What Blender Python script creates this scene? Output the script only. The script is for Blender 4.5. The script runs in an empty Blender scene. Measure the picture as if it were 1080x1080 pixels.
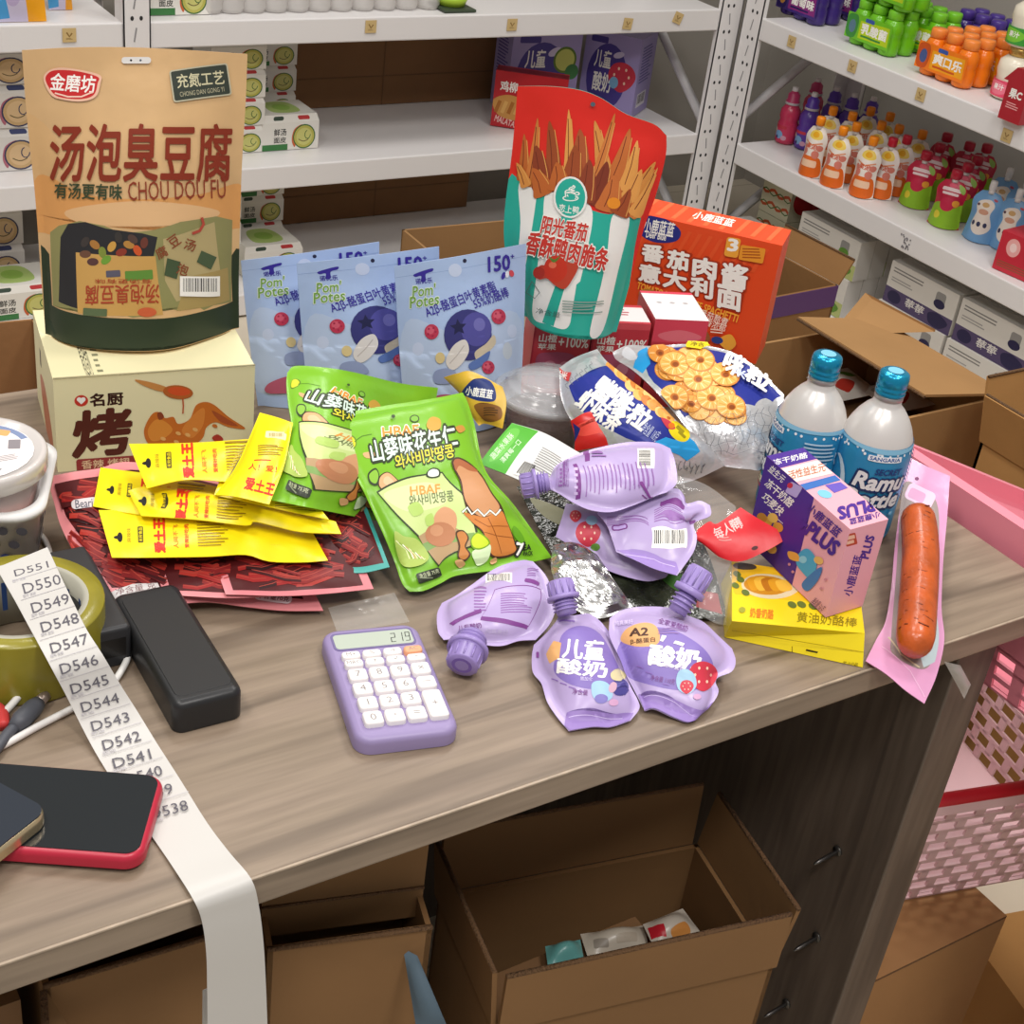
import bpy, bmesh, math, random
from mathutils import Vector, Matrix, noise
from mathutils.geometry import tessellate_polygon
V = Vector
COL = bpy.context.scene.collection
SC = bpy.context.scene

# ---------------------------------------------------------------- camera, world, lights, exposure
CAM = V((0, 0, 1.4))
FPX = 1531.0                                    # focal length for a 1080 px frame
_a, _b, _c = math.radians(35.863), math.radians(31.3125), math.radians(-7.864)
_f = V((math.sin(_a)*math.cos(_b), math.cos(_a)*math.cos(_b), -math.sin(_b)))
_r0 = V((math.cos(_a), -math.sin(_a), 0)); _d0 = _f.cross(_r0)
_r = math.cos(_c)*_r0 + math.sin(_c)*_d0
_d = -math.sin(_c)*_r0 + math.cos(_c)*_d0
cam_data = bpy.data.cameras.new('camera'); cam_data.sensor_width = 36; cam_data.lens = FPX/1080*36
cam_data.clip_start = .05
cam = bpy.data.objects.new('camera', cam_data); COL.objects.link(cam)
cam.matrix_world = Matrix(((_r.x, -_d.x, -_f.x, CAM.x), (_r.y, -_d.y, -_f.y, CAM.y), (_r.z, -_d.z, -_f.z, CAM.z), (0, 0, 0, 1)))
SC.camera = cam
w = bpy.data.worlds.new('world'); SC.world = w; w.use_nodes = True
w.node_tree.nodes['Background'].inputs[0].default_value = (1.0, .985, .965, 1)
w.node_tree.nodes['Background'].inputs[1].default_value = .34
SC.view_settings.view_transform = 'Standard'; SC.view_settings.look = 'None'
SC.view_settings.gamma = 1; SC.view_settings.exposure = 0.0
try: SC.view_settings.use_curve_mapping = False
except Exception: pass
def lamp(x, y, z, sx, sy, p, col=(1, .965, .93)):
    l = bpy.data.lights.new('ceiling_lamp', 'AREA'); l.shape = 'RECTANGLE'; l.size = sx; l.size_y = sy; l.energy = p; l.color = col
    o = bpy.data.objects.new('ceiling_lamp', l); COL.objects.link(o); o.location = (x, y, z); return o
for x, y, p in ((-.6, .6, 19), (.75, 1.75, 14), (-.5, 2.1, 11), (1.75, .8, 19), (1.7, 2.0, 13), (.55, -.55, 26), (-.5, -.6, 20)):
    lamp(x, y, 2.9, .45, .45, p)

# ---------------------------------------------------------------- points of the place
def ray(px, py): return _r*((px-540)/FPX) + _d*((py-540)/FPX) + _f
def at(px, py, z):                              # a point of the place on the level plane at height z
    d = ray(px, py); return CAM + d*((z-CAM.z)/d.z)
def aty(px, py, y): d = ray(px, py); return CAM + d*(y/d.y)
def atx(px, py, x): d = ray(px, py); return CAM + d*(x/d.x)
class Plane:                                    # an upright or leaning plane of the place
    def __init__(s, p0, n): s.p, s.n = V(p0), V(n).normalized()
    def P(s, px, py, off=0):
        d = ray(px, py); q = s.p + s.n*off
        return CAM + d*((q-CAM).dot(s.n)/d.dot(s.n))
def stand(a, b, lean=0):                        # plane through the base line a-b (left to right seen from the front), leaning back
    a, b = V(a), V(b); x = (b-a).normalized(); n = x.cross(V((0, 0, 1))); n = (n*math.cos(lean) + V((0, 0, 1))*math.sin(lean)); return Plane(a, n)

# ---------------------------------------------------------------- materials
def lin(h):
    h = h.lstrip('#'); c = [int(h[i:i+2], 16)/255 for i in (0, 2, 4)]
    return tuple(x/12.92 if x <= .04045 else ((x+.055)/1.055)**2.4 for x in c) + (1,)
_M = {}
def M(h, rough=.5, spec=.5, metal=0, bump=0, bscale=40, var=0, vscale=8, trans=0, alpha=1, coat=0, ior=1.45, stretch=None):
    k = (h, rough, spec, metal, bump, bscale, var, vscale, trans, alpha, coat, stretch)
    if k in _M: return _M[k]
    m = bpy.data.materials.new('finish_' + h.strip('#')); m.use_nodes = True; nt = m.node_tree; p = nt.nodes['Principled BSDF']
    c = lin(h); I = p.inputs
    I['Base Color'].default_value = c; I['Roughness'].default_value = rough; I['Specular IOR Level'].default_value = spec
    I['Metallic'].default_value = metal; I['Transmission Weight'].default_value = trans; I['Alpha'].default_value = alpha
    I['Coat Weight'].default_value = coat; I['Coat Roughness'].default_value = .12; I['IOR'].default_value = ior
    m.diffuse_color = c
    if bump or var:
        tc = nt.nodes.new('ShaderNodeTexCoord'); src = tc.outputs['Object']
        if stretch:
            mp = nt.nodes.new('ShaderNodeMapping'); mp.inputs['Scale'].default_value = stretch; nt.links.new(src, mp.inputs[0]); src = mp.outputs[0]
    if bump:
        n = nt.nodes.new('ShaderNodeTexNoise'); n.inputs['Scale'].default_value = bscale; n.inputs['Detail'].default_value = 3
        b = nt.nodes.new('ShaderNodeBump'); b.inputs['Strength'].default_value = bump; b.inputs['Distance'].default_value = .01
        nt.links.new(src, n.inputs['Vector']); nt.links.new(n.outputs['Fac'], b.inputs['Height']); nt.links.new(b.outputs[0], I['Normal'])
    if var:
        n = nt.nodes.new('ShaderNodeTexNoise'); n.inputs['Scale'].default_value = vscale; n.inputs['Detail'].default_value = 4
        r = nt.nodes.new('ShaderNodeValToRGB'); nt.links.new(src, n.inputs['Vector']); nt.links.new(n.outputs['Fac'], r.inputs[0])
        r.color_ramp.elements[0].position = .3; r.color_ramp.elements[1].position = .7
        r.color_ramp.elements[0].color = tuple(max(0, x*(1-var)) for x in c[:3]) + (1,)
        r.color_ramp.elements[1].color = tuple(min(1, x*(1+var)) for x in c[:3]) + (1,)
        nt.links.new(r.outputs[0], I['Base Color'])
    _M[k] = m; return m
def film(h, **k): return M(h, **{**dict(rough=.32, spec=.5, bump=.12, bscale=28), **k})   # printed plastic film
def ink(h): return M(h, rough=.4, spec=.35)
def card(h, **k): return M(h, **{**dict(rough=.75, spec=.25, var=.07, vscale=6, bump=.05, bscale=60), **k})
def wood(name, c1, c2, c3, axis, rough=.42):
    m = bpy.data.materials.new(name); m.use_nodes = True; nt = m.node_tree; p = nt.nodes['Principled BSDF']; N = nt.nodes.new; Lk = nt.links.new
    tc = N('ShaderNodeTexCoord'); mp = N('ShaderNodeMapping')
    s = [9, 9, 9]; s[axis] = 1.1; mp.inputs['Scale'].default_value = s
    mp.inputs['Rotation'].default_value = (0, 0, .06)
    Lk(tc.outputs['Object'], mp.inputs[0])
    n1 = N('ShaderNodeTexNoise'); n1.inputs['Scale'].default_value = 1.6; n1.inputs['Detail'].default_value = 5; n1.inputs['Distortion'].default_value = 1.6
    mp2 = N('ShaderNodeMapping'); s2 = [130, 130, 130]; s2[axis] = 9; mp2.inputs['Scale'].default_value = s2; Lk(tc.outputs['Object'], mp2.inputs[0])
    n2 = N('ShaderNodeTexNoise'); n2.inputs['Scale'].default_value = 1; n2.inputs['Detail'].default_value = 4
    mp3 = N('ShaderNodeMapping'); s3 = [34, 34, 34]; s3[axis] = 2.2; mp3.inputs['Scale'].default_value = s3; Lk(tc.outputs['Object'], mp3.inputs[0])
    n3 = N('ShaderNodeTexNoise'); n3.inputs['Scale'].default_value = 1; n3.inputs['Detail'].default_value = 2; n3.inputs['Distortion'].default_value = .8
    for mpp, n in ((mp, n1), (mp2, n2), (mp3, n3)): Lk(mpp.outputs[0], n.inputs['Vector'])
    r = N('ShaderNodeValToRGB'); Lk(n1.outputs['Fac'], r.inputs[0]); e = r.color_ramp.elements
    e[0].position = .3; e[0].color = lin(c2); e[1].position = .68; e[1].color = lin(c1)
    mx = N('ShaderNodeMix'); mx.data_type = 'RGBA'; mx.blend_type = 'MULTIPLY'; mx.inputs[0].default_value = .62
    r2 = N('ShaderNodeValToRGB'); Lk(n2.outputs['Fac'], r2.inputs[0]); r2.color_ramp.elements[0].position = .3; r2.color_ramp.elements[0].color = (.55, .52, .5, 1); r2.color_ramp.elements[1].position = .65
    Lk(r.outputs[0], mx.inputs[6]); Lk(r2.outputs[0], mx.inputs[7])
    mx2 = N('ShaderNodeMix'); mx2.data_type = 'RGBA'; r3 = N('ShaderNodeValToRGB'); Lk(n3.outputs['Fac'], r3.inputs[0])
    r3.color_ramp.elements[0].position = .30; r3.color_ramp.elements[0].color = (.75, .75, .75, 1); r3.color_ramp.elements[1].position = .41; r3.color_ramp.elements[1].color = (0, 0, 0, 1)
    Lk(r3.outputs[0], mx2.inputs[0]); Lk(mx.outputs[2], mx2.inputs[6]); mx2.inputs[7].default_value = lin(c3)
    Lk(mx2.outputs[2], p.inputs['Base Color']); p.inputs['Roughness'].default_value = rough
    b = N('ShaderNodeBump'); b.inputs['Strength'].default_value = .08; Lk(n2.outputs['Fac'], b.inputs['Height']); Lk(b.outputs[0], p.inputs['Normal'])
    return m

# ---------------------------------------------------------------- scene objects
def props(o, label=None, cat=None, group=None, kind=None):
    if label: o['label'] = label
    if cat: o['category'] = cat
    if group: o['group'] = group
    if kind: o['kind'] = kind
    return o
def thing(name, label, cat, loc=(0, 0, 0), group=None):
    o = bpy.data.objects.new(name, None); COL.objects.link(o); o.location = loc; o.empty_display_size = .02
    return props(o, label, cat, group)
def wloc(o):
    p = V((0, 0, 0))
    while o is not None: p = p + o.location; o = o.parent
    return p
def dup(o, parent=None):                         # a thing with its parts and sub-parts
    c = o.copy(); COL.objects.link(c)
    if parent is not None: c.parent = parent
    for ch in list(o.children): dup(ch, c)
    return c
class MB:                                        # gathers shapes into ONE mesh object
    def __init__(s): s.v, s.f, s.mi, s.sm, s.mats = [], [], [], [], []
    def idx(s, m):
        if m not in s.mats: s.mats.append(m)
        return s.mats.index(m)
    def add(s, vs, fs, m, smooth=False, mw=None):
        b = len(s.v); k = s.idx(m)
        s.v.extend([(mw @ V(q)) if mw else V(q) for q in vs])
        for f in fs: s.f.append([b+i for i in f]); s.mi.append(k); s.sm.append(smooth)
        return s
    def bm(s, bm, m, smooth=False, mw=None):
        bm.verts.index_update(); s.add([v.co.copy() for v in bm.verts], [[v.index for v in f.verts] for f in bm.faces], m, smooth, mw); bm.free(); return s
    def box(s, lo, hi, m, bev=0, mw=None, seg=2):
        bm = bmesh.new(); bmesh.ops.create_cube(bm, size=1)
        lo, hi = V(lo), V(hi)
        for v in bm.verts: v.co = V(((lo[i]+hi[i])/2 + v.co[i]*(hi[i]-lo[i]) for i in range(3)))
        if bev: bmesh.ops.bevel(bm, geom=bm.edges[:], offset=bev, segments=seg, affect='EDGES', profile=.5)
        return s.bm(bm, m, False, mw)
    def hexa(s, q, m):                           # 8 corners: bottom ring, then top ring
        return s.add(q, [(3, 2, 1, 0), (4, 5, 6, 7), (0, 1, 5, 4), (1, 2, 6, 5), (2, 3, 7, 6), (3, 0, 4, 7)], m)
    def prism(s, pts, z0, z1, m, mw=None, smooth=False):
        n = len(pts); vs = [V((x, y, z0)) for x, y in pts] + [V((x, y, z1)) for x, y in pts]
        return s.add(vs, [list(range(n))[::-1], list(range(n, 2*n))] + [(i, (i+1) % n, n+(i+1) % n, n+i) for i in range(n)], m, smooth, mw)
    def lathe(s, prof, m, seg=24, mw=None, smooth=True, caps=True):
        vs = []; fs = []; n = len(prof)
        for r, z in prof:
            for k in range(seg): a = 2*math.pi*k/seg; vs.append((r*math.cos(a), r*math.sin(a), z))
        for i in range(n-1):
            for k in range(seg): fs.append((i*seg+k, i*seg+(k+1) % seg, (i+1)*seg+(k+1) % seg, (i+1)*seg+k))
        if caps:
            if prof[0][0] > 1e-5: fs.append(list(range(seg))[::-1])
            if prof[-1][0] > 1e-5: fs.append([(n-1)*seg+k for k in range(seg)])
        return s.add(vs, fs, m, smooth, mw)
    def tube(s, pts, r, m, seg=8, closed=False, caps=True):
        pts = [V(p) for p in pts]; n = len(pts); vs = []; fs = []; up = None
        for i, p in enumerate(pts):
            t = ((pts[(i+1) % n]-pts[i-1]) if closed else (pts[min(i+1, n-1)]-pts[max(i-1, 0)])).normalized()
            if up is None: up = t.orthogonal().normalized()
            up = (up - t*up.dot(t)).normalized(); sd = t.cross(up); rr = r[i] if isinstance(r, (list, tuple)) else r
            for k in range(seg): a = 2*math.pi*k/seg; vs.append(p + up*rr*math.cos(a) + sd*rr*math.sin(a))
        for i in range(n if closed else n-1):
            j = (i+1) % n
            for k in range(seg): fs.append((i*seg+k, i*seg+(k+1) % seg, j*seg+(k+1) % seg, j*seg+k))
        if caps and not closed: fs += [list(range(seg))[::-1], [(n-1)*seg+k for k in range(seg)]]
        return s.add(vs, fs, m, True)
    def build(s, name, parent=None, label=None, cat=None, group=None, kind=None, org=None):
        me = bpy.data.meshes.new(name); o = bpy.data.objects.new(name, me)
        if parent is not None: off = wloc(parent)
        else:
            if org is None:
                xs = [p.x for p in s.v]; ys = [p.y for p in s.v]; off = V(((min(xs)+max(xs))/2, (min(ys)+max(ys))/2, min(p.z for p in s.v)))
            else: off = V(org)
            o.location = off
        me.from_pydata([p-off for p in s.v], [], s.f)
        for m in s.mats: me.materials.append(m)
        me.polygons.foreach_set('material_index', s.mi); me.polygons.foreach_set('use_smooth', s.sm); me.update()
        COL.objects.link(o)
        if parent is not None: o.parent = parent
        return props(o, label, cat, group, kind)

def crom(pts, t):                                # point on a smooth curve through pts
    n = len(pts)
    if n == 1: return pts[0]
    x = min(max(t, 0), 1)*(n-1); i = min(int(x), n-2); f = x-i
    if n == 2: return pts[0].lerp(pts[1], f)
    p1, p2 = pts[i], pts[i+1]; p0 = pts[i-1] if i > 0 else p1*2-p2; p3 = pts[i+2] if i+2 < n else p2*2-p1
    return .5*((2*p1) + (p2-p0)*f + (2*p0-5*p1+4*p2-p3)*f*f + (3*p1-p0-3*p2+p3)*f**3)
def smooth_line(pts, n=24): pts = [V(p) for p in pts]; return [crom(pts, i/n) for i in range(n+1)]
def coons(top, right, bottom, left):             # surface through four edge curves; top & bottom run left to right, left & right run top to bottom
    T, R_, B, L_ = [[V(p) for p in e] for e in (top, right, bottom, left)]
    a, b, c, d = T[0], T[-1], B[-1], B[0]
    def S(u, v):
        return (crom(T, u)*(1-v) + crom(B, u)*v + crom(L_, v)*(1-u) + crom(R_, v)*u
                - (a*(1-u)*(1-v) + b*u*(1-v) + c*u*v + d*(1-u)*v))
    return S
def seal(m=.07, p=.6):                           # a cushion between flat sealed rims
    def f(u, v):
        a = min(max((u-m)/(1-2*m), 0), 1); b = min(max((v-m)/(1-2*m), 0), 1)
        return (math.sin(math.pi*a)**p) * (math.sin(math.pi*b)**p)
    return f
def standup(m=.05, top=.16, k=.55):               # flat sealed top, fullest low down, as in a stand-up pouch
    def f(u, v):
        a = min(max((u-m)/(1-2*m), 0), 1); b = min(max((v-top)/(1-top), 0), 1)
        return math.sin(math.pi*a)**.75 * (math.sin(math.pi*min(b*k+.02, 1))**1.2)
    return f
class Sheet:                                     # a gridded surface that art can be printed on
    def __init__(s, S, nu=1, nv=1, T=0, prof=None, wr=0, wscale=14, seed=0, flip=False):
        s.nu, s.nv = nu, nv; base = [[S(i/nu, j/nv) for i in range(nu+1)] for j in range(nv+1)]
        s.base = base; s.flip = -1 if flip else 1
        nrm = s._normals(base); s.g = []
        for j in range(nv+1):
            row = []
            for i in range(nu+1):
                u, v = i/nu, j/nv; h = T*prof(u, v) if prof else 0
                if wr:
                    e = min(1, 8*min(u, 1-u, v, 1-v)+.15)
                    p = base[j][i]*wscale
                    h += wr*e*(noise.noise(p+V((seed*7.3, seed*3.1, 0))) + .6*noise.noise(p*2.3+V((0, seed*5.7, 9))))
                row.append(base[j][i] + nrm[j][i]*h)
            s.g.append(row)
        s.nrm0 = nrm; s.n = s._normals(s.g)
    def _normals(s, g):
        out = []
        for j in range(s.nv+1):
            row = []
            for i in range(s.nu+1):
                du = g[j][min(i+1, s.nu)] - g[j][max(i-1, 0)]; dv = g[min(j+1, s.nv)][i] - g[max(j-1, 0)][i]
                c = dv.cross(du); row.append(c.normalized()*s.flip if c.length > 1e-12 else V((0, 0, 1)))
            out.append(row)
        return out
    def P(s, u, v, off=0):
        x = min(max(u, 0), 1)*s.nu; y = min(max(v, 0), 1)*s.nv; i = min(int(x), s.nu-1); j = min(int(y), s.nv-1); f, h = x-i, y-j
        def L(G):
            a, d = G[j][i], G[j+1][i+1]
            return a + (G[j][i+1]-a)*f + (d-G[j][i+1])*h if f >= h else a + (d-G[j+1][i])*f + (G[j+1][i]-a)*h
        p = L(s.g)
        return p + L(s.n)*off if off else p
    def front(s, mb, m, smooth=True, region=None):
        vs = [p for r in s.g for p in r]; W = s.nu+1
        fs = [f for j in range(s.nv) for i in range(s.nu) for f in ((j*W+i, (j+1)*W+i+1, j*W+i+1), (j*W+i, (j+1)*W+i, (j+1)*W+i+1))]
        if s.flip < 0: fs = [f[::-1] for f in fs]
        mb.add(vs, fs, m, smooth); return s
    def back(s, mb, m, T=.001, prof=None):       # the other side, meeting the front along the rim
        W = s.nu+1; N = s.nu; K = s.nv; vs = []
        for j in range(K+1):
            for i in range(N+1):
                h = T*(prof(i/N, j/K) if prof else 1)
                vs.append(s.base[j][i] - s.nrm0[j][i]*(h+.0006) if prof else s.g[j][i] - s.n[j][i]*T)
        fs = [(j*W+i, j*W+i+1, (j+1)*W+i+1, (j+1)*W+i) for j in range(K) for i in range(N)]
        ring = [(0, i) for i in range(N+1)] + [(j, N) for j in range(1, K+1)] + [(K, i) for i in range(N-1, -1, -1)] + [(j, 0) for j in range(K-1, 0, -1)]
        b = len(vs); vs += [s.g[j][i] for j, i in ring]; n = len(ring)
        for k in range(n):
            a, c = ring[k], ring[(k+1) % n]; fs.append((b+k, b+(k+1) % n, c[0]*W+c[1], a[0]*W+a[1]))
        if s.flip < 0: fs = [f[::-1] for f in fs]
        mb.add(vs, fs, m, True); return s
_TXT = {}
def glyphs(body, bold):
    k = (body, round(bold, 3))
    if k not in _TXT:
        cu = bpy.data.curves.new('lettering', 'FONT'); cu.body = body; cu.resolution_u = 2
        o = bpy.data.objects.new('lettering', cu); COL.objects.link(o)
        me = bpy.data.meshes.new_from_object(o.evaluated_get(bpy.context.evaluated_depsgraph_get()))
        _TXT[k] = ([(q.co.x, q.co.y) for q in me.vertices], [tuple(p.vertices) for p in me.polygons])
        bpy.data.objects.remove(o); bpy.data.curves.remove(cu); bpy.data.meshes.remove(me)
    return _TXT[k]
class Art:                                       # flat shapes in art space: x 0..1 across, y 0..asp down, printed onto a sheet
    def __init__(s, sheet, mb, asp, d=.000022, uv=None): s.s, s.mb, s.asp, s.d, s.uv, s.layer = sheet, mb, asp, d, uv, 0
    def raw(s, pts, faces, m, lift=None):
        s.layer += 1; off = (lift if lift is not None else .00004 + s.d*s.layer)
        def uv(x, y): return s.uv(x, y) if s.uv else (x, y/s.asp)
        q = [uv(x, y) for x, y in pts]; S = s.s
        if S.nu*S.nv > 1:
            bm = bmesh.new(); vs = [bm.verts.new((a, b, 0)) for a, b in q]
            for f in faces:
                try: bm.faces.new([vs[i] for i in f])
                except ValueError: pass
            us = [a for a, b in q]; ws = [b for a, b in q]
            for N, ax, lo, hi in ((S.nu, 0, min(us), max(us)), (S.nv, 1, min(ws), max(ws))):
                for k in range(max(1, math.ceil(lo*N)), min(N-1, math.floor(hi*N))+1):
                    co = [0, 0, 0]; no = [0, 0, 0]; co[ax] = k/N; no[ax] = 1
                    bmesh.ops.bisect_plane(bm, geom=bm.verts[:]+bm.edges[:]+bm.faces[:], dist=1e-7, plane_co=co, plane_no=no)
            dg = [a*S.nu-b*S.nv for a, b in q]
            for k in range(max(1-S.nv, math.ceil(min(dg))), min(S.nu-1, math.floor(max(dg)))+1):
                bmesh.ops.bisect_plane(bm, geom=bm.verts[:]+bm.edges[:]+bm.faces[:], dist=1e-7, plane_co=(k/S.nu, 0, 0), plane_no=(S.nu, -S.nv, 0))
            bm.verts.index_update()
            vv = [S.P(v.co.x, v.co.y, off) for v in bm.verts]; ff = [[v.index for v in f.verts] for f in bm.faces]; src = [(v.co.x, v.co.y) for v in bm.verts]; bm.free()
        else: vv = [S.P(a, b, off) for a, b in q]; ff = [list(f) for f in faces]; src = q
        out = []
        for f in ff:
            ar = sum(src[f[i]][0]*src[f[(i+1) % len(f)]][1] - src[f[(i+1) % len(f)]][0]*src[f[i]][1] for i in range(len(f)))
            if (ar > 0) == (S.flip > 0): f = f[::-1]
            out.append(f)
        s.mb.add(vv, out, m, S.nu*S.nv > 1); return s
    def poly(s, pts, m):
        t = tessellate_polygon([[V((x, y, 0)) for x, y in pts]]); return s.raw(pts, t, m)
    def rect(s, x0, y0, x1, y1, m): return s.raw([(x0, y0), (x1, y0), (x1, y1), (x0, y1)], [(0, 1, 2, 3)], m)
    def blob(s, pts, m, n=6):                    # smooth closed outline through pts
        N = len(pts); P = [V((x, y)) for x, y in pts]; out = []
        for i in range(N):
            q = [P[(i+k-1) % N] for k in range(4)]
            for k in range(n):
                f = k/n; out.append(tuple(.5*((2*q[1]) + (q[2]-q[0])*f + (2*q[0]-5*q[1]+4*q[2]-q[3])*f*f + (3*q[1]-q[0]-3*q[2]+q[3])*f**3)))
        return s.poly(out, m)
    def oval(s, x, y, rx, ry, m, rot=0, n=24):
        c, d = math.cos(rot), math.sin(rot)
        return s.poly([(x + rx*math.cos(a)*c - ry*math.sin(a)*d, y + rx*math.cos(a)*d + ry*math.sin(a)*c) for a in (2*math.pi*k/n for k in range(n))], m)
    def rrect(s, x0, y0, x1, y1, r, m, rot=0, n=4):
        pts = []
        for cx, cy, a0 in ((x1-r, y1-r, 0), (x0+r, y1-r, 90), (x0+r, y0+r, 180), (x1-r, y0+r, 270)):
            for k in range(n+1): a = math.radians(a0+90*k/n); pts.append((cx+r*math.cos(a), cy+r*math.sin(a)))
        if rot:
            mx, my = (x0+x1)/2, (y0+y1)/2; c, d = math.cos(rot), math.sin(rot); pts = [(mx+(x-mx)*c-(y-my)*d, my+(x-mx)*d+(y-my)*c) for x, y in pts]
        return s.poly(pts, m)
    def line(s, pts, wd, m, closed=False):
        P = [V(p) for p in pts]; n = len(P); L = []; R_ = []
        for i in range(n):
            t = (P[(i+1) % n]-P[i-1]) if closed else (P[min(i+1, n-1)]-P[max(i-1, 0)])
            t = t.normalized() if t.length > 1e-9 else V((1, 0)); q = V((-t.y, t.x))*wd/2; L.append(P[i]+q); R_.append(P[i]-q)
        k = n if closed else n-1
        return s.raw([tuple(p) for p in L+R_], [(i, (i+1) % n, n+(i+1) % n, n+i) for i in range(k)], m)
    def rays(s, x, y, rx, ry, k0, k1, n, wd, m, ph=0):   # short strokes round a ring
        pts = []; fs = []
        for j in range(n):
            a = 2*math.pi*j/n+ph; c, d = math.cos(a), math.sin(a); b = len(pts)
            pts += [(x+rx*k0*c-d*wd/2, y+ry*k0*d+c*wd/2), (x+rx*k1*c-d*wd/2, y+ry*k1*d+c*wd/2), (x+rx*k1*c+d*wd/2, y+ry*k1*d-c*wd/2), (x+rx*k0*c+d*wd/2, y+ry*k0*d-c*wd/2)]; fs.append((b, b+1, b+2, b+3))
        return s.raw(pts, fs, m)
    def text(s, body, x0, y0, x1, y1, m, bold=.02, rot=0, slant=0):
        pts, fs = glyphs(body, 0)
        if not pts: return s
        a0, a1 = min(p[0] for p in pts), max(p[0] for p in pts); b0, b1 = min(p[1] for p in pts), max(p[1] for p in pts)
        g = s._grow; ax, ay = (a1-a0) or 1, (b1-b0) or 1; kx, ky = (x1-x0)/ax, (y1-y0)/ay
        mx, my = (x0+x1)/2, (y0+y1)/2; c, d = math.cos(rot), math.sin(rot); n = 1 if bold <= 0 else 6 if bold < .06 else 8
        for t in range(n):                       # bold lettering: shifted copies, each a hair above the last
            ox, oy = (bold*.62*math.cos(6.2832*t/n+.3), bold*.62*math.sin(6.2832*t/n+.3)) if n > 1 else (0, 0); out = []; q = bold*.62 if not g else 0
            for px, py in pts:
                x = x0 + (px-a0+ox)/ax*(x1-x0) if g else x0 + (px-a0+ox+q)/(ax+2*q)*(x1-x0); y = y1 - (py-b0+oy)/ay*(y1-y0) if g else y1 - (py-b0+oy+q)/(ay+2*q)*(y1-y0); x += slant*(my-y)
                out.append((mx+(x-mx)*c-(y-my)*d, my+(x-mx)*d+(y-my)*c))
            s.raw(out, fs, m); s.layer -= .62 if n > 1 and t < n-1 else 0
        return s
    _grow = 0
    def otext(s, body, x0, y0, x1, y1, m, edge, bold=.03, ew=.05, rot=0, slant=0):   # lettering with an outline
        s._grow = ew; s.text(body, x0, y0, x1, y1, edge, bold+ew, rot, slant); s._grow = 0
        return s.text(body, x0, y0, x1, y1, m, bold, rot, slant)
    def barcode(s, x0, y0, x1, y1, white, black, vert=False, seed=1):
        s.rect(x0, y0, x1, y1, white); r = random.Random(seed); pts = []; fs = []
        L = (y1-y0) if vert else (x1-x0); q = L*.08
        while q < L*.92:
            wd = L*r.choice((.012, .02, .03)); b = len(pts)
            if vert: pts += [(x0+(x1-x0)*.1, y0+q), (x1-(x1-x0)*.22, y0+q), (x1-(x1-x0)*.22, y0+q+wd), (x0+(x1-x0)*.1, y0+q+wd)]
            else: pts += [(x0+q, y0+(y1-y0)*.1), (x0+q+wd, y0+(y1-y0)*.1), (x0+q+wd, y1-(y1-y0)*.22), (x0+q, y1-(y1-y0)*.22)]
            fs.append((b, b+1, b+2, b+3)); q += wd + L*r.choice((.014, .022, .03))
        return s.raw(pts, fs, black)
    def lines(s, x0, y0, x1, y1, n, m, seed=1, fill=.42, vert=False):   # rows of print too small to read
        r = random.Random(seed); pts = []; fs = []
        for k in range(n):
            if vert: h = (x1-x0)/n; a = x0+h*k; e = y0+(y1-y0)*r.uniform(.7, 1); q = [(a, y0), (a+h*fill, y0), (a+h*fill, e), (a, e)]
            else: h = (y1-y0)/n; a = y0+h*k; e = x0+(x1-x0)*r.uniform(.7, 1); q = [(x0, a), (e, a), (e, a+h*fill), (x0, a+h*fill)]
            b = len(pts); pts += q; fs.append((b, b+1, b+2, b+3))
        return s.raw(pts, fs, m)
def quad(a, b, c, d): return lambda u, v: (a*(1-u) + b*u)*(1-v) + (d*(1-u) + c*u)*v   # TL, TR, BR, BL
WHITE, BLACK = ink('#f2efe8'), ink('#1c1a1c')
# ---------------------------------------------------------------- the shop
steel = M('#e2dfde', rough=.38, spec=.45, bump=.02, bscale=30)
steel2 = M('#d4d2d3', rough=.42, spec=.4)
hole = M('#2b2a2c', rough=.8)
kraft = card('#a97c4f'); kraft_in = card('#8a623c'); kraft_dark = card('#7a5a3c'); flute = M('#6b4e33', rough=.9, bump=.5, bscale=400)
mb = MB(); mb.box((-2.2, -.8, -.04), (3.2, 3.4, 0), M('#d3c8b4', rough=.3, var=.04, vscale=3))
for i in range(10):
    mb.box((-2.2+i*.6, -.8, 0), (-2.197+i*.6, 3.4, .0006), M('#b5ab98', rough=.6)); mb.box((-2.2, -.8+i*.6*.75, 0), (3.2, -.797+i*.6*.75, .0006), M('#b5ab98', rough=.6))
mb.build('floor', kind='structure')
wallm = M('#a39d94', rough=.85, var=.05, vscale=2)
MB().box((-2.2, 3.3, 0), (3.2, 3.4, 3.0), wallm).build('wall_back', kind='structure')
MB().box((3.1, -.8, 0), (3.2, 3.3, 3.0), wallm).build('wall_right', kind='structure')

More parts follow.
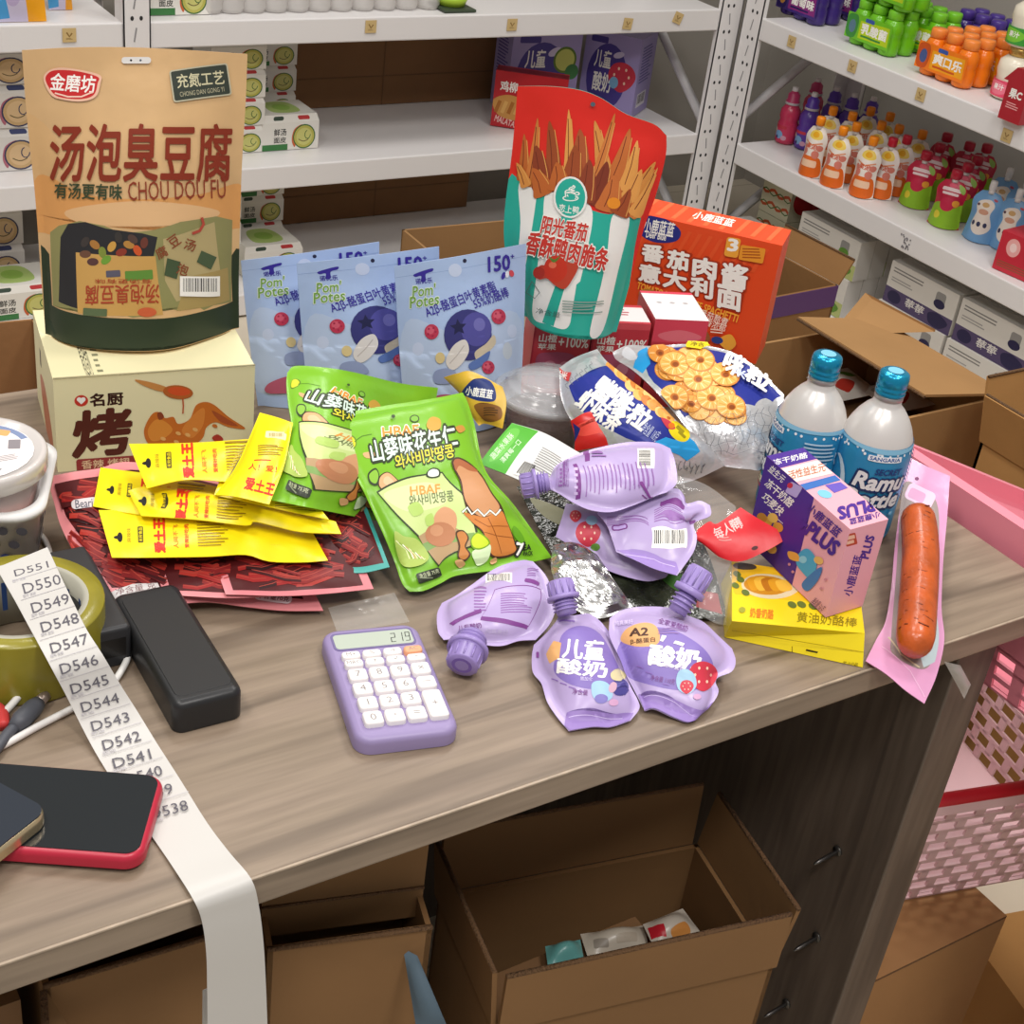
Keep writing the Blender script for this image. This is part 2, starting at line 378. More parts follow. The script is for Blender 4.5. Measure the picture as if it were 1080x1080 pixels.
# shelving: posts with punched holes, boards with a deep front lip
def post(parent, p, xdir, ydir, z1=2.1, wf=.066, hc=(.030, .047)):
    # angle post: outer corner at p, one 68 mm flange along xdir, one along ydir
    m = MB(); p = V(p); x = V(xdir); y = V(ydir); up = V((0, 0, 1))
    def slab(a, b, t, nrm):
        q = [p+a, p+b, p+b+nrm*t, p+a+nrm*t]; m.hexa(q + [v+up*z1 for v in q], steel)
    slab(V((0, 0, 0)), x*wf, .0025, y); slab(V((0, 0, 0)), y*.05, .0025, x); slab(x*wf, x*wf+y*.014, .0025, -x)
    for k in range(30):
        z = .04+k*.0625
        if z > z1-.03: break
        for cx in hc:
            c = p + x*cx + up*z - y*.0005; r = .0036
            m.add([c+x*r*math.cos(a)+up*r*1.3*math.sin(a) for a in (i*math.pi/4 for i in range(8))], [list(range(8))], hole)
        c = p + x*(hc[0]+.006) + up*(z+.031) - y*.0005
        m.add([c-x*.004-up*.013, c-x*.001-up*.014, c+x*.004+up*.013, c+x*.001+up*.014], [(0, 1, 2, 3)], M('#8f8d8f', rough=.6))
    return m.build('post', parent)
def board(parent, lo, hi, lipaxis, z, lip=.05):
    m = MB(); x0, y0 = lo; x1, y1 = hi
    m.box((x0, y0, z-.004), (x1, y1, z), steel)
    if lipaxis == 'y':
        m.box((x0, y0-.002, z-lip), (x1, y0+.016, z+.0015), steel, .003); m.box((x0, y1-.016, z-lip), (x1, y1, z-.004), steel2)
    else:
        m.box((x0-.002, y0, z-lip), (x0+.016, y1, z+.0015), steel, .003); m.box((x1-.016, y0, z-lip), (x1, y1, z-.004), steel2)
    return m.build('shelf_board', parent)
rackB = thing('shelving_unit', 'long white steel shelving along the back wall holding noodle packs', 'shelving', (1.0, 3.0, 0))
for z in (.055, .345, .655):
    board(rackB, (1.001, 2.8), (2.44, 3.2), 'y', z); board(rackB, (-.5, 2.8), (.947, 3.2), 'y', z)
post(rackB, (.947, 2.795, 0), (1, 0, 0), (0, 1, 0), 2.1, .054, (.017, .035))
post(rackB, (2.506, 2.795, 0), (-1, 0, 0), (0, 1, 0)); post(rackB, (2.506, 3.205, 0), (-1, 0, 0), (0, -1, 0)); post(rackB, (.971, 3.205, 0), (1, 0, 0), (0, -1, 0))
MB().tube([(2.48, 2.83, .36), (2.48, 3.18, .62)], .012, steel2, 6).build('brace', rackB)
MB().tube([(2.48, 2.83, .06), (2.48, 3.18, .32)], .012, steel2, 6).build('brace', rackB)
rackR = thing('shelving_unit', 'white steel shelving on the right stocked with drink bottles and pouches', 'shelving', (2.7, 2.0, 0))
for z in (.055, .345, .655): board(rackR, (2.5, 1.0), (2.9, 2.715), 'x', z)
post(rackR, (2.495, 2.775, 0), (0, -1, 0), (1, 0, 0)); post(rackR, (2.905, 2.775, 0), (0, -1, 0), (-1, 0, 0))
MB().tube([(2.53, 2.75, .1), (2.86, 2.75, .33)], .012, steel2, 6).build('brace', rackR)
MB().tube([(2.53, 2.75, .4), (2.86, 2.75, .64)], .012, steel2, 6).build('brace', rackR)

# the counter
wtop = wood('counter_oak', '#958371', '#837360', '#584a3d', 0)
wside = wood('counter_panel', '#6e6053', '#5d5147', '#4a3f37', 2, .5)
ctr = thing('counter', 'grey brown wood-grain counter covered with snack packs', 'counter', (.4, .82, 0))
m = MB(); m.box((-.9, .525, .777), (.93, 1.12, .8), wtop, .0022); m.box((-.9, .5244, .7985), (.93, .5262, .8001), M('#a2917e', rough=.4, var=.25, vscale=60), .0004); m.build('counter_top', ctr)
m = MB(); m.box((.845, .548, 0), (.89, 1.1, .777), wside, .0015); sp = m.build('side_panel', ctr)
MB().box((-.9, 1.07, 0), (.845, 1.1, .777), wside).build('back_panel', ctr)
# ---------------------------------------------------------------- helpers for packs
def homog(TL, TR, BR, BL):                       # maps a quad outline onto the unit square
    src = [TL, TR, BR, BL]; dst = [(0, 0), (1, 0), (1, 1), (0, 1)]; A = []; B = []
    for (x, y), (u, v) in zip(src, dst):
        A.append([x, y, 1, 0, 0, 0, -u*x, -u*y]); B.append(u); A.append([0, 0, 0, x, y, 1, -v*x, -v*y]); B.append(v)
    n = 8
    for i in range(n):
        p = max(range(i, n), key=lambda r: abs(A[r][i])); A[i], A[p] = A[p], A[i]; B[i], B[p] = B[p], B[i]
        for r in range(n):
            if r != i and A[r][i]:
                k = A[r][i]/A[i][i]; A[r] = [a-k*b for a, b in zip(A[r], A[i])]; B[r] -= k*B[i]
    h = [B[i]/A[i][i] for i in range(n)]
    def f(x, y): w = h[6]*x + h[7]*y + 1; return (h[0]*x+h[1]*y+h[2])/w, (h[3]*x+h[4]*y+h[5])/w
    return f
def to_px(p):
    v = p-CAM; w_ = v.dot(_f); return 540+FPX*v.dot(_r)/w_, 540+FPX*v.dot(_d)/w_
def measured(S, guess):                          # turns a spot measured on the photograph into the sheet's own u, v
    G = [[V(to_px(p)) for p in row] for row in S.g]
    def Q(u, v):
        x, y = u*S.nu, v*S.nv; i = min(max(int(x), 0), S.nu-1); j = min(max(int(y), 0), S.nv-1); f, h = x-i, y-j
        a, d = G[j][i], G[j+1][i+1]
        return (a + (G[j][i+1]-a)*f + (d-G[j][i+1])*h, G[j][i+1]-a, d-G[j][i+1]) if f >= h else (a + (d-G[j+1][i])*f + (G[j+1][i]-a)*h, d-G[j+1][i], G[j+1][i]-a)
    def uv(x, y):
        u, v = guess(x, y); u = min(max(u, .02), .98); v = min(max(v, .02), .98); best = None
        for it in range(14):
            q, du, dv = Q(u, v); ex, ey = x-q.x, y-q.y; e = ex*ex+ey*ey
            if best is None or e < best[0]: best = (e, u, v)
            if e < .0004: break
            D = du.x*dv.y-du.y*dv.x
            if abs(D) < 1e-9: break
            k = 1 if it < 7 else .5
            u += k*(ex*dv.y-ey*dv.x)/D/S.nu; v += k*(du.x*ey-du.y*ex)/D/S.nv
            u = min(max(u, -.06), 1.06); v = min(max(v, -.06), 1.06)
        return min(max(best[1], 0), 1), min(max(best[2], 0), 1)
    return uv
def E3(pts, z=None): return [p if isinstance(p, Vector) else at(p[0], p[1], p[2] if len(p) > 2 else z) for p in pts]
def bag(top, right, bottom, left, T, m, prof=None, mback=None, n=(20, 24), wr=.0015, ws=16, seed=0, uvq=None, Tb=None, z=None):
    e = [E3(q, z) for q in (top, right, bottom, left)]; prof = prof or seal()
    S = Sheet(coons(*e), n[0], n[1], T, prof, wr, ws, seed); mb = MB(); S.front(mb, m); S.back(mb, mback or m, (T*.6 if Tb is None else Tb), prof)
    q = uvq or [(p[0], p[1]) for p in (top[0], top[-1], bottom[-1], bottom[0])]
    return mb, S, Art(S, mb, 1, uv=measured(S, homog(*q)))
def quadbag(a, b, c, d, T, m, z=None, **k):       # TL, TR, BR, BL as (px, py[, z])
    return bag([a, b], [b, c], [d, c], [a, d], T, m, z=z, **k)
def zabove(P, px, py):                           # height at which the sight line passes the upright through P
    d = ray(px, py); t = ((P.x-CAM.x)*d.x + (P.y-CAM.y)*d.y)/(d.x*d.x+d.y*d.y); return CAM.z + t*d.z
class Box:                                       # a carton with printable faces
    def __init__(s, o, ax, ay, w, d, h, m, az=V((0, 0, 1)), mb=None, top=None):
        s.mb = mb or MB(); s.o, s.w, s.d, s.h = V(o), w, d, h; X, Y, Z = V(ax).normalized()*w, V(ay).normalized()*d, V(az).normalized()*h
        o = V(o); q = [o, o+X, o+X+Y, o+Y]; q += [p+Z for p in q]; s.q = q; s.mb.hexa(q, m)
        f = lambda a, b, c, e: Sheet(quad(a, b, c, e))
        s.front = f(q[4], q[5], q[1], q[0]); s.top = f(q[7], q[6], q[5], q[4]); s.left = f(q[7], q[4], q[0], q[3]); s.right = f(q[5], q[6], q[2], q[1])
    def art(s, face):
        a = {'front': s.h/s.w, 'top': s.d/s.w, 'left': s.h/s.d, 'right': s.h/s.d}[face]; return Art(getattr(s, face), s.mb, a)
    def pxart(s, face, *q): return Art(getattr(s, face), s.mb, 1, uv=homog(*q))
def open_carton(m, o, ax, ay, w, d, h, t, mat, mi, floor=True):   # four walls and a bottom
    X, Y, Z = V(ax).normalized(), V(ay).normalized(), V((0, 0, 1)); o = V(o)
    def slab(a, b, n):
        q = [a, b, b+n*t, a+n*t]; m.hexa(q + [p+Z*h for p in q], mat)
    slab(o, o+X*w, Y); slab(o+Y*d, o+Y*d+X*w, -Y); slab(o, o+Y*d, X); slab(o+X*w, o+X*w+Y*d, -X)
    if floor: q = [o, o+X*w, o+X*w+Y*d, o+Y*d]; m.hexa(q + [p+Z*t for p in q], mat)
def flap(m, a, b, c, d, mat, t=.004):             # a cardboard flap: hinge a-b, free edge d-c
    n = (b-a).cross(d-a).normalized()*t
    m.hexa([a, b, c, d] + [p+n for p in (a, b, c, d)], mat)
    return m
def rrect(w, h, r, n=5):
    pts = []
    for cx, cy, a0 in ((w/2-r, h/2-r, 0), (-w/2+r, h/2-r, 90), (-w/2+r, -h/2+r, 180), (w/2-r, -h/2+r, 270)):
        for k in range(n+1): a = math.radians(a0+90*k/n); pts.append((cx+r*math.cos(a), cy+r*math.sin(a)))
    return pts
def slab_round(mb, w, h, z0, z1, r, bev, m, mw, n=6, steps=3):   # rounded-corner block with a rounded top edge
    rings = [(0, z0)] + [(bev*(1-math.cos(a)), z1-bev+bev*math.sin(a)) for a in (math.pi/2*k/steps for k in range(steps+1))]
    vs = []; P = 4*(n+1)
    for ins, z in rings: vs += [(x, y, z) for x, y in rrect(w-2*ins, h-2*ins, max(r-ins, .0005), n)]
    fs = [list(range(P))[::-1]]
    for i in range(len(rings)-1): fs += [(i*P+k, i*P+(k+1) % P, (i+1)*P+(k+1) % P, (i+1)*P+k) for k in range(P)]
    fs.append([(len(rings)-1)*P+k for k in range(P)])
    mb.add(vs, fs[:1]+fs[-1:], m, False, mw); mb.add(vs, fs[1:-1], m, True, mw)
def frame3(o, x, up=V((0, 0, 1))):
    x = V(x).normalized(); z = V(up).normalized(); y = z.cross(x).normalized(); x = y.cross(z)
    return Matrix(((x.x, y.x, z.x, o.x), (x.y, y.y, z.y, o.y), (x.z, y.z, z.z, o.z), (0, 0, 0, 1)))

# ---------------------------------------------------------------- cream box and tan pouch
cream = M('#e8e0b4', rough=.5, spec=.35)
fl = at(61, 498, .8); ax = (at(269, 379, .88)-at(57, 393, .88)).normalized(); ay = V((-ax.y, ax.x, 0))
B = Box(fl, ax, ay, .153, .125, .08, cream)
A = B.pxart('front', (57, 393), (269, 379), (266, 483), (61, 498))
red, dk = ink('#b03a2a'), ink('#3a1d18')
A.oval(85.5, 417, 7, 6.5, ink('#c63a2c')); A.text('❤', 81, 413, 90, 421, WHITE); A.text('名厨', 94, 408, 129, 423, dk, .05, -.05)
A.text('烤', 76, 426, 138, 481, ink('#5a2a20'), .06, -.08, .12); A.rrect(80, 482, 150, 500, 3, ink('#9a3a38'), -.05); A.text('香辣 烤翅', 85, 484, 135, 494, ink('#e9c9a0'), .02, -.05)
wing = ink('#c9702a')
A.blob([(150, 452), (158, 434), (166, 431), (172, 438), (181, 437), (186, 445), (198, 440), (205, 424), (215, 420), (225, 424), (240, 438), (258, 452), (240, 450), (226, 444), (216, 450), (212, 462), (200, 470), (170, 472), (155, 468)], wing)
A.blob([(154, 452), (162, 440), (172, 442), (180, 452), (170, 462), (158, 464)], ink('#de8f3a')); A.blob([(190, 452), (205, 432), (214, 428), (212, 448), (200, 462)], ink('#d9863a'))
A.blob([(222, 430), (240, 441), (250, 449), (232, 444)], ink('#a8522a')); A.blob([(164, 433), (168, 431), (171, 437), (166, 440)], ink('#8e4326'))
for x, y in ((170, 462), (184, 466), (196, 458), (204, 452), (186, 456), (176, 470)): A.oval(x, y, 3, 2, ink('#e7b26a'), .5)
A.blob([(141, 393), (160, 397), (175, 403), (168, 407), (150, 400)], ink('#c88a4a')); A.oval(186, 408, 16, 8, ink('#b5622c'), .12); A.oval(187, 407, 12, 5, ink('#d2552a'), .12)
A.line([(191, 416), (191.5, 424), (191, 433)], 1.4, ink('#c0552a')); A.oval(225, 448, 3, 2, wing, .4); A.blob([(222, 462), (228, 458), (234, 464), (228, 468)], red)
A = B.art('top'); A.blob([(.56, .36), (.66, .30), (.66, .42), (.6, .46)], red); A.blob([(.74, .3), (.84, .3), (.78, .4)], red); A.text('精选食材', .16, .44, .2, .8, ink('#4b4a3c'), .0, 0); A.lines(.22, .5, .25, .8, 5, ink('#8b8a6c'), 2, vert=False)
A = B.art('left'); A.blob([(.25, .35), (.5, .3), (.8, .5), (.85, .8), (.6, .75), (.4, .6)], ink('#c07050')); A.rect(.3, .12, .36, .24, dk)
q = B.q; lid = [q[4]+V((0, 0, .0008)), q[5]+V((0, 0, .0008))]
B.mb.tube([p+V((0, 0, .0004)) for p in lid], .0007, M('#b9b089', rough=.6), 5)
B.mb.build('food_box', None, 'cream carton printed with a roasted chicken wing, standing under the tan pouch', 'box')

a, b = at(48, 352, .8812), at(252, 346, .8812); pl = stand(a, b, .02); zb = .8812
top = [pl.P(*p) for p in ((23, 53), (80, 50), (140, 50), (200, 53), (261, 57))]; rgt = [top[-1]] + [pl.P(*p) for p in ((259, 110), (255, 181), (252, 280))] + [b]
lft = [top[0]] + [pl.P(*p) for p in ((28, 120), (37, 207), (43, 290))] + [a]; bot = [a, at(80, 360, zb), at(120, 364, zb), at(166, 364, zb), at(210, 355, zb), b]
tan = film('#d4ae7e', var=.1, vscale=14)
mb, S, A = bag(top, rgt, bot, lft, .016, tan, standup(.04, .1, .6), tan, (28, 34), .002, 12, 3, uvq=((23, 53), (261, 57), (252, 346), (48, 352)))
A.blob([(22, 120), (40, 125), (60, 150), (56, 190), (36, 200), (28, 150)], ink('#d2aa78')); A.blob([(40, 185), (90, 205), (150, 210), (210, 205), (256, 195), (256, 240), (150, 235), (40, 245)], ink('#d69a5c'))
A.blob([(70, 222), (150, 212), (230, 222), (200, 236), (100, 238)], ink('#dcb283'))
gr = ink('#2e3a2a')
A.poly([(43, 258), (52, 268), (55, 322), (245, 318), (244, 270), (249, 262), (255, 262), (253, 345), (166, 366), (47, 353)], gr)
A.poly([(53, 245), (62, 238), (84, 233), (110, 238), (128, 246), (160, 243), (190, 234), (228, 228), (245, 232), (244, 318), (225, 322), (215, 327), (205, 321), (190, 328), (178, 325), (160, 332), (140, 335), (122, 329), (105, 334), (84, 330), (72, 325), (56, 322)], ink('#8d8a5a'))
A.poly([(64, 250), (72, 236), (90, 234), (112, 241), (150, 246), (166, 250), (162, 270), (120, 282), (84, 275), (84, 326), (62, 318)], ink('#2d2d30'))
A.poly([(80, 266), (100, 268), (164, 270), (172, 332), (82, 330)], ink('#c79c58'))
A.poly([(172, 252), (226, 234), (234, 300), (186, 318), (174, 296)], ink('#b3a274')); A.poly([(196, 292), (240, 282), (242, 316), (214, 324), (186, 328)], ink('#a8925c'))
for i, (x, y, c) in enumerate(((90, 268, '#6b4a3a'), (100, 258, '#a8763c'), (108, 266, '#7d8a3c'), (118, 260, '#c99a4a'), (128, 266, '#8a3a2c'), (136, 258, '#b08040'), (145, 264, '#c8552c'), (152, 256, '#6a3a30'), (112, 274, '#6e9a3a'), (98, 276, '#593c3a'), (140, 252, '#54403a'), (125, 250, '#3c3836'), (90, 255, '#403a38'))): A.oval(x, y, 6, 4, ink(c), i*.7)
A.rrect(132, 285, 161, 295, 1, ink('#5f8a3a'), -.06); A.rrect(112, 285, 127, 292, 1, ink('#5a5868'), -.06)
A.text('汤泡臭豆腐', 90, 300, 168, 321, ink('#a8452c'), .02, math.pi-.02); A.text('有汤更有味', 100, 294, 160, 299, ink('#a8452c'), 0, math.pi)
A.oval(155, 329, 10, 5, ink('#c8603c')); A.rrect(88, 325, 113, 333, 1, ink('#5a6a4a'), .05)
A.poly([(176, 272), (190, 276), (186, 294), (173, 290)], ink('#46563c')); A.poly([(212, 264), (228, 271), (222, 284), (207, 276)], ink('#4a5a40'))
for s_, x, y, r in (('豆', 183, 254, -.6), ('腐', 170, 266, -.5), ('汤', 200, 258, .3), ('泡', 192, 284, .3)): A.text(s_, x-6, y-6, x+6, y+6, ink('#8a4a30'), .02, r)
A.line([(202, 246), (210, 243), (214, 236), (212, 229)], 3, ink('#b04a3c')); A.barcode(189, 291, 231, 312, WHITE, BLACK, seed=4)
A.text('汤泡臭豆腐', 53, 130, 244, 192, ink('#86321f'), .032, .0, .03)
A.text('有汤更有味', 58, 193, 129, 210, ink('#38452f'), .03, .03); A.text('CHOU DOU FU', 135, 190, 237, 210, ink('#8a3a26'), .0, -.03)
A.blob([(46, 84), (50, 75), (62, 71), (82, 73), (105, 79), (106, 88), (101, 102), (86, 107), (66, 105), (54, 100)], ink('#e8b9a0'))
A.blob([(48, 84), (52, 76), (62, 73.5), (82, 75), (103, 81), (103, 88), (99, 100), (86, 104.5), (66, 103), (56, 98)], ink('#c42a2c')); A.text('金磨坊', 53, 78, 101, 97, WHITE, .03, .08); A.line([(58, 98), (72, 102), (86, 102), (98, 97)], 1.6, ink('#efc9b8'))
A.rrect(180, 70, 242, 104, 3, ink('#b9b49c'), -.14); A.rrect(181.5, 71.5, 240.5, 102.5, 2, ink('#3a4038'), -.14); A.text('充氮工艺', 186, 76, 236, 91, ink('#cfc8a4'), .02, -.1); A.text('CHONG DAN GONG YI', 189, 94, 236, 99, ink('#b8b294'), 0, -.13)
A.rrect(128, 60, 159, 67, 3.2, ink('#dcd9d6')); A.oval(138, 63.5, 1.2, 1.2, BLACK); A.oval(148, 63.5, 1.2, 1.2, ink('#555a66'))
mb.build('stand_up_pouch', None, 'tan stand-up pouch of stinky tofu with clear window, standing on the cream carton', 'pouch')

# ---------------------------------------------------------------- three blue pouches
BP = {}
def blue_pouch(tl, tr, br, bl, label, lean):
    a, b = at(*bl, .8005), at(*br, .8005); pl = stand(a, b, lean); f = lambda x, y: pl.P(x, y)
    mid = lambda p, q, k, dx=0, dy=0: (p[0]*(1-k)+q[0]*k+dx, p[1]*(1-k)+q[1]*k+dy)
    T_ = [f(*tl), f(*mid(tl, tr, .5, 0, 1)), f(*tr)]; R_ = [T_[-1], f(*mid(tr, br, .5, 1)), b]; L_ = [T_[0], f(*mid(tl, bl, .5, -1)), a]
    dn = (pl.n*1.0); dn.z = 0; m_ = a.lerp(b, .5); c0 = m_ + (dn.normalized()*.014 if dn.dot(CAM-m_) > 0 else -dn.normalized()*.014)
    lb = film('#a9bfe4', rough=.36)
    mb, S, A = bag(T_, R_, [a, c0, b], L_, .009, lb, standup(.05, .14, .62), lb, (22, 26), .0012, 14, int(tl[0]), uvq=((416, 281), (555, 257), (548, 425), (428, 440)), Tb=.001)
    BP.setdefault('uv', A.uv); A.uv = BP['uv']
    pu, lg = ink('#3b2f96'), ink('#c4d0ea')
    A.line([(417, 293), (555, 270)], .5, ink('#8fa6d2'))
    A.blob([(428, 340), (480, 350), (545, 330), (548, 420), (428, 436)], ink('#b7c8e4'))
    A.oval(480, 285, 7, 7, lg); A.oval(441, 368, 6, 7, lg); A.oval(540, 349, 5, 7, lg); A.oval(535, 370, 5, 9, ink('#c6d0dc'))
    A.oval(490, 275, 2, 2.2, ink('#2c2c44')); A.blob([(437, 289), (455, 283), (456, 286), (449, 289), (449, 296), (444, 297), (444, 291), (438, 292)], pu); A.text('诺优乐', 438, 293, 456, 299, pu, .03, -.08)
    A._grow = .06; A.text("Pom'", 435, 300, 459, 312, ink('#e3ecd8'), .08, -.12, .15); A.text('Potes', 432, 311, 463, 323, ink('#e3ecd8'), .08, -.14, .15); A._grow = 0
    A.text("Pom'", 435, 300, 459, 312, ink('#6f9a45'), .02, -.12, .15); A.text('Potes', 432, 311, 463, 323, ink('#6f9a45'), .02, -.14, .15)
    A.text('A2β-酪蛋白叶黄素酯', 446, 309, 525, 323, pu, .015, -.37); A.text('55%奶酪棒', 498, 308, 537, 320, pu, .015, -.35)
    A.text('150', 514, 269, 538, 286, pu, .05, -.12, .1); A.text('+', 538, 268, 542, 272, pu, .03); A.oval(530.5, 290.5, 2, 4, pu, .3); A.oval(534.5, 289, 2, 3.6, ink('#dfe4f0'), .1); A.oval(539, 288, 2.6, 3.6, ink('#cc4a56'), -.3)
    A.oval(493, 353, 25, 27, ink('#3a3a76')); A.oval(502, 347, 16, 18, ink('#514f98')); A.oval(505, 342, 6, 7, ink('#6e6cb0')); A.poly([(483+(9 if t % 2 else 4.2)*math.cos(t*.628+.2), 345+(9 if t % 2 else 4.2)*math.sin(t*.628+.2)) for t in range(10)], ink('#25264a'))
    A.blob([(470, 380), (478, 364), (490, 358), (494, 370), (486, 384), (476, 390)], ink('#d8d3cf')); A.blob([(500, 372), (512, 362), (520, 353), (522, 362), (514, 372), (506, 384)], ink('#c9bca4')); A.blob([(494, 384), (506, 376), (516, 370), (512, 382), (498, 390)], ink('#5a74b0'))
    A.line([(474, 383), (482, 374), (489, 364)], 1, ink('#b9b2ae')); A.oval(464, 377, 5, 6, ink('#d8c48e')); A.blob([(458, 392), (470, 388), (480, 392), (484, 402), (460, 404)], ink('#8f9cc0'))
    for x, y, r in ((455, 349.5, 7.5), (525, 333.5, 7.5), (514, 387, 6.5)):
        A.oval(x, y, r, r*1.06, ink('#bb3a54')); A.oval(x-1.5, y-1.5, r*.55, r*.55, ink('#cf5a70'))
        for k in range(5): A.oval(x+r*.55*math.cos(k*1.3), y+r*.6*math.sin(k*1.3), 1.1, 1.1, ink('#a02c48'))
    A.rect(532, 397, 540, 400, pu); A.blob([(440, 425), (470, 415), (500, 424), (498, 432), (442, 437)], ink('#b45a72'))
    mb.build('stand_up_pouch', None, label, 'pouch', 'light blue blueberry snack pouches')
blue_pouch((416, 281), (555, 257), (548, 437), (428, 452), 'light blue blueberry pouch in front of the other two, fully showing its berries', .05)
blue_pouch((254, 275), (400, 255), (398, 410), (272, 428), 'light blue blueberry pouch rearmost of the three, half covered beside the cream carton', .05)
blue_pouch((313, 278), (463, 260), (462, 424), (327, 441), 'light blue blueberry pouch in the middle of the three', .05)

# ---------------------------------------------------------------- juice boxes, red and teal pouch, orange box
jr, jd = M('#c23844', rough=.35), ink('#a82c3c')
j0 = at(553, 425, .8); jx = (at(650, 428, .8)-j0).normalized(); jy = V((-jx.y, jx.x, 0)); jw = .052
for k in range(2):
    B = Box(j0 + jx*(jw+.0015)*k, jx, jy, jw, .04, .083, jr); A = B.art('front')
    A.rect(0, 0, 1, .12, ink('#d8505a')); A.text('山楂', .1, .26, .42, .42, WHITE, .03); A.text('苹果', .1, .44, .42, .56, WHITE, .03); A.text('+100%', .45, .3, .98, .5, WHITE, .03)
    A.blob([(.1, .7), (.35, .6), (.7, .62), (.85, .8), (.8, 1.2), (.2, 1.25)], ink('#a8506a')); A.oval(.35, .9, .13, .14, ink('#c98094')); A.oval(.62, .88, .11, .12, ink('#c98094')); A.rect(.0, 0, .03, 1.6, jd)
    A = B.art('top'); A.rect(0, .1, 1, .7, ink('#e7d9d8')); A.lines(.1, .2, .8, .5, 3, ink('#b04450'), 3)
    B.mb.build('juice_box', None, ('red juice box on the left, under the red and teal pouch', 'red juice box on the right, under the red and teal pouch')[k], 'juice box', 'red juice boxes under the teal pouch')
B = Box(j0 + jx*(jw+.0015)*2 + V((.002, .0, 0)), jx, jy, .05, .062, .088, jr); A = B.art('front'); A.rect(0, 0, 1, .45, ink('#d9475a')); A.blob([(.1, .3), (.5, .2), (.9, .3), (.8, .4), (.3, .42)], ink('#e2707c')); A = B.art('top'); A.rect(0, .1, 1, 1.25, ink('#ece6e4'))
for k in range(3): A.oval(.25+.25*k, .5, .05, .04, ink('#b4aeb0'))
A.rect(0, .0, 1, .1, ink('#d9475a')); B.mb.build('juice_box', None, 'red juice box with white top at the foot of the orange carton', 'juice box')

teal, dred = film('#28a895'), film('#d8281e')
zt = .8845; a, b = at(553, 333, zt), at(650, 350, zt); pl = stand(a, b, .0); f = pl.P
top = [f(*p) for p in ((546, 91), (580, 91), (612, 95), (635, 104), (660, 120), (690, 131), (703, 143))]
rgt = [top[-1]] + [f(*p) for p in ((702, 165), (692, 205), (678, 245), (664, 300))] + [b]; lft = [top[0]] + [f(*p) for p in ((540, 160), (532, 225), (533, 265), (543, 300))] + [a]
mb, S, A = bag(top, rgt, [a, at(585, 346, zt), at(615, 352, zt), b], lft, .017, dred, standup(.04, .1, .6), teal, (28, 34), .0022, 12, 8, uvq=((546, 91), (703, 143), (650, 350), (553, 333)))
tl, dw = ink('#2ba896'), ink('#e9e6e2')
A.poly([(530, 190), (540, 183), (548, 190), (560, 192), (578, 198), (600, 215), (625, 222), (642, 226), (655, 224), (676, 230), (666, 300), (652, 352), (615, 354), (553, 336), (540, 300), (528, 230)], tl)
for p in ([(547, 196), (556, 191), (566, 197), (562, 235), (553, 285), (546, 280), (549, 235)], [(645, 230), (655, 225), (664, 232), (652, 285), (636, 348), (622, 352), (634, 300), (640, 270)], [(575, 205), (585, 200), (612, 210), (625, 225), (618, 270), (606, 320), (598, 346), (578, 342), (562, 333), (566, 290), (572, 240)], [(596, 300), (602, 302), (588, 344), (578, 341)][:0]): (A.blob(p, dw) if p else None)
A.poly([(586, 300), (596, 302), (584, 344), (572, 340)], tl); A.poly([(608, 300), (620, 290), (612, 340), (600, 350)], tl)
rj = random.Random(5); cols = ['#b8622e', '#c8763a', '#9a4a28', '#d08a44', '#8a3e26', '#dd9a50', '#a85430', '#c06a34', '#7a3422']
def strip(x0, y0, x1, y1, w0, w1, c):
    w0, w1 = w0*1.35, w1*1.3; d = V((x1-x0, y1-y0)); n = V((-d.y, d.x)).normalized(); P = lambda k, s, w_: (x0+d.x*k+n.x*w_*s, y0+d.y*k+n.y*w_*s)
    A.blob([P(0, 1, w0), P(.35, 1, (w0+w1)*.6), P(.7, 1, w1), P(1, .3, w1*.7), P(1, -.4, w1*.6), P(.65, -1, w1*.8), P(.3, -1, (w0+w1)*.5), P(0, -1, w0)], ink(c), 3)
    k = '#d99a52'; A.line([P(.05, .8, w0), P(.4, .8, (w0+w1)*.55), P(.9, .7, w1)], .9, ink(k)); A.line([P(.1, -.3, w0), P(.5, -.1, w1), P(.9, -.2, w1)], .8, ink('#6a2a1a'))
for x0, y0, x1, y1, a_, b_, i in ((552, 190, 553, 143, 5, 3, 0), (560, 195, 567, 127, 5, 3, 1), (585, 200, 580, 130, 6, 5, 2), (600, 190, 600, 118, 4, 3, 5), (572, 200, 566, 155, 7, 6, 4), (610, 190, 612, 138, 8, 6, 6), (640, 205, 628, 130, 7, 5, 3), (628, 190, 648, 122, 4, 3, 1), (645, 200, 664, 138, 8, 5, 7), (660, 200, 672, 150, 6, 4, 5), (600, 210, 607, 155, 9, 7, 2), (575, 205, 563, 178, 8, 6, 0), (660, 215, 690, 172, 7, 4, 3), (655, 222, 676, 180, 8, 5, 5), (626, 215, 640, 172, 9, 6, 8), (640, 222, 648, 186, 9, 7, 7), (615, 212, 622, 170, 8, 6, 4), (590, 200, 588, 172, 8, 6, 0), (662, 225, 682, 206, 6, 3, 1), (652, 226, 664, 200, 7, 4, 2), (556, 196, 546, 172, 4, 3, 3), (668, 226, 692, 178, 5, 2, 5)):
    strip(x0, y0, x1, y1, a_, b_, cols[i])
A.oval(647, 214, 7, 6, ink('#e08a28')); A.oval(602, 208, 17.5, 22, dw); A.oval(602, 208, 15.5, 20, tl)
A.text('☕', 594, 195, 612, 212, WHITE, .02); A.text('恋上鸭', 590, 216, 611, 225, WHITE, .02, .15); A.rrect(590, 229, 604, 234, 2, tl, .15)
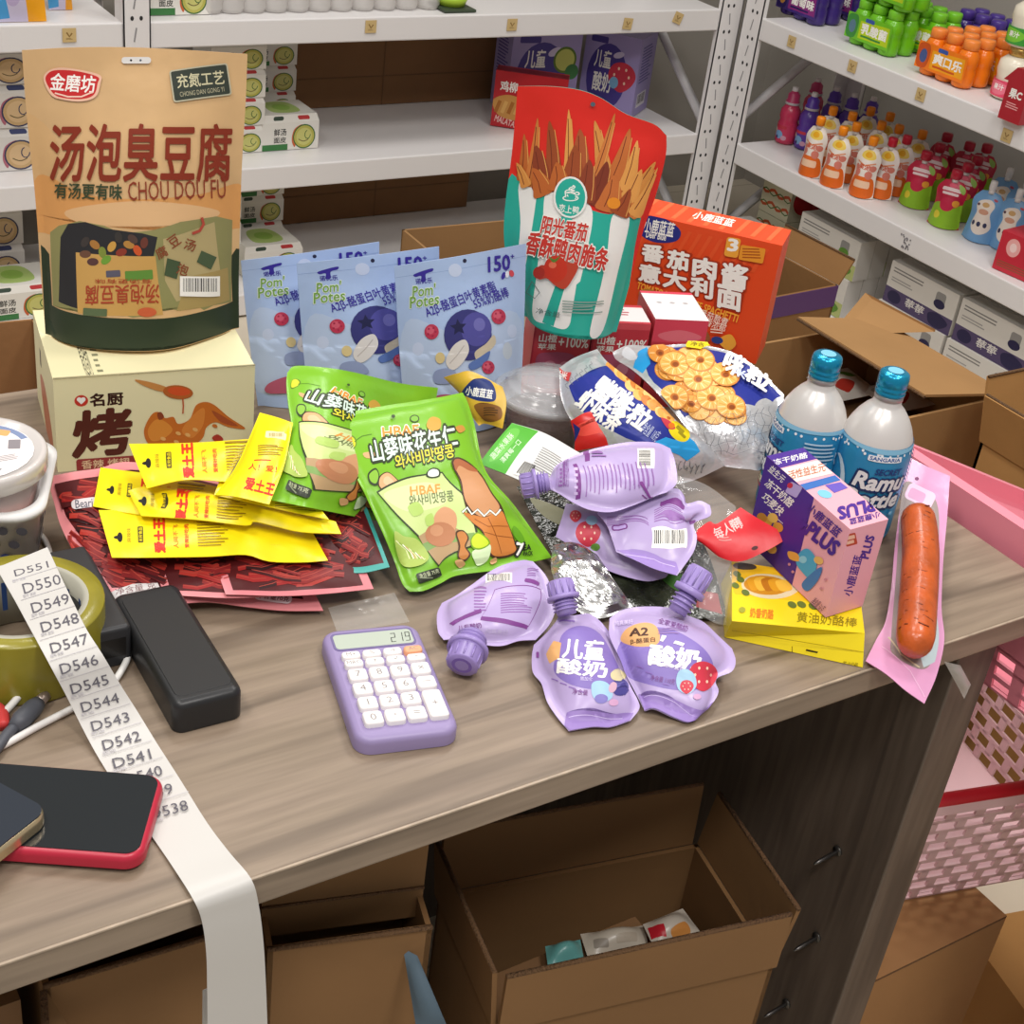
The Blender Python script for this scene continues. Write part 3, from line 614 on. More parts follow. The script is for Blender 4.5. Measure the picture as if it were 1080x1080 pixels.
A._grow = .05; A.text('阳光番茄', 572, 231, 620, 251, WHITE, .1, .2); A.text('香酥鸭肉脆条', 556, 252, 642, 277, WHITE, .1, .23); A._grow = 0
A.text('阳光番茄', 572, 231, 620, 251, ink('#c2372e'), .045, .2); A.text('香酥鸭肉脆条', 556, 252, 642, 277, ink('#c2372e'), .05, .23)
A.blob([(566, 286), (572, 279), (580, 280), (588, 272), (600, 276), (610, 280), (604, 294), (596, 304), (586, 300), (578, 293), (570, 294)], ink('#b8402e')); A.oval(587, 283, 12, 14, ink('#c23424')); A.oval(570, 287, 6, 6.5, ink('#a82e22')); A.oval(584, 279, 4, 3.4, ink('#dd6a50')); A.blob([(580, 270), (586, 273), (592, 269), (588, 275), (584, 276)], ink('#5a7a34'))
A.line([(563, 296), (557, 308), (566, 314), (571, 308), (563, 296)], .8, ink('#5d6f6c'), True)
A.lines(594, 316, 636, 330, 5, ink('#8a9a92'), 2); A.text('净含量', 567, 326, 592, 332, ink('#3a5a54'), 0, .2); A.oval(625.5, 109.5, 2.6, 2.4, ink('#55606a'))
mb.build('stand_up_pouch', None, 'tall red and teal striped pouch of duck jerky standing on the red juice boxes', 'pouch')

orr = M('#dd4a20', rough=.42, spec=.4)
R0 = at(797, 384, .8); zt = zabove(R0, 819, 258); TRp = at(819, 258, zt); TLp = at(652, 219.5, zt); ax = (TRp-TLp); ax.z = 0; w_ = ax.length; ax.normalize(); ay = V((-ax.y, ax.x, 0))
B = Box(R0-ax*w_, ax, ay, w_, .05, zt-.8, orr)
A = B.pxart('front', (652, 219.5), (819, 258), (797, 384), (630, 362))
for k in range(14): A.poly([(640+k*14, 220+k*3.2), (646+k*14, 221.5+k*3.2), (606+k*14, 380), (600+k*14, 380)] if 0 else [(660+k*11, 230+k*2.4), (664+k*11, 231+k*2.4), (650+k*11, 256+k*2.4), (646+k*11, 255+k*2.4)], ink('#e0552a'))
A.blob([(668, 240), (676, 229), (694, 228), (712, 238), (718, 247), (712, 256), (692, 258), (676, 252)], ink('#26307e')); A.text('小鹿蓝蓝', 676, 232, 711, 249, WHITE, .03, .18); A.text('Deer Blue', 679, 246, 702, 254, WHITE, .03, .15)
A._grow = .04; sh = ink('#a8371c')
for s_, x0, y0, x1, y1 in (('番', 674, 260, 700, 281), ('茄', 703, 266, 728, 288), ('肉', 731, 273, 757, 296), ('酱', 761, 278, 788, 304), ('意', 671, 283, 697, 305), ('大', 699, 288, 726, 310), ('利', 729, 295, 754, 317), ('面', 757, 302, 783, 328)):
    A._grow = .04; A.text(s_, x0, y0, x1, y1, sh, .12, .15); A._grow = 0
for s_, x0, y0, x1, y1 in (('番', 674, 260, 700, 281), ('茄', 703, 266, 728, 288), ('肉', 731, 273, 757, 296), ('酱', 761, 278, 788, 304), ('意', 671, 283, 697, 305), ('大', 699, 288, 726, 310), ('利', 729, 295, 754, 317), ('面', 757, 302, 783, 328)): A.text(s_, x0, y0, x1, y1, WHITE, .07, .15, -.1)
A.text('TOMATO MEAT SAUCE SPAGHETTI', 668, 318, 781, 327, ink('#f0a83c'), .05, .26)
A.rrect(765, 250, 779, 271, 3, ink('#e8a03a'), .15); A.rrect(779, 259, 803, 275, 2, ink('#e3932e'), .15); A.text('3', 767, 251, 778, 265, WHITE, .06, .1); A.lines(782, 261, 800, 273, 4, ink('#a8521c'), 5)
A.blob([(672, 316), (682, 312), (694, 315), (702, 326), (698, 344), (685, 340), (675, 330)], ink('#a8792f')); A.oval(685, 324, 8, 6, ink('#7a3a24'), .3); A.oval(692, 331, 6, 9, ink('#d2a850'))
A.blob([(690, 346), (720, 338), (745, 350), (748, 366), (700, 366), (686, 358)], ink('#9a5a34')); 
for x, y in ((704, 340), (712, 346), (722, 342), (731, 350), (724, 356), (738, 346), (732, 360), (716, 354), (706, 350)): A.oval(x, y, 6, 5.5, ink('#7d3a2a')); A.oval(x-1, y-1.5, 3, 2.2, ink('#a8624a'))
A.oval(728, 333, 9, 5, ink('#b06a5c'), .2); A.oval(711, 325, 8, 5, ink('#66803a'), .2)
for k in range(7): A.line([(690+k*3, 350+k*1.2), (705+k*4, 356+k*1.6), (730+k*3, 358+k*2)], 1.1, ink(('#d8ab5c', '#b98438')[k % 2]))
A.text('番茄熬煮', 740, 333, 770, 342, ink('#f2d9c8'), .02, .3); A.text('鲜香浓郁', 739, 340, 768, 349, ink('#f2d9c8'), .02, .3); A.lines(752, 350, 765, 356, 2, ink('#f2d9c8'))
A.blob([(760, 362), (772, 354), (778, 364), (770, 372)], ink('#e8a53c')); A.oval(759, 362, 6, 4, ink('#2c3f86'))
A = B.art('top')
for k in range(10): A.poly([(.1*k+.02, 0), (.1*k+.05, 0), (.1*k+.02, .28), (.1*k-.01, .28)], ink('#e8683a'))
A.text('小鹿蓝蓝', .4, .05, .66, .2, WHITE, .04)
B.mb.build('food_box', None, 'orange spaghetti carton standing upright behind the silver and blue snack bags', 'box')
# ---------------------------------------------------------------- green peanut pouches
lime = film('#79b526', rough=.3)
def peanut(A, pts, c, hi):
    A.blob(pts, ink('#4a2f1c')); cx = sum(p[0] for p in pts)/len(pts); cy = sum(p[1] for p in pts)/len(pts)
    A.blob([(cx+(x-cx)*.9, cy+(y-cy)*.92) for x, y in pts], ink(c)); A.blob([(cx+(x-cx)*.45-1, cy+(y-cy)*.45-2) for x, y in pts], ink(hi))
def green_art(A):                                # laid out on the front pouch
    dkg, ye, wh = ink('#2f3a20'), ink('#d8d238'), ink('#eef2e4')
    A.blob([(360, 463), (366, 458), (374, 461), (376, 469), (370, 476), (363, 473)], ink('#5a7a1a')); A.blob([(361, 463), (366, 459), (373, 462), (375, 469), (370, 474), (364, 472)], ink('#c8cc2a')); A.line([(374, 466), (382, 460), (392, 458)], 1, ink('#4d7a14'))
    A._grow = .05; A.text('HBAF', 403, 449, 442, 461, wh, .1, -.08); A._grow = 0; A.text('HBAF', 403, 449, 442, 461, ink('#e0902c'), .04, -.08)
    A.blob([(383, 478), (394, 477), (395, 483), (386, 483)], ink('#d8a878'))
    A._grow = .1; A.text('山葵味花生仁', 390, 456, 482, 480, dkg, .2, -.2); A._grow = 0; A.text('山葵味花生仁', 390, 456, 482, 480, ink('#d6ebdc'), .035, -.2)
    A._grow = .1; A.text('와사비맛땅콩', 416, 474, 479, 489, dkg, .18, -.2); A._grow = 0; A.text('와사비맛땅콩', 416, 474, 479, 489, ye, .03, -.2)
    A.oval(437, 442, 5, 4, dkg); A.oval(437, 442, 4, 3, ink('#7cb43c')); A.blob([(451, 444), (456, 440), (464, 443), (464, 452), (456, 455), (450, 451)], ink('#c99c3c')); A.blob([(480, 451), (487, 449), (490, 454), (484, 457)], ink('#c08a3c'))
    peanut(A, [(400, 503), (408, 498), (416, 503), (424, 513), (420, 521), (408, 520), (399, 513)], '#d9a878', '#e6bd92')
    A.blob([(388, 500), (396, 494), (400, 502), (398, 512), (390, 510)], ink('#2f3a20')); A.blob([(389.5, 501), (396, 496), (399, 502), (396.5, 510), (391, 508)], ink('#86b83a'))
    A.poly([(397, 519), (466, 498), (488, 520), (506, 574), (462, 598), (440, 566)], dkg); A.poly([(399, 520), (465.5, 499.5), (486, 521), (503.5, 573), (462.5, 596), (441.5, 565)], ink('#c6d88c'))
    A.blob([(405, 521), (440, 510), (460, 512), (470, 530), (440, 540), (420, 536)], ink('#d6e2a4')); A.poly([(441, 566), (470, 552), (500, 566), (503, 573), (462.5, 596), (446, 575)], ink('#b0926a')); A.poly([(445, 574), (500, 562), (502, 569), (450, 582)], ink('#7fa05a'))
    A.text('HBAF', 432, 512, 464, 522, ink('#e09a4a'), .04, -.08); A.text('와사비맛땅콩', 431, 520, 478, 532, ink('#6f7a50'), .03, -.12)
    A.blob([(458, 544), (468, 535), (480, 542), (480, 558), (470, 562), (458, 558)], ink('#d09a72')); A.oval(464, 564, 16, 13, ink('#b67c58')); A.oval(460, 560, 7, 6, ink('#c48e68'))
    for p in ([(430, 535), (440, 530), (446, 540), (436, 545)], [(448, 546), (455, 542), (457, 552), (450, 555)]): A.blob(p, ink('#aecb6a'))
    A.blob([(450, 498), (456, 494), (463, 496), (463, 503), (455, 505), (449, 503)], dkg); A.blob([(451.5, 498), (456, 495.5), (461.5, 497), (461.5, 502), (455, 503.5), (451, 502)], wh)
    # the large peanut in its shell
    A.blob([(476, 486), (483, 483), (496, 490), (508, 503), (518, 520), (528, 534), (534, 550), (542, 570), (545, 582), (534, 588), (519, 588), (512, 578), (508, 562), (496, 550), (489, 530), (484, 508), (477, 494)], ink('#4a2f1c'))
    A.blob([(478, 487), (483, 485), (495, 491), (507, 504), (517, 521), (526, 535), (520, 542), (505, 545), (491, 530), (486, 508), (479, 494)], ink('#c78f62')); A.blob([(478, 487), (484, 485), (495, 491), (503, 498), (494, 497), (484, 492), (480, 497)], ink('#a8623c'))
    A.blob([(488, 541), (500, 544), (512, 546), (527, 539), (534, 552), (541, 571), (543, 581), (533, 586), (520, 586), (513, 576), (509, 561), (497, 551)], ink('#c87c3a'))
    A.line([(487, 541), (492, 536), (497, 543), (503, 538), (510, 545), (516, 539), (522, 544), (527, 538)], 3.2, dkg); A.line([(487, 541), (492, 536), (497, 543), (503, 538), (510, 545), (516, 539), (522, 544), (527, 538)], 2, wh)
    for q in ([(500, 548), (514, 556), (535, 556)], [(510, 562), (524, 566), (540, 568)], [(514, 547), (521, 562), (528, 584)]): A.line(q, .7, ink('#8a4a1e'))
    A.blob([(480, 562), (488, 560), (494, 568), (491, 577), (496, 585), (489, 592), (482, 588), (483, 576)], ink('#4a2f1c')); A.blob([(481.5, 563.5), (488, 561.5), (492.5, 568), (489.5, 577), (494, 585), (489, 590), (483.5, 587), (485, 576)], ink('#bd7a3c'))
    A.blob([(498, 582), (516, 575), (514, 590), (504, 597), (500, 592)], ink('#cfe3b4')); A.blob([(496, 570), (503, 562), (512, 567), (516, 574), (507, 580), (498, 579)], ink('#6f9a18')); A.blob([(497, 570), (503, 563.5), (511, 568), (514.5, 574), (507, 578.5), (499, 577.5)], ink('#c2d62a'))
    A.blob([(479, 592), (486, 590), (490, 595), (484, 599)], ink('#c99c6a')); A.blob([(516, 592), (522, 588), (523, 593), (518, 596)], ink('#c99c6a'))
    A.otext('7', 543, 573, 551, 587, WHITE, BLACK, .05, .12, .1); A.text('EA', 551, 575, 559, 581, BLACK, .05, -.05); A.text('PACK', 551, 582, 561, 587, BLACK, .05, -.05)
    A.blob([(540, 556), (546, 560), (552, 570), (548, 574), (541, 566)], ink('#5f9a1e'))
    A.blob([(416, 562), (426, 566), (440, 570), (452, 588), (440, 598), (424, 595)], ink('#a9c05a'))
    for k in range(9): A.line([(418+k*3.2, 570+k*2.2), (428+k*2.4, 580+k*1.4), (432+k*2, 590)], 1.1, ink(('#dfe8a8', '#8aa83c', '#f0f0d8', '#c8a866')[k % 4]))
    A.rrect(439, 602, 464, 612, 2, ink('#33382c'), -.32); A.text('净含量 75克', 441, 603, 462, 607.5, ink('#c8d0a8'), .0, -.32); A.lines(442, 609, 460, 612, 1, ink('#8a9478'))
    A.oval(414, 441, 2, 1.8, ink('#3a4a2a'))
uvG = ((339, 446), (488, 414), (582, 588), (432, 624))
ztop, zlow = .872, .806
top = [(339, 446, .885), (358, 437, .886), (400, 429, .887), (458, 420, .885), (488, 414, .882)]
rgt = [(488, 414, .882), (493, 424, .878), (501, 449, .868), (512, 496, .85), (540, 530, .834), (562, 560, .822), (582, 588, .812)]
lft = [(339, 446, .885), (346, 465, .88), (368, 492, .868), (383, 517, .858), (390, 532, .85), (405, 565, .834), (416, 592, .819), (424, 615, .81), (432, 624, .806)]
bot = [(432, 624, .806), (447, 623, .807), (465, 615, .809), (482, 607, .811), (525, 601, .812), (569, 591, .812), (582, 588, .812)]
mb, S, A = bag(top, rgt, bot, lft, .009, lime, seal(.06, .55), lime, (30, 34), .0022, 18, 3, uvG); uvF = A.uv; green_art(A)
mb.build('snack_pouch', None, 'lime green wasabi peanut pouch lying in front, its large printed peanut fully visible', 'pouch', 'lime green wasabi peanut pouches')
uv1 = [(303, 393), (462, 409), (440, 552), (279, 526)]
top = [(303, 393, .905), (312, 386, .907), (345, 388, .908), (375, 393, .9), (421, 404, .874), (462, 409, .855)]
lft = [(303, 393, .905), (302, 405, .902), (304, 427, .896), (307, 449, .89), (301, 465, .885), (296, 491, .878), (290, 508, .873), (279, 526, .868)]
rgt = [(462, 409, .855), (455, 450, .836), (446, 500, .828), (440, 552, .808)]
bot = [(279, 526, .868), (300, 530, .867), (325, 535, .866), (370, 544, .84), (396, 549, .824), (440, 552, .808)]
e = [E3(q) for q in (top, rgt, bot, lft)]; S = Sheet(coons(*e), 28, 30, .006, seal(.06, .55), .0022, 18, 6); mb = MB(); S.front(mb, lime); S.back(mb, lime, .004, seal())
A = Art(S, mb, 1, uv=uvF); green_art(A)
mb.build('snack_pouch', None, 'lime green wasabi peanut pouch behind, half covered by the other green pouch', 'pouch', 'lime green wasabi peanut pouches')

# ---------------------------------------------------------------- red jerky bags
pinkb = film('#d8868a', rough=.35); meat = ['#7a1a1c', '#941f1e', '#5c1216', '#a32e26', '#3e0e12', '#82201f', '#2e0a0e']
def jerky(A, x0, y0, x1, y1, seed, ang, n=26):
    r = random.Random(seed); A.d = 7e-6
    for k in range(n):
        x, y = r.uniform(x0, x1), r.uniform(y0, y1); L_ = r.uniform(16, 34); t = ang + r.uniform(-.35, .35); c = r.choice(meat); wd = r.uniform(4, 8)
        P = [(x-L_/2*math.cos(t), y-L_/2*math.sin(t)), (x, y+r.uniform(-2, 2)), (x+L_/2*math.cos(t), y+L_/2*math.sin(t))]
        P = [(min(max(a, x0), x1), min(max(b, y0), y1)) for a, b in P]
        if (V(P[0])-V(P[2])).length < 8: continue
        A.line([tuple(crom([V(p) for p in P], i/6)) for i in range(7)], wd, ink(c)); A.line([(p[0]+1, p[1]-1.2) for p in P], 1, ink('#a84034'))
# lowest bag, reaching out to the left
top = [(49, 503, .838), (75, 498, .842), (104, 494, .842), (138, 487, .84), (210, 500, .83), (280, 520, .82)]
lft = [(49, 503, .838), (57, 530, .834), (65, 557, .83), (86, 597, .823), (104, 622, .817), (119, 640, .812), (133, 648, .81)]
bot = [(133, 648, .81), (158, 643, .811), (182, 638, .812), (220, 635, .81), (260, 640, .806), (300, 644, .805), (341, 644, .805)]
rgt = [(280, 520, .82), (310, 580, .812), (341, 644, .805)]
mb, S, A = bag(top, rgt, bot, lft, .006, pinkb, seal(.04, .5), pinkb, (26, 26), .002, 15, 11, [(49, 503), (280, 520), (341, 644), (133, 648)])
A.poly([(58, 512), (104, 504), (140, 497), (280, 526), (320, 632), (300, 630), (260, 627), (220, 622), (180, 620), (118, 620), (104, 600), (88, 570), (70, 545)], ink('#4c1013'))
jerky(A, 74, 535, 175, 618, 2, .35, 90); A.poly([(58, 512), (104, 504), (122, 502), (128, 530), (92, 533), (66, 538)], ink('#4a1216'))
jerky(A, 66, 506, 120, 534, 9, -.2, 10); A.rrect(76, 527, 110, 537, 4, ink('#cfc6c8'), -.12); A.text('Beari', 80, 528, 98, 537, ink('#5a5a66'), .02, -.1)
A.poly([(117, 626), (140, 617), (166, 616), (172, 628), (180, 633), (150, 640), (130, 643)], ink('#c9c4c2')); A.text('净含量 克', 122, 618, 164, 625, ink('#6a3a3c'), 0, -.18)
A.rrect(268, 626, 308, 636, 5, ink('#d9cfd0'), .14); A.text('净含量70克', 271, 628, 305, 634, ink('#6a2a2c'), .02, .14); jerky(A, 246, 600, 318, 628, 8, .2, 14)
mb.build('jerky_bag', None, 'red jerky bag with pink border, lowest of the pile and reaching furthest left', 'snack bag', 'red jerky bags under the yellow packets')
def jbag(a, b, c, d, border, label, seed, inset=.06):
    m_ = film(border, rough=.35); mb, S, A = bag([a, b], [b, c], [d, ((c[0]+d[0])/2, (c[1]+d[1])/2+4, (c[2]+d[2])/2), c], [a, d], .005, m_, seal(.05, .5), m_, (18, 18), .0018, 16, seed)
    P = [V(p[:2]) for p in (a, b, c, d)]; cen = sum(P, V((0, 0)))/4; I_ = [tuple(cen.lerp(p, 1-2*inset)) for p in P]; A.poly(I_, ink('#4c1013'))
    r = random.Random(seed); A.d = 7e-6
    for k in range(52):
        u0, v0 = r.uniform(.05, .6), r.uniform(.1, .9); Q = lambda u, v: (V(I_[0])*(1-u)+V(I_[1])*u)*(1-v) + (V(I_[3])*(1-u)+V(I_[2])*u)*v
        p = [tuple(Q(min(.98, u0+.35*t), min(max(v0+.1*math.sin(t*3+k), .03), .97))) for t in (0, .33, .66, 1)]
        A.line(p, r.uniform(3, 6), ink(r.choice(meat))); A.line([(x, y-1) for x, y in p], .8, ink('#a33e32'))
    return mb.build('jerky_bag', None, label, 'snack bag', 'red jerky bags under the yellow packets')
jbag((150, 560, .832), (290, 556, .826), (316, 626, .816), (173, 627, .818), '#d8868a', 'red jerky bag with pink border, second in the pile below the lowest yellow packet', 21)
jbag((214, 556, .836), (366, 556, .834), (394, 621, .816), (238, 627, .82), '#d07a80', 'red jerky bag with pink border, topmost of the pink bordered ones towards the calculator', 23)
jbag((290, 520, .838), (384, 528, .84), (411, 598, .822), (352, 602, .822), '#3f9a92', 'red jerky bag with teal border, tucked under the lime green pouch', 27)

# ---------------------------------------------------------------- yellow packets
yel = film('#f2dc14', rough=.3, bump=.06); rd, pr = ink('#d8321c'), ink('#9c7c1a')
def yellow(edges, uvq, label, art, T=.004, seed=0):
    mb, S, A = bag(*edges, T, yel, seal(.05, .5), yel, (24, 14), .0016, 18, seed, uvq); art(A); mb.build('snack_packet', None, label, 'snack packet', 'yellow snack packets fanned beside the green pouches')
def yart(A, x, y, dx, dy, k=1, ty=1, hang=True):   # print runs along (dx, dy); x, y is the hanging end
    d = V((dx, dy)).normalized(); n = V((-d.y, d.x)); P = lambda a, b: (x + d.x*a*k + n.x*b*k, y + d.y*a*k + n.y*b*k); an = math.atan2(d.y, d.x)
    def T_(s_, a, b, w_, h_, m, bold=.02, rot=math.pi/2):
        c = P(a, b); A.text(s_, c[0]-w_*k/2, c[1]-h_*k/2, c[0]+w_*k/2, c[1]+h_*k/2, m, bold, an-rot if rot else an)
    if hang: A.oval(*P(10, 0), 3*k, 5.5*k, BLACK, an); A.oval(*P(8, 0), 5*k, 2*k, BLACK, an)
    T_('麻辣味', 20, -2, 16, 5, pr, 0); c = P(33, -2); A.rrect(c[0]-9*k, c[1]-3*k, c[0]+9*k, c[1]+3*k, 1, ink('#3a3420'), an-math.pi/2); T_('无穷食品', 33, -2, 16, 4, yel, .02)
    for i, s_ in enumerate(('爱', '土', '王')): T_(s_, 54, 13-13*i, 13, 13, rd, .09)
    T_('人间不飞', 72, 2, 26, 6, ink('#d8741c'), .02); T_('爱辣好吃肉', 84, 2, 26, 5, rd, .02)
    A.raw([P(96, -18), P(132, -18), P(132, -16), P(96, -16)], [(0, 1, 2, 3)], pr)
    for j in range(9): A.raw([P(96, -13+j*3.2), P(130-j % 3*4, -13+j*3.2), P(130-j % 3*4, -12+j*3.2), P(96, -12+j*3.2)], [(0, 1, 2, 3)], pr)
E_ = lambda *p: list(p)
yellow((E_((104, 538, .844), (230, 540, .846), (330, 562, .838)), E_((330, 562, .838), (346, 591, .832)), E_((118, 588, .838), (156, 588, .838), (220, 587, .838), (259, 585, .838), (284, 592, .834), (318, 593, .833), (346, 591, .832)), E_((104, 538, .844), (111, 563, .841), (118, 588, .838))),
       [(104, 538), (330, 562), (346, 591), (118, 588)], 'yellow snack packet at the bottom of the fan, lying on the red jerky bags', lambda A: yart(A, 117, 567, 1, -.04, .95), .004, 1)
yellow((E_((106, 493, .846), (180, 503, .85), (250, 518, .852)), E_((250, 518, .852), (252, 552, .848)), E_((98, 534, .842), (150, 543, .846), (252, 552, .848)), E_((106, 493, .846), (102, 514, .844), (98, 534, .842))),
       [(106, 493), (250, 518), (252, 552), (98, 534)], 'yellow snack packet sticking out furthest left from beneath its neighbours', lambda A: yart(A, 110, 516, 1, .1, .8), .003, 2)
yellow((E_((135, 517, .853), (160, 513, .857), (226, 521, .858), (300, 536, .852), (354, 550, .847)), E_((354, 550, .847), (360, 563, .845)), E_((149, 544, .85), (207, 548, .852), (259, 554, .853), (268, 550, .853), (287, 554, .851), (318, 561, .848), (360, 563, .845)), E_((135, 517, .853), (142, 531, .851), (149, 544, .85))),
       [(135, 517), (354, 550), (360, 563), (149, 544)], 'yellow snack packet second from the bottom of the fan, its long edge curling up', lambda A: yart(A, 143, 528, 1, .07, .9), .004, 3)
yellow((E_((232, 505, .866), (290, 514, .866), (330, 526, .86)), E_((330, 526, .86), (347, 548, .854)), E_((226, 522, .862), (290, 536, .86), (347, 548, .854)), E_((232, 505, .866), (226, 522, .862))),
       [(232, 505), (330, 526), (347, 548), (226, 522)], 'yellow snack packet mostly hidden under the upright one and the green pouch', lambda A: A.lines(290, 520, 336, 541, 8, pr), .002, 4)
yellow((E_((136, 468, .872), (200, 467, .874), (264, 463, .874)), E_((264, 463, .874), (238, 508, .867)), E_((155, 515, .866), (178, 509, .869), (195, 506, .871), (215, 506, .87), (238, 508, .867)), E_((136, 468, .872), (145, 491, .869), (155, 515, .866))),
       [(136, 468), (264, 463), (238, 508), (155, 515)], 'yellow snack packet at the back, leaning on the cream carton front', lambda A: yart(A, 147, 489, 1, -.06, .95), .004, 5)
def y2(A):
    A.rrect(280, 456, 302, 463, 1, ink('#e2dcae'), .15); A.barcode(282, 456, 300, 462, ink('#e2dcae'), pr, seed=3)
    A.lines(268, 485, 292, 488, 1, rd); A.text('人！爱！', 262, 490, 292, 497, rd, .02, .12); A.text('爱土王', 258, 506, 290, 520, rd, .06, .25); A.lines(272, 470, 300, 482, 5, pr)
yellow((E_((274, 435, .894), (292, 440, .895), (309, 446, .894)), E_((309, 446, .894), (300, 490, .884), (284, 532, .874)), E_((227, 522, .872), (250, 524, .876), (284, 532, .874)), E_((274, 435, .894), (261, 466, .886), (247, 495, .878), (227, 522, .872))),
       [(274, 435), (309, 446), (284, 532), (227, 522)], 'yellow snack packet standing most upright, its end rising beside the green pouch', y2, .004, 6)
# ---------------------------------------------------------------- small yellow pouch, lidded cup, green pack, little red pack
ymus = film('#d9b03a')
mb, S, A = bag([(468, 398, .862), (482, 394, .872), (498, 392, .877), (530, 408, .872)], [(530, 408, .872), (534, 425, .862), (530, 452, .845)], [(505, 449, .84), (512, 447, .842), (530, 452, .845)], [(468, 398, .862), (487, 418, .852), (495, 435, .846), (505, 449, .84)], .006, ymus, seal(.05, .5), ymus, (18, 18), .002, 18, 2, [(468, 398), (530, 408), (530, 452), (505, 449)])
A.blob([(487, 414), (496, 403), (508, 399), (518, 403), (523, 414), (521, 423), (506, 423), (494, 419)], ink('#1f3170')); A.text('小鹿蓝蓝', 491, 409, 520, 419, WHITE, .04, .16); A.blob([(500, 428), (515, 426), (528, 430), (528, 442), (512, 444)], ink('#8a5c2c')); A.lines(510, 430, 526, 440, 4, ink('#4a3220'))
mb.build('snack_pouch', None, 'small mustard yellow pouch with a dark blue oval mark beside the clear lidded cup', 'pouch')

clear = M('#f4f6f8', rough=.06, trans=1, ior=1.2, spec=.6)
clear2 = M('#e8eaec', rough=.1, alpha=.15, spec=1)
clear3 = M('#eef0f2', rough=.12, alpha=.3, spec=1)
cc = at(571, 462, .8); cc.z = .8
cup = thing('plastic_cup', 'clear plastic cup with domed lid standing among the packs', 'cup', cc); mw = Matrix.Translation(cc)
m = MB(); m.lathe([(.024, .0), (.027, .002), (.034, .042), (.0345, .044), (.0335, .044), (.026, .004), (.0, .003)], clear2, 32, mw, caps=False); m.build('cup_body', cup)
m = MB(); m.lathe([(.0, .003), (.0255, .004), (.030, .026), (.02, .029), (0, .03)], M('#4a2a26', rough=.5, bump=.5, bscale=120), 24, mw, caps=False); m.build('contents', cup)
m = MB(); m.lathe([(.0345, .040), (.0375, .041), (.0385, .043), (.0385, .0465), (.0365, .048), (.034, .0465), (.0315, .047), (.0305, .052), (.028, .0535), (.0255, .0535), (.0245, .058), (.0215, .0605), (.018, .0605), (.0165, .062), (.0, .0625)], clear3, 40, mw, caps=False)
m.lathe([(.0345, .0405), (.036, .042), (.033, .0455), (.029, .05), (.024, .055), (.015, .0595), (0, .06)], clear2, 40, mw, caps=False)
for k in range(0): a = k*.45; m.tube([(cc.x+.006*math.cos(a)*(1+k/14), cc.y+.006*math.sin(a)*(1+k/14), cc.z+.0628), (cc.x+.0065*math.cos(a+.3)*(1+k/14), cc.y+.0065*math.sin(a+.3)*(1+k/14), cc.z+.0628)], .0004, clear2, 4)
m.build('domed_lid', cup); cup.scale = (1.2, 1.2, 1)

wh = film('#dedddb', bump=.05)
mb, S, A = bag([(540, 446, .852), (575, 457, .85), (612, 478, .846)], [(612, 478, .846), (576, 520, .83)], [(505, 489, .838), (540, 503, .834), (576, 520, .83)], [(540, 446, .852), (522, 467, .845), (505, 489, .838)], .004, wh, seal(.04, .5), wh, (14, 14), .0008, 18, 5, [(540, 446), (612, 478), (576, 520), (505, 489)])
A.poly([(539.5, 446), (568, 455), (533, 500), (505, 489)], ink('#58b03c')); A.blob([(530, 462), (540, 452), (548, 456), (530, 480), (516, 486)], ink('#6ec24e'))
A.text('蔬菜水果酥', 513, 467, 546, 474, ink('#d6ecca'), .02, -.85); A.text('清爽每一口', 524, 473, 553, 479, ink('#d6ecca'), .02, -.85)
def rot_lines(A, o, d, n, L_, gap, m, wd):
    d = V(d).normalized(); q = V((-d.y, d.x))
    for k in range(n): p = V(o)+q*gap*k; A.line([tuple(p), tuple(p+d*L_*(.75+.25*((k*7) % 5)/4))], wd, m)
rot_lines(A, (572, 472), (.85, .5), 10, 30, 2.6, ink('#8c8a88'), .9)
A.poly([(552, 486), (563, 491), (556, 505), (541, 500)], WHITE)
for k in range(9): A.line([(545+k*1.7, 499+k*.5), (554+k*1.3, 487+k*.5)], .8 if k % 2 else 1.2, BLACK)
mb.build('snack_pack', None, 'green and white snack pack with barcode side up between green pouch and lidded cup', 'snack pack')
redf = film('#c8241e')
mb, S, A = bag([(602, 444, .866), (622, 434, .87), (650, 437, .868), (670, 460, .858)], [(670, 460, .858), (676, 466, .852)], [(606, 476, .84), (640, 470, .85), (676, 466, .852)], [(602, 444, .866), (606, 460, .852), (606, 476, .84)], .006, redf, seal(.05, .5), redf, (16, 12), .002, 20, 7)
A.blob([(604, 452), (625, 442), (650, 446), (672, 462), (640, 456), (614, 460)], ink('#e0483a')); A.text('枣', 648, 441, 660, 452, ink('#f0b8a8'), .04, .3); A.poly([(604, 446), (612, 452), (606, 466), (602, 462)], ink('#232f72'))
mb.build('snack_packet', None, 'small red snack packet folded over in front of the left silver bag', 'snack packet')

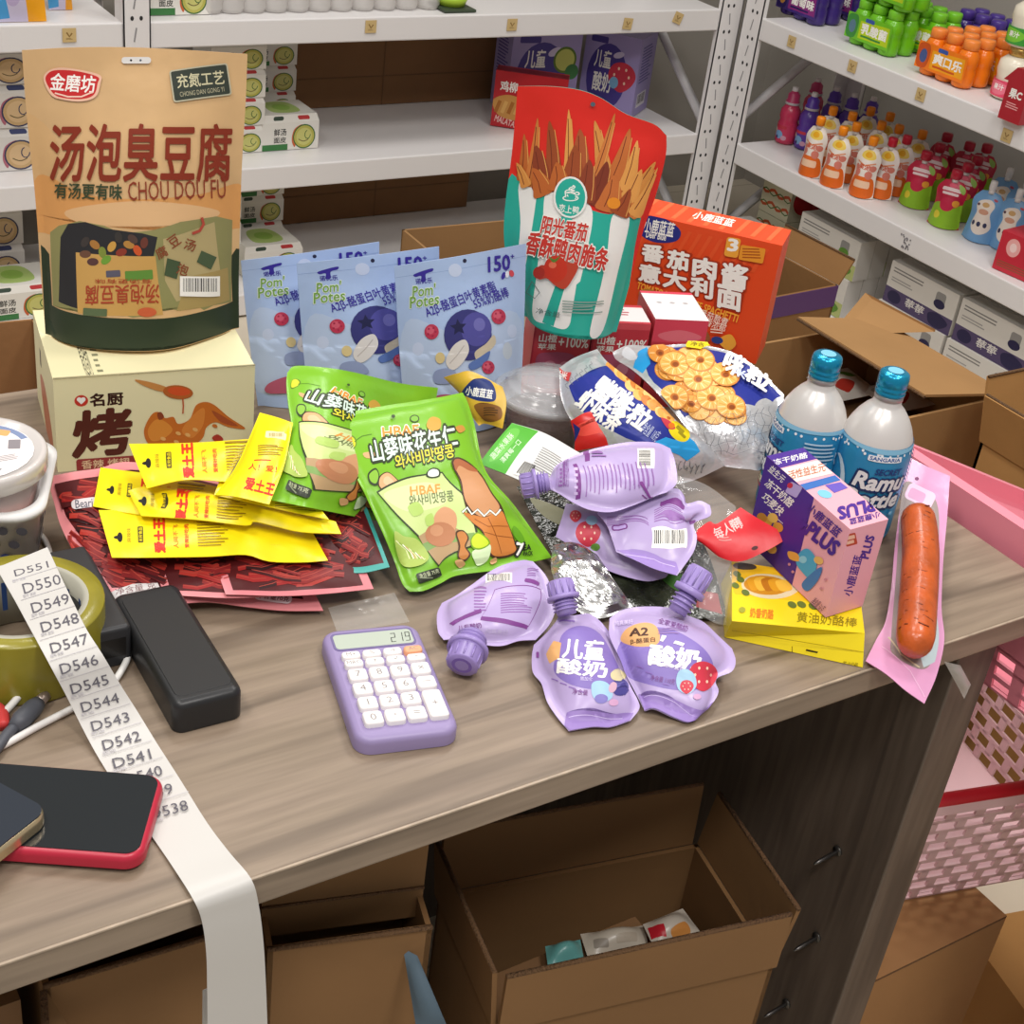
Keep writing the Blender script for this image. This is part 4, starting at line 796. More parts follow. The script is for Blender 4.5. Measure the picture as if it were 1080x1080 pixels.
# ---------------------------------------------------------------- silver and blue snack bags
silv = M('#d8d8da', rough=.3, metal=.55, spec=.5, bump=.25, bscale=60)
blu, sky, ring = ink('#25318c'), ink('#2a9ad8'), ['#e8a24c', '#f0b05a', '#d98f3c', '#f4c074', '#c97a34']
top = [(590, 388, .872), (605, 378, .878), (630, 368, .882)]; rgt = [(630, 368, .882), (640, 381, .884), (664, 400, .888), (690, 420, .886), (716, 446, .872), (741, 464, .858), (765, 491, .836)]
lft = [(590, 388, .872), (592, 420, .862), (606, 448, .853), (640, 478, .844), (672, 500, .834), (695, 514, .826)]; bot = [(695, 514, .826), (730, 507, .826), (765, 491, .836)]
mb, S, A = bag(top, rgt, bot, lft, .012, silv, seal(.04, .75), silv, (26, 34), .0025, 22, 31, [(590, 388), (630, 368), (765, 491), (695, 514)])
A.poly([(600, 407), (615, 396), (627, 391), (640, 386), (652, 398), (672, 412), (692, 426), (716, 449), (728, 462), (716, 476), (702, 470), (690, 472), (660, 462), (630, 446), (610, 430)], blu)
A.d = 8e-6
for k in range(22):
    t = k/21; x = 645+t*60; y = 384+t*57; A.oval(x+3*math.sin(k*2.1), y+3*math.cos(k*1.7), 7, 5, ink(ring[k % 5]), .7); A.oval(x, y, 2.2, 1.6, ink('#b5651e'), .7)
A.text('咪咪', 628, 404, 668, 424, WHITE, .06, .62, .1); A.text('蟹味粒', 622, 414, 690, 440, WHITE, .06, .62, .1); A.text('虾味条', 608, 420, 660, 446, WHITE, .06, .62, .1)
A.poly([(690, 466), (702, 461), (712, 464), (722, 458), (732, 466), (738, 476), (724, 486), (716, 480), (706, 476), (700, 470)], sky); A.oval(716, 455, 13, 9, ink('#e6d018'), .75); A.blob([(697, 441), (706, 444), (712, 452), (704, 452)], ink('#c23a4a')); A.oval(708, 449, 3.4, 3.2, ink('#d8721c')); A.rrect(712, 451, 722, 455, 1, ink('#9a8a14'), .75); A.rrect(714, 457, 724, 460, 1, ink('#9a8a14'), .75)
A.rrect(582, 390, 602, 400, 1, ink('#c83a38'), .3); A.text('米米', 585, 391, 599, 399, WHITE, .03, .3); A.text('净含量 18克', 676, 449, 696, 462, ink('#b8c0e0'), 0, .62)
for k in range(6): A.line([(598+k*5+2*math.sin(j*2), 402-k*4+j*2.0) for j in range(0, 5)], .5, ink('#7d7f86'))
for k in range(7): A.line([(705+k*6+2*math.sin(j+k), 488+3*math.cos(j*1.3+k)+j*1.5) for j in range(7)], .55, ink('#55565c'))
mb.build('snack_bag', None, 'silver and blue crunchy snack bag on the left, behind the clear lidded cup', 'snack bag', 'silver and blue snack bags')
top = [(646, 371, .866), (663, 364, .872), (690, 365, .88), (726, 363, .886), (765, 369, .886), (793, 384, .886), (827, 416, .876)]
rgt = [(827, 416, .876), (826, 432, .866), (824, 448, .856), (819, 470, .84)]; lft = [(646, 371, .866), (650, 379, .866), (667, 390, .87), (684, 405, .872), (700, 422, .87), (716, 441, .862), (734, 465, .85), (752, 488, .836)]
bot = [(752, 488, .836), (765, 492, .835), (790, 495, .834), (804, 494, .834), (819, 470, .84)]
mb, S, A = bag(top, rgt, bot, lft, .014, silv, seal(.03, .8), silv, (32, 28), .003, 22, 37, [(646, 371), (827, 416), (819, 470), (752, 488)], .012)
A.poly([(688, 368), (720, 366), (764, 372), (790, 386), (824, 418), (815, 424), (808, 420), (796, 428), (784, 426), (772, 432), (752, 430), (740, 436), (722, 440), (706, 420), (690, 404), (684, 396)], blu)
A.poly([(682, 366), (689, 372), (686, 384), (678, 394), (668, 388), (673, 376)], sky); A.blob([(660, 366), (668, 370), (672, 378), (664, 380), (656, 374)], ink('#c8c8cc'))
rr = random.Random(3); A.d = 7e-6
for k in range(60):
    t = rr.random(); s_ = rr.random(); x = 692 + 58*s_ + 32*t; y = 372 + 8*s_ + 62*t
    if x > 786 or y > 446: continue
    r_ = rr.uniform(9, 13); A.oval(x, y, r_+.8, r_*.86, ink('#c07428'), .3); A.oval(x, y, r_, r_*.8, ink(ring[k % 4]), .3)
    A.rays(x, y, r_, r_*.8, .45, .9, 5, .7, ink('#d98a3a')); A.rays(x, y, r_, r_*.8, .45, .9, 5, .7, ink('#f7d49a'), .63)
    if k % 2 == 0: A.oval(x, y, r_*.36, r_*.3, ink('#a85a1c'), .3); A.oval(x+.4, y+.4, r_*.2, r_*.16, ink('#7c3c12'), .3)
for x, y in ((712, 386), (712, 420), (750, 421), (736, 402), (764, 397), (738, 382), (770, 430)):
    A.oval(x, y, 15.5, 12.5, ink('#c9803a'), .2); A.oval(x-.5, y-.6, 14.5, 11.5, ink('#f0b25c'), .2)
    A.rays(x, y, 14.5, 11.5, .42, .93, 9, .9, ink('#dd9440')); A.rays(x, y, 14.5, 11.5, .42, .93, 9, .8, ink('#f8d8a0'), .35)
    A.oval(x, y, 4.6, 3.8, ink('#b8691e'), .2); A.oval(x+.6, y+.5, 3, 2.4, ink('#8a4512'), .2)
A.d = 1.2e-5; A.poly([(725, 364), (745, 364), (748, 369), (738, 373), (724, 371)], ink('#e6d018')); A.text('净含', 728, 365, 742, 370, ink('#6a5a10'), .02, .1)
A.text('咪', 762, 376, 784, 400, WHITE, .07, .45, .1); A.text('粒', 784, 394, 812, 412, WHITE, .07, .55, .1); A.text('米', 770, 392, 786, 402, ink('#c8d0f0'), .05, .5)
for k in range(11): A.line([(738+k*7+2*math.sin(j*1.7+k), 446-k*1.5+j*5.2) for j in range(8)], .4, ink('#5a5b62'))
for k in range(5): A.line([(745+j*9, 440+k*9+2.5*math.sin(j*1.9+k*2)) for j in range(8)], .35, ink('#6a6b72'))
mb.build('snack_bag', None, 'silver and blue snack bag with orange corn rings on the right, next to the bottles', 'snack bag', 'silver and blue snack bags')

# ---------------------------------------------------------------- aluminium bottles
alu, cap_m, blab = M('#cfcbc7', rough=.3, metal=.18, spec=.7), M('#1b93bb', rough=.22, metal=.6, spec=.6), M('#2f8fc0', rough=.3, metal=.25)
def bottle(base, turn, label):
    t = thing('aluminium_bottle', label, 'bottle', base, 'blue and silver aluminium drink bottles'); mw = Matrix.Translation(base); r = .0295
    m = MB(); m.lathe([(.020, 0), (.0255, .001), (.0285, .005), (r, .010)], blab, 40, mw, caps=True); m.lathe([(r, .010), (r, .078), (.0289, .084), (.0277, .090)], blab, 40, mw, caps=False)
    m.lathe([(.0277, .090), (.0274, .091), (.0245, .099), (.0205, .1065), (.016, .1125), (.0125, .116), (.0112, .118), (.0106, .124)], alu, 40, mw, caps=False)
    def rad(z): return r if z < .078 else r-(r-.0289)*(z-.078)/.006 if z < .084 else .0289-.0012*(z-.084)/.006
    S = Sheet(lambda u, v: base + V((rad(.09-.08*v)*math.sin((u-.5)*math.pi*1.5+turn)*1.0006, -rad(.09-.08*v)*math.cos((u-.5)*math.pi*1.5+turn)*1.0006, .09-.08*v)), 40, 40)
    A = Art(S, m, 1)
    for k in range(26): rr2 = random.Random(k); A.oval(rr2.random(), .03+.05*rr2.random(), .008, .014, ink('#dfe6ea'))
    A.blob([(0, .0), (.5, -.0), (1, 0), (1, .04), (.8, .03), (.5, .05), (.2, .025), (0, .05)], ink('#7fb6d2'))
    A.rrect(.40, .07, .60, .13, .01, ink('#dfe4e8')); A.text('SANGARIA', .41, .08, .59, .12, ink('#2a5a9a'), .05); A.text('SECRET', .46, .2, .62, .27, ink('#20407c'), .05, 0, .08)
    A.otext('Ramu', .36, .26, .66, .45, ink('#dfe2e4'), ink('#1f3360'), .06, .1, 0, .12); A.otext('Bottle', .33, .46, .66, .64, ink('#dfe2e4'), ink('#1f3360'), .06, .1, 0, .12)
    A.rrect(.36, .71, .54, .78, .01, ink('#ece8c8')); A.text('ラムボトル', .37, .72, .53, .77, ink('#2a2a2e'), .04); A.text('ラムネ味', .37, .79, .52, .84, ink('#c83a3a'), .03)
    for x, y, q in ((.56, .76, .04), (.6, .84, .045), (.54, .9, .035), (.63, .72, .025)): A.oval(x, y, q*.7, q, ink('#5fb2dc')); A.oval(x-.006, y-.01, q*.4, q*.55, ink('#9ad0e8'))
    A.line([(.2+.1*math.cos(a), .55+.35*math.sin(a)) for a in (-1.4+k*.28 for k in range(11))], .03, ink('#bcd4e2')); A.line([(.28, .86), (.34, .8), (.4, .74)], .03, ink('#e6dfae'))
    A.lines(.74, .12, .95, .7, 14, ink('#a9cbe0'), 3); A.text('ラムネ', .08, .2, .2, .4, ink('#d4dfe6'), .05)
    m.build('bottle_body', t)
    m = MB(); m.lathe([(.0107, .1215), (.0114, .122), (.0114, .1255), (.0108, .126)], M('#a8a5a4', rough=.4, metal=.7), 32, mw); m.lathe([(.0112, .126), (.0119, .1264), (.0119, .1285), (.0113, .1293), (.0119, .1301), (.012, .1325), (.0114, .1333), (.012, .1341), (.0121, .1395), (.0114, .1432), (.0095, .1446), (.0, .145)], cap_m, 32, mw)
    m.add([(base.x+.0062*math.cos(a), base.y+.0062*math.sin(a), base.z+.1453) for a in (k*math.pi/8 for k in range(16))], [list(range(16))], M('#7cc0dc', rough=.3)); m.build('bottle_cap', t)
def under(px, py, h):                             # ground point whose upright reaches the sight line at height h
    p = at(px, py, .8+h); p.z = .8; return p
bottle(under(874, 373, .145), -2.0, 'blue and silver aluminium bottle on the left, touching the silver snack bag')
bottle(under(945, 391, .145), -.5, 'blue and silver aluminium bottle on the right, behind the pink and purple carton')

# ---------------------------------------------------------------- yellow cheese pack, pink and purple carton, red packet, sausage
ych = film('#e8cf1c', rough=.28, bump=.05)
zt = .8215; q = [at(772, 655, zt), at(912, 668, zt), at(905, 612, zt), at(772, 592, zt)]
bq = [at(764, 672, .8005), at(910, 704, .8005)]; d3, d4 = q[2]+V((.004, .002, 0)), q[3]+V((-.004, .002, 0)); d3.z = d4.z = .8005
mb = MB(); mb.hexa([bq[0], bq[1], d3, d4, q[0], q[1], q[2], q[3]], ych)
S = Sheet(quad(q[3], q[2], q[1], q[0])); A = Art(S, mb, 1, uv=homog((772, 592), (905, 612), (912, 668), (772, 655)))
A.blob([(774, 594), (810, 597), (860, 606), (900, 613), (902, 632), (850, 636), (790, 628), (774, 624)], ink('#ecb91e')); A.oval(815, 620, 32, 13, ink('#d9c8a0'), .1); A.oval(812, 619, 26, 10, ink('#c8861e'), .1)
for k in range(5): A.blob([(790+k*8, 612+k*.8), (802+k*8, 610+k), (808+k*8, 620+k), (796+k*8, 624+k*.5)], ink(('#d8961f', '#e8b23c', '#b8701a')[k % 3]))
A.oval(787, 598, 14, 4, ink('#4a3f36'), .1)
for x, y in ((778, 606), (782, 612), (776, 618), (788, 626), (850, 640), (862, 642), (840, 640)): A.oval(x, y, 5, 3, ink('#5f6f2c'), .4)
A.text('奶香奶酪', 793, 643, 820, 653, ink('#d97a1a'), .04, .1); A.text('黄油奶酪棒', 845, 650, 905, 660, ink('#8a7a10'), 0, .1); A.oval(784, 644, 4, 3, ink('#9a9a30'))
S = Sheet(quad(q[0], q[1], bq[1], bq[0])); A = Art(S, mb, 1, uv=homog((772, 655), (912, 668), (910, 704), (764, 672))); A.line([(770, 664), (911, 687)], .8, ink('#b8a010')); A.rrect(824, 677, 837, 680, .5, ink('#4a420c'), .18); A.line([(811, 674), (810, 686)], .6, ink('#a08c10')); A.text('黄油奶酪', 872, 694, 900, 700, ink('#8a7a10'), 0, .2)
mb.build('snack_pack', None, 'bright yellow flat snack pack lying under the pink and purple carton', 'snack pack')

pk, pu2 = M('#e8a7b4', rough=.42), ink('#4b2b8c')
R0 = at(877, 653, .8225); zt = zabove(R0, 897, 558.5); q5 = at(897, 558.5, zt); ax = q5-at(808.6, 481, zt); w_ = ax.length; ax.normalize(); q6 = at(937, 547.5, zt); ay = (q6-q5); d_ = ay.length; ay.normalize()
R0 = V((q5.x, q5.y, .8225)); B = Box(R0-ax*w_, ax, ay, w_, d_, zt-.8225, pk)
A = B.pxart('front', (808.6, 481), (897, 558.5), (877, 653), (789, 574)); A.poly([(808.6, 481), (860, 525.5), (841, 621), (789, 574)], pu2)
A.text('益生元', 810, 496.5, 831, 504.5, WHITE, .02, .72); A.text('冻干奶酪', 805, 516, 843, 526, WHITE, .03, .72); A.text('巧麦块', 803, 528, 832, 538, WHITE, .03, .72); A.line([(813, 541), (829, 554)], .6, WHITE); A.rrect(832, 511, 846, 524, 2, ink('#b9a9dc'), .5); A.oval(835, 513, 3, 3, ink('#c8324a'))
for x, y, c in ((812, 552, '#d8a23c'), (818, 548, '#e8bc5a'), (806, 548, '#c2842c'), (824, 558, '#d29a3c'), (816, 562, '#a86a2c'), (822, 570, '#d8a84c'), (812, 576, '#c48a34'), (818, 582, '#e2b85c')): A.oval(x, y, 6, 5, ink(c), .7)
A.text('小鹿蓝蓝', 849, 544, 893, 554, pu2, .03, .72, -.1); A.text('+PLUS', 842, 557, 891, 574, pu2, .08, .66, -.15)
A.blob([(848, 585), (856, 580), (864, 588), (866, 600), (860, 612), (852, 606), (845, 596)], ink('#4aa3cc')); A.blob([(836, 584), (846, 586), (848, 594), (838, 592)], ink('#e0a24c')); A.blob([(866, 602), (872, 600), (868, 614), (858, 626), (852, 618)], ink('#3c76b8')); A.oval(868, 592, 5, 4, ink('#e0b26a'), .5); A.oval(852, 592, 4, 4, ink('#8cc8e0')); A.text('净含量 56克', 862, 635, 877, 645, ink('#7a4a66'), .0, .72)
for x, y in ((842, 606), (838, 598), (876, 612), (872, 622)): A.oval(x, y, 1.6, 1.6, ink('#c8869a'))
A = B.pxart('right', (897, 558.5), (937, 547.5), (915, 643.5), (877, 653)); A.rrect(892, 563, 904, 576, 1.5, ink('#b8452e'), -.25); A.rrect(894, 565, 902, 569, .5, ink('#e8b8a0'), -.25); A.rrect(893.5, 570.5, 901.5, 574, .5, ink('#e8b8a0'), -.25); A.text('小鹿蓝蓝', 880, 604, 925, 614, pu2, .03, -1.36); A.text('PLUS', 903, 573, 929, 583, pu2, .07, -1.36)
A = B.pxart('top', (845.5, 473.5), (937, 547.5), (897, 558.5), (808.6, 481)); A.poly([(845.5, 473.5), (859, 484.5), (822, 493), (808.6, 481)], pu2); A.text('冻干奶酪', 815, 481, 850, 487, WHITE, .02, -.2); A.poly([(860, 486), (876, 499), (838, 507), (823, 494)], ink('#e9dcd2')); A.text('活性益生元', 830, 492, 868, 501, ink('#b86a4c'), .03, -.22)
A.poly([(878, 501), (884, 506), (848, 516), (842, 510)], ink('#3c6cb4')); A.poly([(884, 508), (892, 514), (878, 519), (868, 511)], ink('#6a58b8')); A.oval(868, 520, 8, 4, ink('#7cc0d8'), .3); A.text('PLUS', 882, 529, 922, 544, pu2, .08, math.pi-.24); A.text('小鹿蓝蓝', 895, 543, 928, 550, pu2, .03, math.pi-.24)
B.mb.build('food_box', None, 'pink and purple carton standing upright on the yellow pack beside the sausage', 'box')

rp = film('#d3202a', rough=.38)
mb, S, A = bag([(735, 559, .846), (748, 550, .852), (757, 552, .852), (781, 535, .858)], [(781, 535, .858), (800, 547, .856), (834, 566, .85)], [(742, 574, .838), (760, 588, .834), (782, 592, .834), (810, 580, .842), (834, 566, .85)], [(735, 559, .846), (734, 568, .842), (742, 574, .838)], .0008, rp, seal(.05, .5), rp, (18, 16), .0008, 22, 13, [(735, 559), (781, 535), (834, 566), (742, 574)])
A.text('每人间', 752, 551, 782, 564, ink('#f0c0bc'), .02, -.45); A.text('鸭鸭', 770, 546, 782, 558, ink('#f0c0bc'), .03, -.45); A.oval(796, 578, 3.5, 2, ink('#4a1418'), -.3); A.lines(758, 566, 772, 571, 2, ink('#e8908c'))
mb.build('snack_packet', None, 'glossy red snack packet leaning against the purple side of the pink carton', 'snack packet')

pkf = film('#d89ac0', rough=.25, alpha=1)
sz = lambda x, y: .806
top = [(957, 481, .846), (978, 492, .846), (1002, 502, .845)]; rgt = [(1002, 502, .845), (999, 545, .831), (995, 590, .82), (993, 640, .811), (996, 675, .805), (988, 712, .797), (975, 742, .792)]
lft = [(957, 481, .846), (950, 530, .832), (944, 575, .821), (940, 620, .814), (934, 655, .807), (924, 675, .8045), (913, 697, .8045)]; bot = [(913, 697, .8045), (935, 711, .803), (955, 728, .799), (975, 742, .792)]
mb, S, A = bag(top, rgt, bot, lft, .0015, pkf, seal(.05, .5), pkf, (18, 30), .0008, 20, 17, [(957, 481), (1002, 502), (975, 742), (913, 697)])
A.blob([(950, 520), (956, 508), (966, 512), (988, 530), (990, 580), (988, 640), (985, 690), (972, 706), (942, 690), (940, 670), (944, 620), (948, 560)], ink('#9a8a86')); A.poly([(978, 645), (988, 648), (986, 698), (974, 704), (970, 690)], ink('#b9c8cc'))
A.line([(937, 672), (950, 690), (970, 704)], 1.6, ink('#d9c9a8')); A.rrect(955, 514, 986, 532, 5, ink('#e9c4dc'), .45); A.rrect(958, 517, 976, 528, 3, ink('#d8a0c4'), .45); A.oval(967, 505, 2.2, 1.8, ink('#7a3a6a')); A.line([(930, 682), (960, 708), (975, 735)], 1, ink('#e6b4d2'))
pk_o = mb.build('sausage_pack', None, 'pink wrapper holding one grilled sausage, its end hanging over the counter edge', 'sausage pack')
m = MB(); sm = M('#b4501a', rough=.34, spec=.5, coat=.15, var=.22, vscale=60, bump=.15, bscale=90)
cl = smooth_line([at(966, 536, .846), at(969, 552, .842), at(971, 580, .836), at(970, 610, .831), at(968, 640, .8262), at(966, 668, .8225), at(964, 687, .821)], 30); n = len(cl)-1
m.tube(cl, [.0135*min(1, (1-(abs(2*i/n-1))**9))**.5+.0004 for i in range(n+1)], sm, 16)
rs = random.Random(6)
for k in range(30):
    i = rs.randint(3, n-3); p_ = cl[i]; t_ = (cl[i+1]-cl[i-1]).normalized(); c_ = (CAM-p_).normalized(); c_ = (c_-t_*c_.dot(t_)).normalized(); s_ = t_.cross(c_); a_ = rs.uniform(-1.0, 1.0); L_ = rs.uniform(.001, .003); w_ = rs.uniform(-.5, .5)
    pts_ = [p_ + t_*L_*q*w_ + (c_*math.cos(a_+q*L_/.0135) + s_*math.sin(a_+q*L_/.0135))*.01345 for q in (-1, -.5, 0, .5, 1)]; m.tube(pts_, .0005, M('#6e2c12', rough=.4), 5)
m.build('sausage', pk_o)
m = MB(); S_ = Sheet(coons(E3([(953, 520, .838), (985, 535, .837)]), E3([(985, 535, .837), (990, 600, .825), (986, 695, .808)]), E3([(940, 690, .808), (986, 695, .808)]), E3([(953, 520, .838), (946, 600, .825), (940, 690, .808)])), 14, 22, .016, seal(.02, .5), .0012, 30, 3)
S_.front(m, M('#ffffff', rough=.1, alpha=.025, spec=1)); m.build('clear_film', pk_o)
# ---------------------------------------------------------------- yogurt pouches with spouts
lil = film('#b3a0cc', rough=.3); lilcap = M('#9884c0', rough=.32, spec=.5)
vio, mag = ink('#8470b6'), ink('#7a3f86')
def spout(parent, a, b, k_=1.15, ring=.42):
    rn, rr, rc = .0058*k_, .0098*k_, .0078*k_
    a, b = V(a), V(b); d = b-a; P = lambda k: a+d*k; m = MB()
    m.tube([P(0), P(ring)], rn, lilcap, 14)
    for k in (.12, .22, .32): m.tube([P(k), P(k+.03)], rn*1.28, lilcap, 14)
    m.build('spout', parent); m = MB()
    m.tube([P(ring), P(ring+.01), P(ring+.12), P(ring+.13)], [rr*.94, rr, rr, rr*.9], lilcap, 22); m.tube([P(ring+.13), P(ring+.16), P(.97), P(1)], [rc*1.08, rc, rc*.96, rc*.86], lilcap, 22)
    z = d.normalized(); x = z.orthogonal().normalized(); y = z.cross(x)
    for k in range(12):
        t = k*math.pi/6; e = (x*math.cos(t)+y*math.sin(t))*rc*1.0; m.tube([P(ring+.17)+e, P(.95)+e*.97], .0007, lilcap, 4)
    m.add([P(1.002)+(x*math.cos(t)+y*math.sin(t))*rc*.62 for t in (i*math.pi/8 for i in range(16))], [list(range(16))], M('#7d62b0', rough=.5)); m.add([P(1.004)+(x*math.cos(t)+y*math.sin(t))*rc*.42 for t in (i*math.pi/8 for i in range(16))], [list(range(16))], lilcap)
    return m.build('screw_cap', parent)
def yogurt(edges, T, uvq, label, art, sp=None, seed=0, prof=None, n=(26, 28)):
    mb, S, A = bag(*edges, T, lil, prof or seal(.09, .6), lil, n, .0016, 20, seed, uvq, T*.3); art(A)
    xs = sum((p for p in mb.v[:(n[0]+1)*(n[1]+1)]), V())/((n[0]+1)*(n[1]+1))
    t = thing('yogurt_pouch', label, 'pouch', xs, 'lilac yogurt pouches'); mb.build('pouch_body', t)
    if sp: spout(t, *sp)
    return t
def straw(A, x, y, r, rot=0):
    A.blob([(x-r*math.cos(rot+a)*k, y-r*math.sin(rot+a)*k) for a, k in ((0, 1), (.8, 1), (1.6, .95), (2.4, 1), (3.1, 1.05), (3.9, 1), (4.7, 1.15), (5.5, 1))], ink('#c8384a'))
    for k in range(6): A.oval(x+r*.55*math.cos(k*1.05), y+r*.55*math.sin(k*1.05), r*.08, r*.11, ink('#f0c8b0'))
def front_art(A, berry):
    pass
def art6(A):
    A.blob([(650, 690), (664, 668), (700, 662), (735, 678), (752, 700), (744, 724), (716, 728), (684, 722), (660, 712)], vio)
    A.blob([(655, 676), (660, 664), (676, 657), (690, 659), (696, 670), (692, 680), (672, 682)], ink('#dba56c')); A.text('A2', 664, 662, 684, 671, ink('#4a2a1c'), .06, -.05, .1); A.text('β-酪蛋白', 665, 673, 691, 679, ink('#4a2a1c'), .02, -.1)
    A.text('酸奶', 684, 682, 740, 705, WHITE, .07, .12); A.poly([(698, 670), (703, 671), (699, 677), (696, 676)], WHITE); A.poly([(712, 676), (722, 679), (720, 682), (710, 679)], WHITE)
    A.text('草莓混合', 700, 701, 722, 706, ink('#e8def4'), 0, .2); A.text('全家爱酸奶', 694, 656, 726, 662, mag, .0, .28); A.lines(694, 664, 724, 670, 3, ink('#9a7ab0'), 2)
    straw(A, 741, 712, 15); A.blob([(716, 708), (724, 706), (732, 712), (734, 724), (726, 732), (716, 728), (713, 718)], ink('#9fc4dc')); straw(A, 724, 724, 7); A.oval(735, 735, 4, 3, ink('#cfa0c4'))
    for k in range(4): A.line([(672+k*9, 700+k*6.5+2), (679+k*9, 705+k*6)], .9, ink('#8a68b4'))
    A.text('净含量 110克', 686, 714, 712, 720, mag, 0, .2); A.text('纯真美好', 649, 655, 668, 660, ink('#d8c8ea'), .03, -.1)
    A.poly([(673, 733), (684, 734), (712, 738), (742, 748), (752, 741), (739, 752), (727, 762), (690, 748), (680, 750)], ink('#8e74b4')); A.line([(680, 736), (712, 741), (738, 752)], .6, ink('#cdbbe6'))
z6 = .808
yogurt(([(643, 652, .828), (655, 644, .83), (675, 640, .832), (706, 641, .83), (727, 650, .828), (742, 656, .826), (757, 670, .822), (772, 684, .818)], [(772, 684, .818), (776, 697, .816), (772, 708, .815), (758, 714, .814), (755, 720, .812), (758, 729, .809), (752, 741, .807), (739, 752, .8035)],
        [(680, 750, .8035), (690, 748, .806), (710, 757, .803), (727, 762, .802), (739, 752, .8035)], [(643, 652, .828), (643, 671, .824), (654, 695, .817), (660, 711, .813), (672, 734, .806), (680, 750, .8035)]),
       .014, [(643, 652), (772, 684), (739, 752), (680, 750)], 'lilac yogurt pouch front right, tan badge and strawberry on its front, cap pointing up', art6, (at(714, 646, .836), at(741, 600, .862)), 3)
def art5(A):
    A.blob([(588, 686), (594, 668), (612, 660), (632, 668), (648, 694), (655, 716), (640, 726), (616, 726), (594, 718), (584, 706)], vio)
    A.poly([(576, 690), (584, 676), (592, 678), (590, 694), (580, 700)], ink('#dba56c'))
    A.text('儿童', 593, 674, 638, 696, WHITE, .045, .08); A.text('酸奶', 587, 696, 641, 713, WHITE, .05, .1); A.text('黑加仑', 612, 714, 625, 718, ink('#e0d4f0'), 0, .05)
    A.oval(654, 725, 9, 9, ink('#4a4488')); A.oval(651, 722, 3, 3, ink('#6a64a8')); A.blob([(644, 710), (652, 706), (660, 712), (656, 718), (646, 717)], ink('#d8cba0')); A.blob([(624, 722), (632, 718), (642, 722), (646, 734), (638, 740), (626, 736)], ink('#9fc4dc')); A.oval(634, 737, 7, 5, ink('#7a70b8')); A.oval(647, 741, 5, 3.6, ink('#cfa0c4')); A.oval(646, 725, 4, 6, ink('#d0a8bc'), .4)
    for k in range(4): A.line([(582+k*9, 716+k*4.2), (589+k*9, 718.5+k*4)], .9, ink('#8a68b4'))
    A.text('净含量', 604, 727, 620, 733, mag, 0, .1); A.poly([(594, 766), (598, 752), (622, 750), (650, 753), (668, 752), (664, 760), (644, 767), (626, 767), (602, 772)], ink('#8e74b4')); A.line([(600, 757), (626, 755), (656, 758)], .7, ink('#cdbbe6'))
    A.lines(590, 655, 612, 659, 1, ink('#8a68b4')); A.rrect(566, 688, 569, 694, .5, mag)
yogurt(([(563, 680, .81), (576, 668, .818), (586, 656, .826), (591, 649, .829), (606, 649, .83), (620, 647, .828), (632, 654, .825), (642, 666, .822)], [(642, 666, .822), (653, 689, .815), (664, 721, .809), (673, 739, .806), (674, 748, .805), (665, 760, .8035)],
        [(600, 771, .8025), (625, 767, .803), (644, 767, .803), (665, 760, .8035)], [(563, 680, .81), (561, 692, .808), (562, 709, .807), (571, 721, .806), (577, 740, .804), (588, 757, .803), (600, 771, .8025)]),
       .014, [(563, 680), (642, 666), (665, 760), (600, 771)], 'lilac yogurt pouch front middle, upright lettering with blue berries on its front', art5, (at(598, 648, .836), at(590, 612, .852)), 5)
def art4(A):
    A.barcode(512, 604, 540, 615, WHITE, BLACK, seed=6)
    A.line([(522, 622), (570, 622), (557, 661), (507, 652), (522, 622)], .6, mag); A.lines(528, 626, 562, 648, 9, ink('#9268a8'), 4)
    A.poly([(508, 650), (557, 660), (555.5, 664), (506.5, 654)], mag); A.lines(500, 620, 514, 646, 8, ink('#9268a8'), 6); A.poly([(484, 652), (507, 642), (508, 646), (478, 660), (474, 658)], mag); A.rrect(553, 612, 569, 616, 1.5, mag, .3); A.lines(556, 600, 568, 609, 4, ink('#9268a8'), 2)
    A.text('儿童酸奶', 483, 658, 508, 664, mag, .02, -.15); A.text('纯真美好', 512, 663, 536, 669, ink('#b8a8cc'), .04, .08)
yogurt(([(466, 636, .812), (481, 628, .816), (497, 617, .82), (523, 599, .824), (549, 591, .825), (562, 592, .825)], [(562, 592, .825), (575, 606, .823), (582, 622, .821), (587, 637, .818), (580, 658, .814), (565, 675, .81)],
        [(468, 675, .806), (490, 673, .809), (512, 680, .808), (530, 681, .808), (547, 676, .809), (565, 675, .81)], [(466, 636, .812), (461, 648, .81), (462, 666, .807), (468, 675, .806)]),
       .013, [(466, 636), (562, 592), (565, 675), (468, 675)], 'lilac yogurt pouch lying back side up at lower left, its cap facing the calculator', art4, (at(499, 670, .82), at(487, 702, .814), 1.45), 7)
def backprint(A, x0, y0, dx, dy):
    pass
def art1(A):
    A.barcode(672, 473, 690, 494, WHITE, BLACK, True, 3); A.poly([(604, 490), (608, 489), (612, 526), (607, 527)], mag); A.poly([(615, 476), (621, 475), (622, 486), (617, 487)], mag)
    for k in range(5): A.rect(605.5, 493+k*6.5, 609.5, 496+k*6.5, ink('#c9b4dc'))
    for k in range(15): A.line([(615+k*4.6, 491-k*.3+(k % 3)), (618+k*4.6, 524-k*.6-(k*5 % 7))], 1.1, ink('#9268a8'))
    for k in range(6): A.line([(662+k*5, 495), (664+k*5, 517-k)], 1, ink('#9268a8'))
    A.rrect(674, 508, 678, 522, 1.8, mag); A.text('儿童酸奶', 587, 482, 600, 514, ink('#8a5a9c'), .0, 0); A.lines(624, 478, 640, 484, 2, ink('#9268a8'))
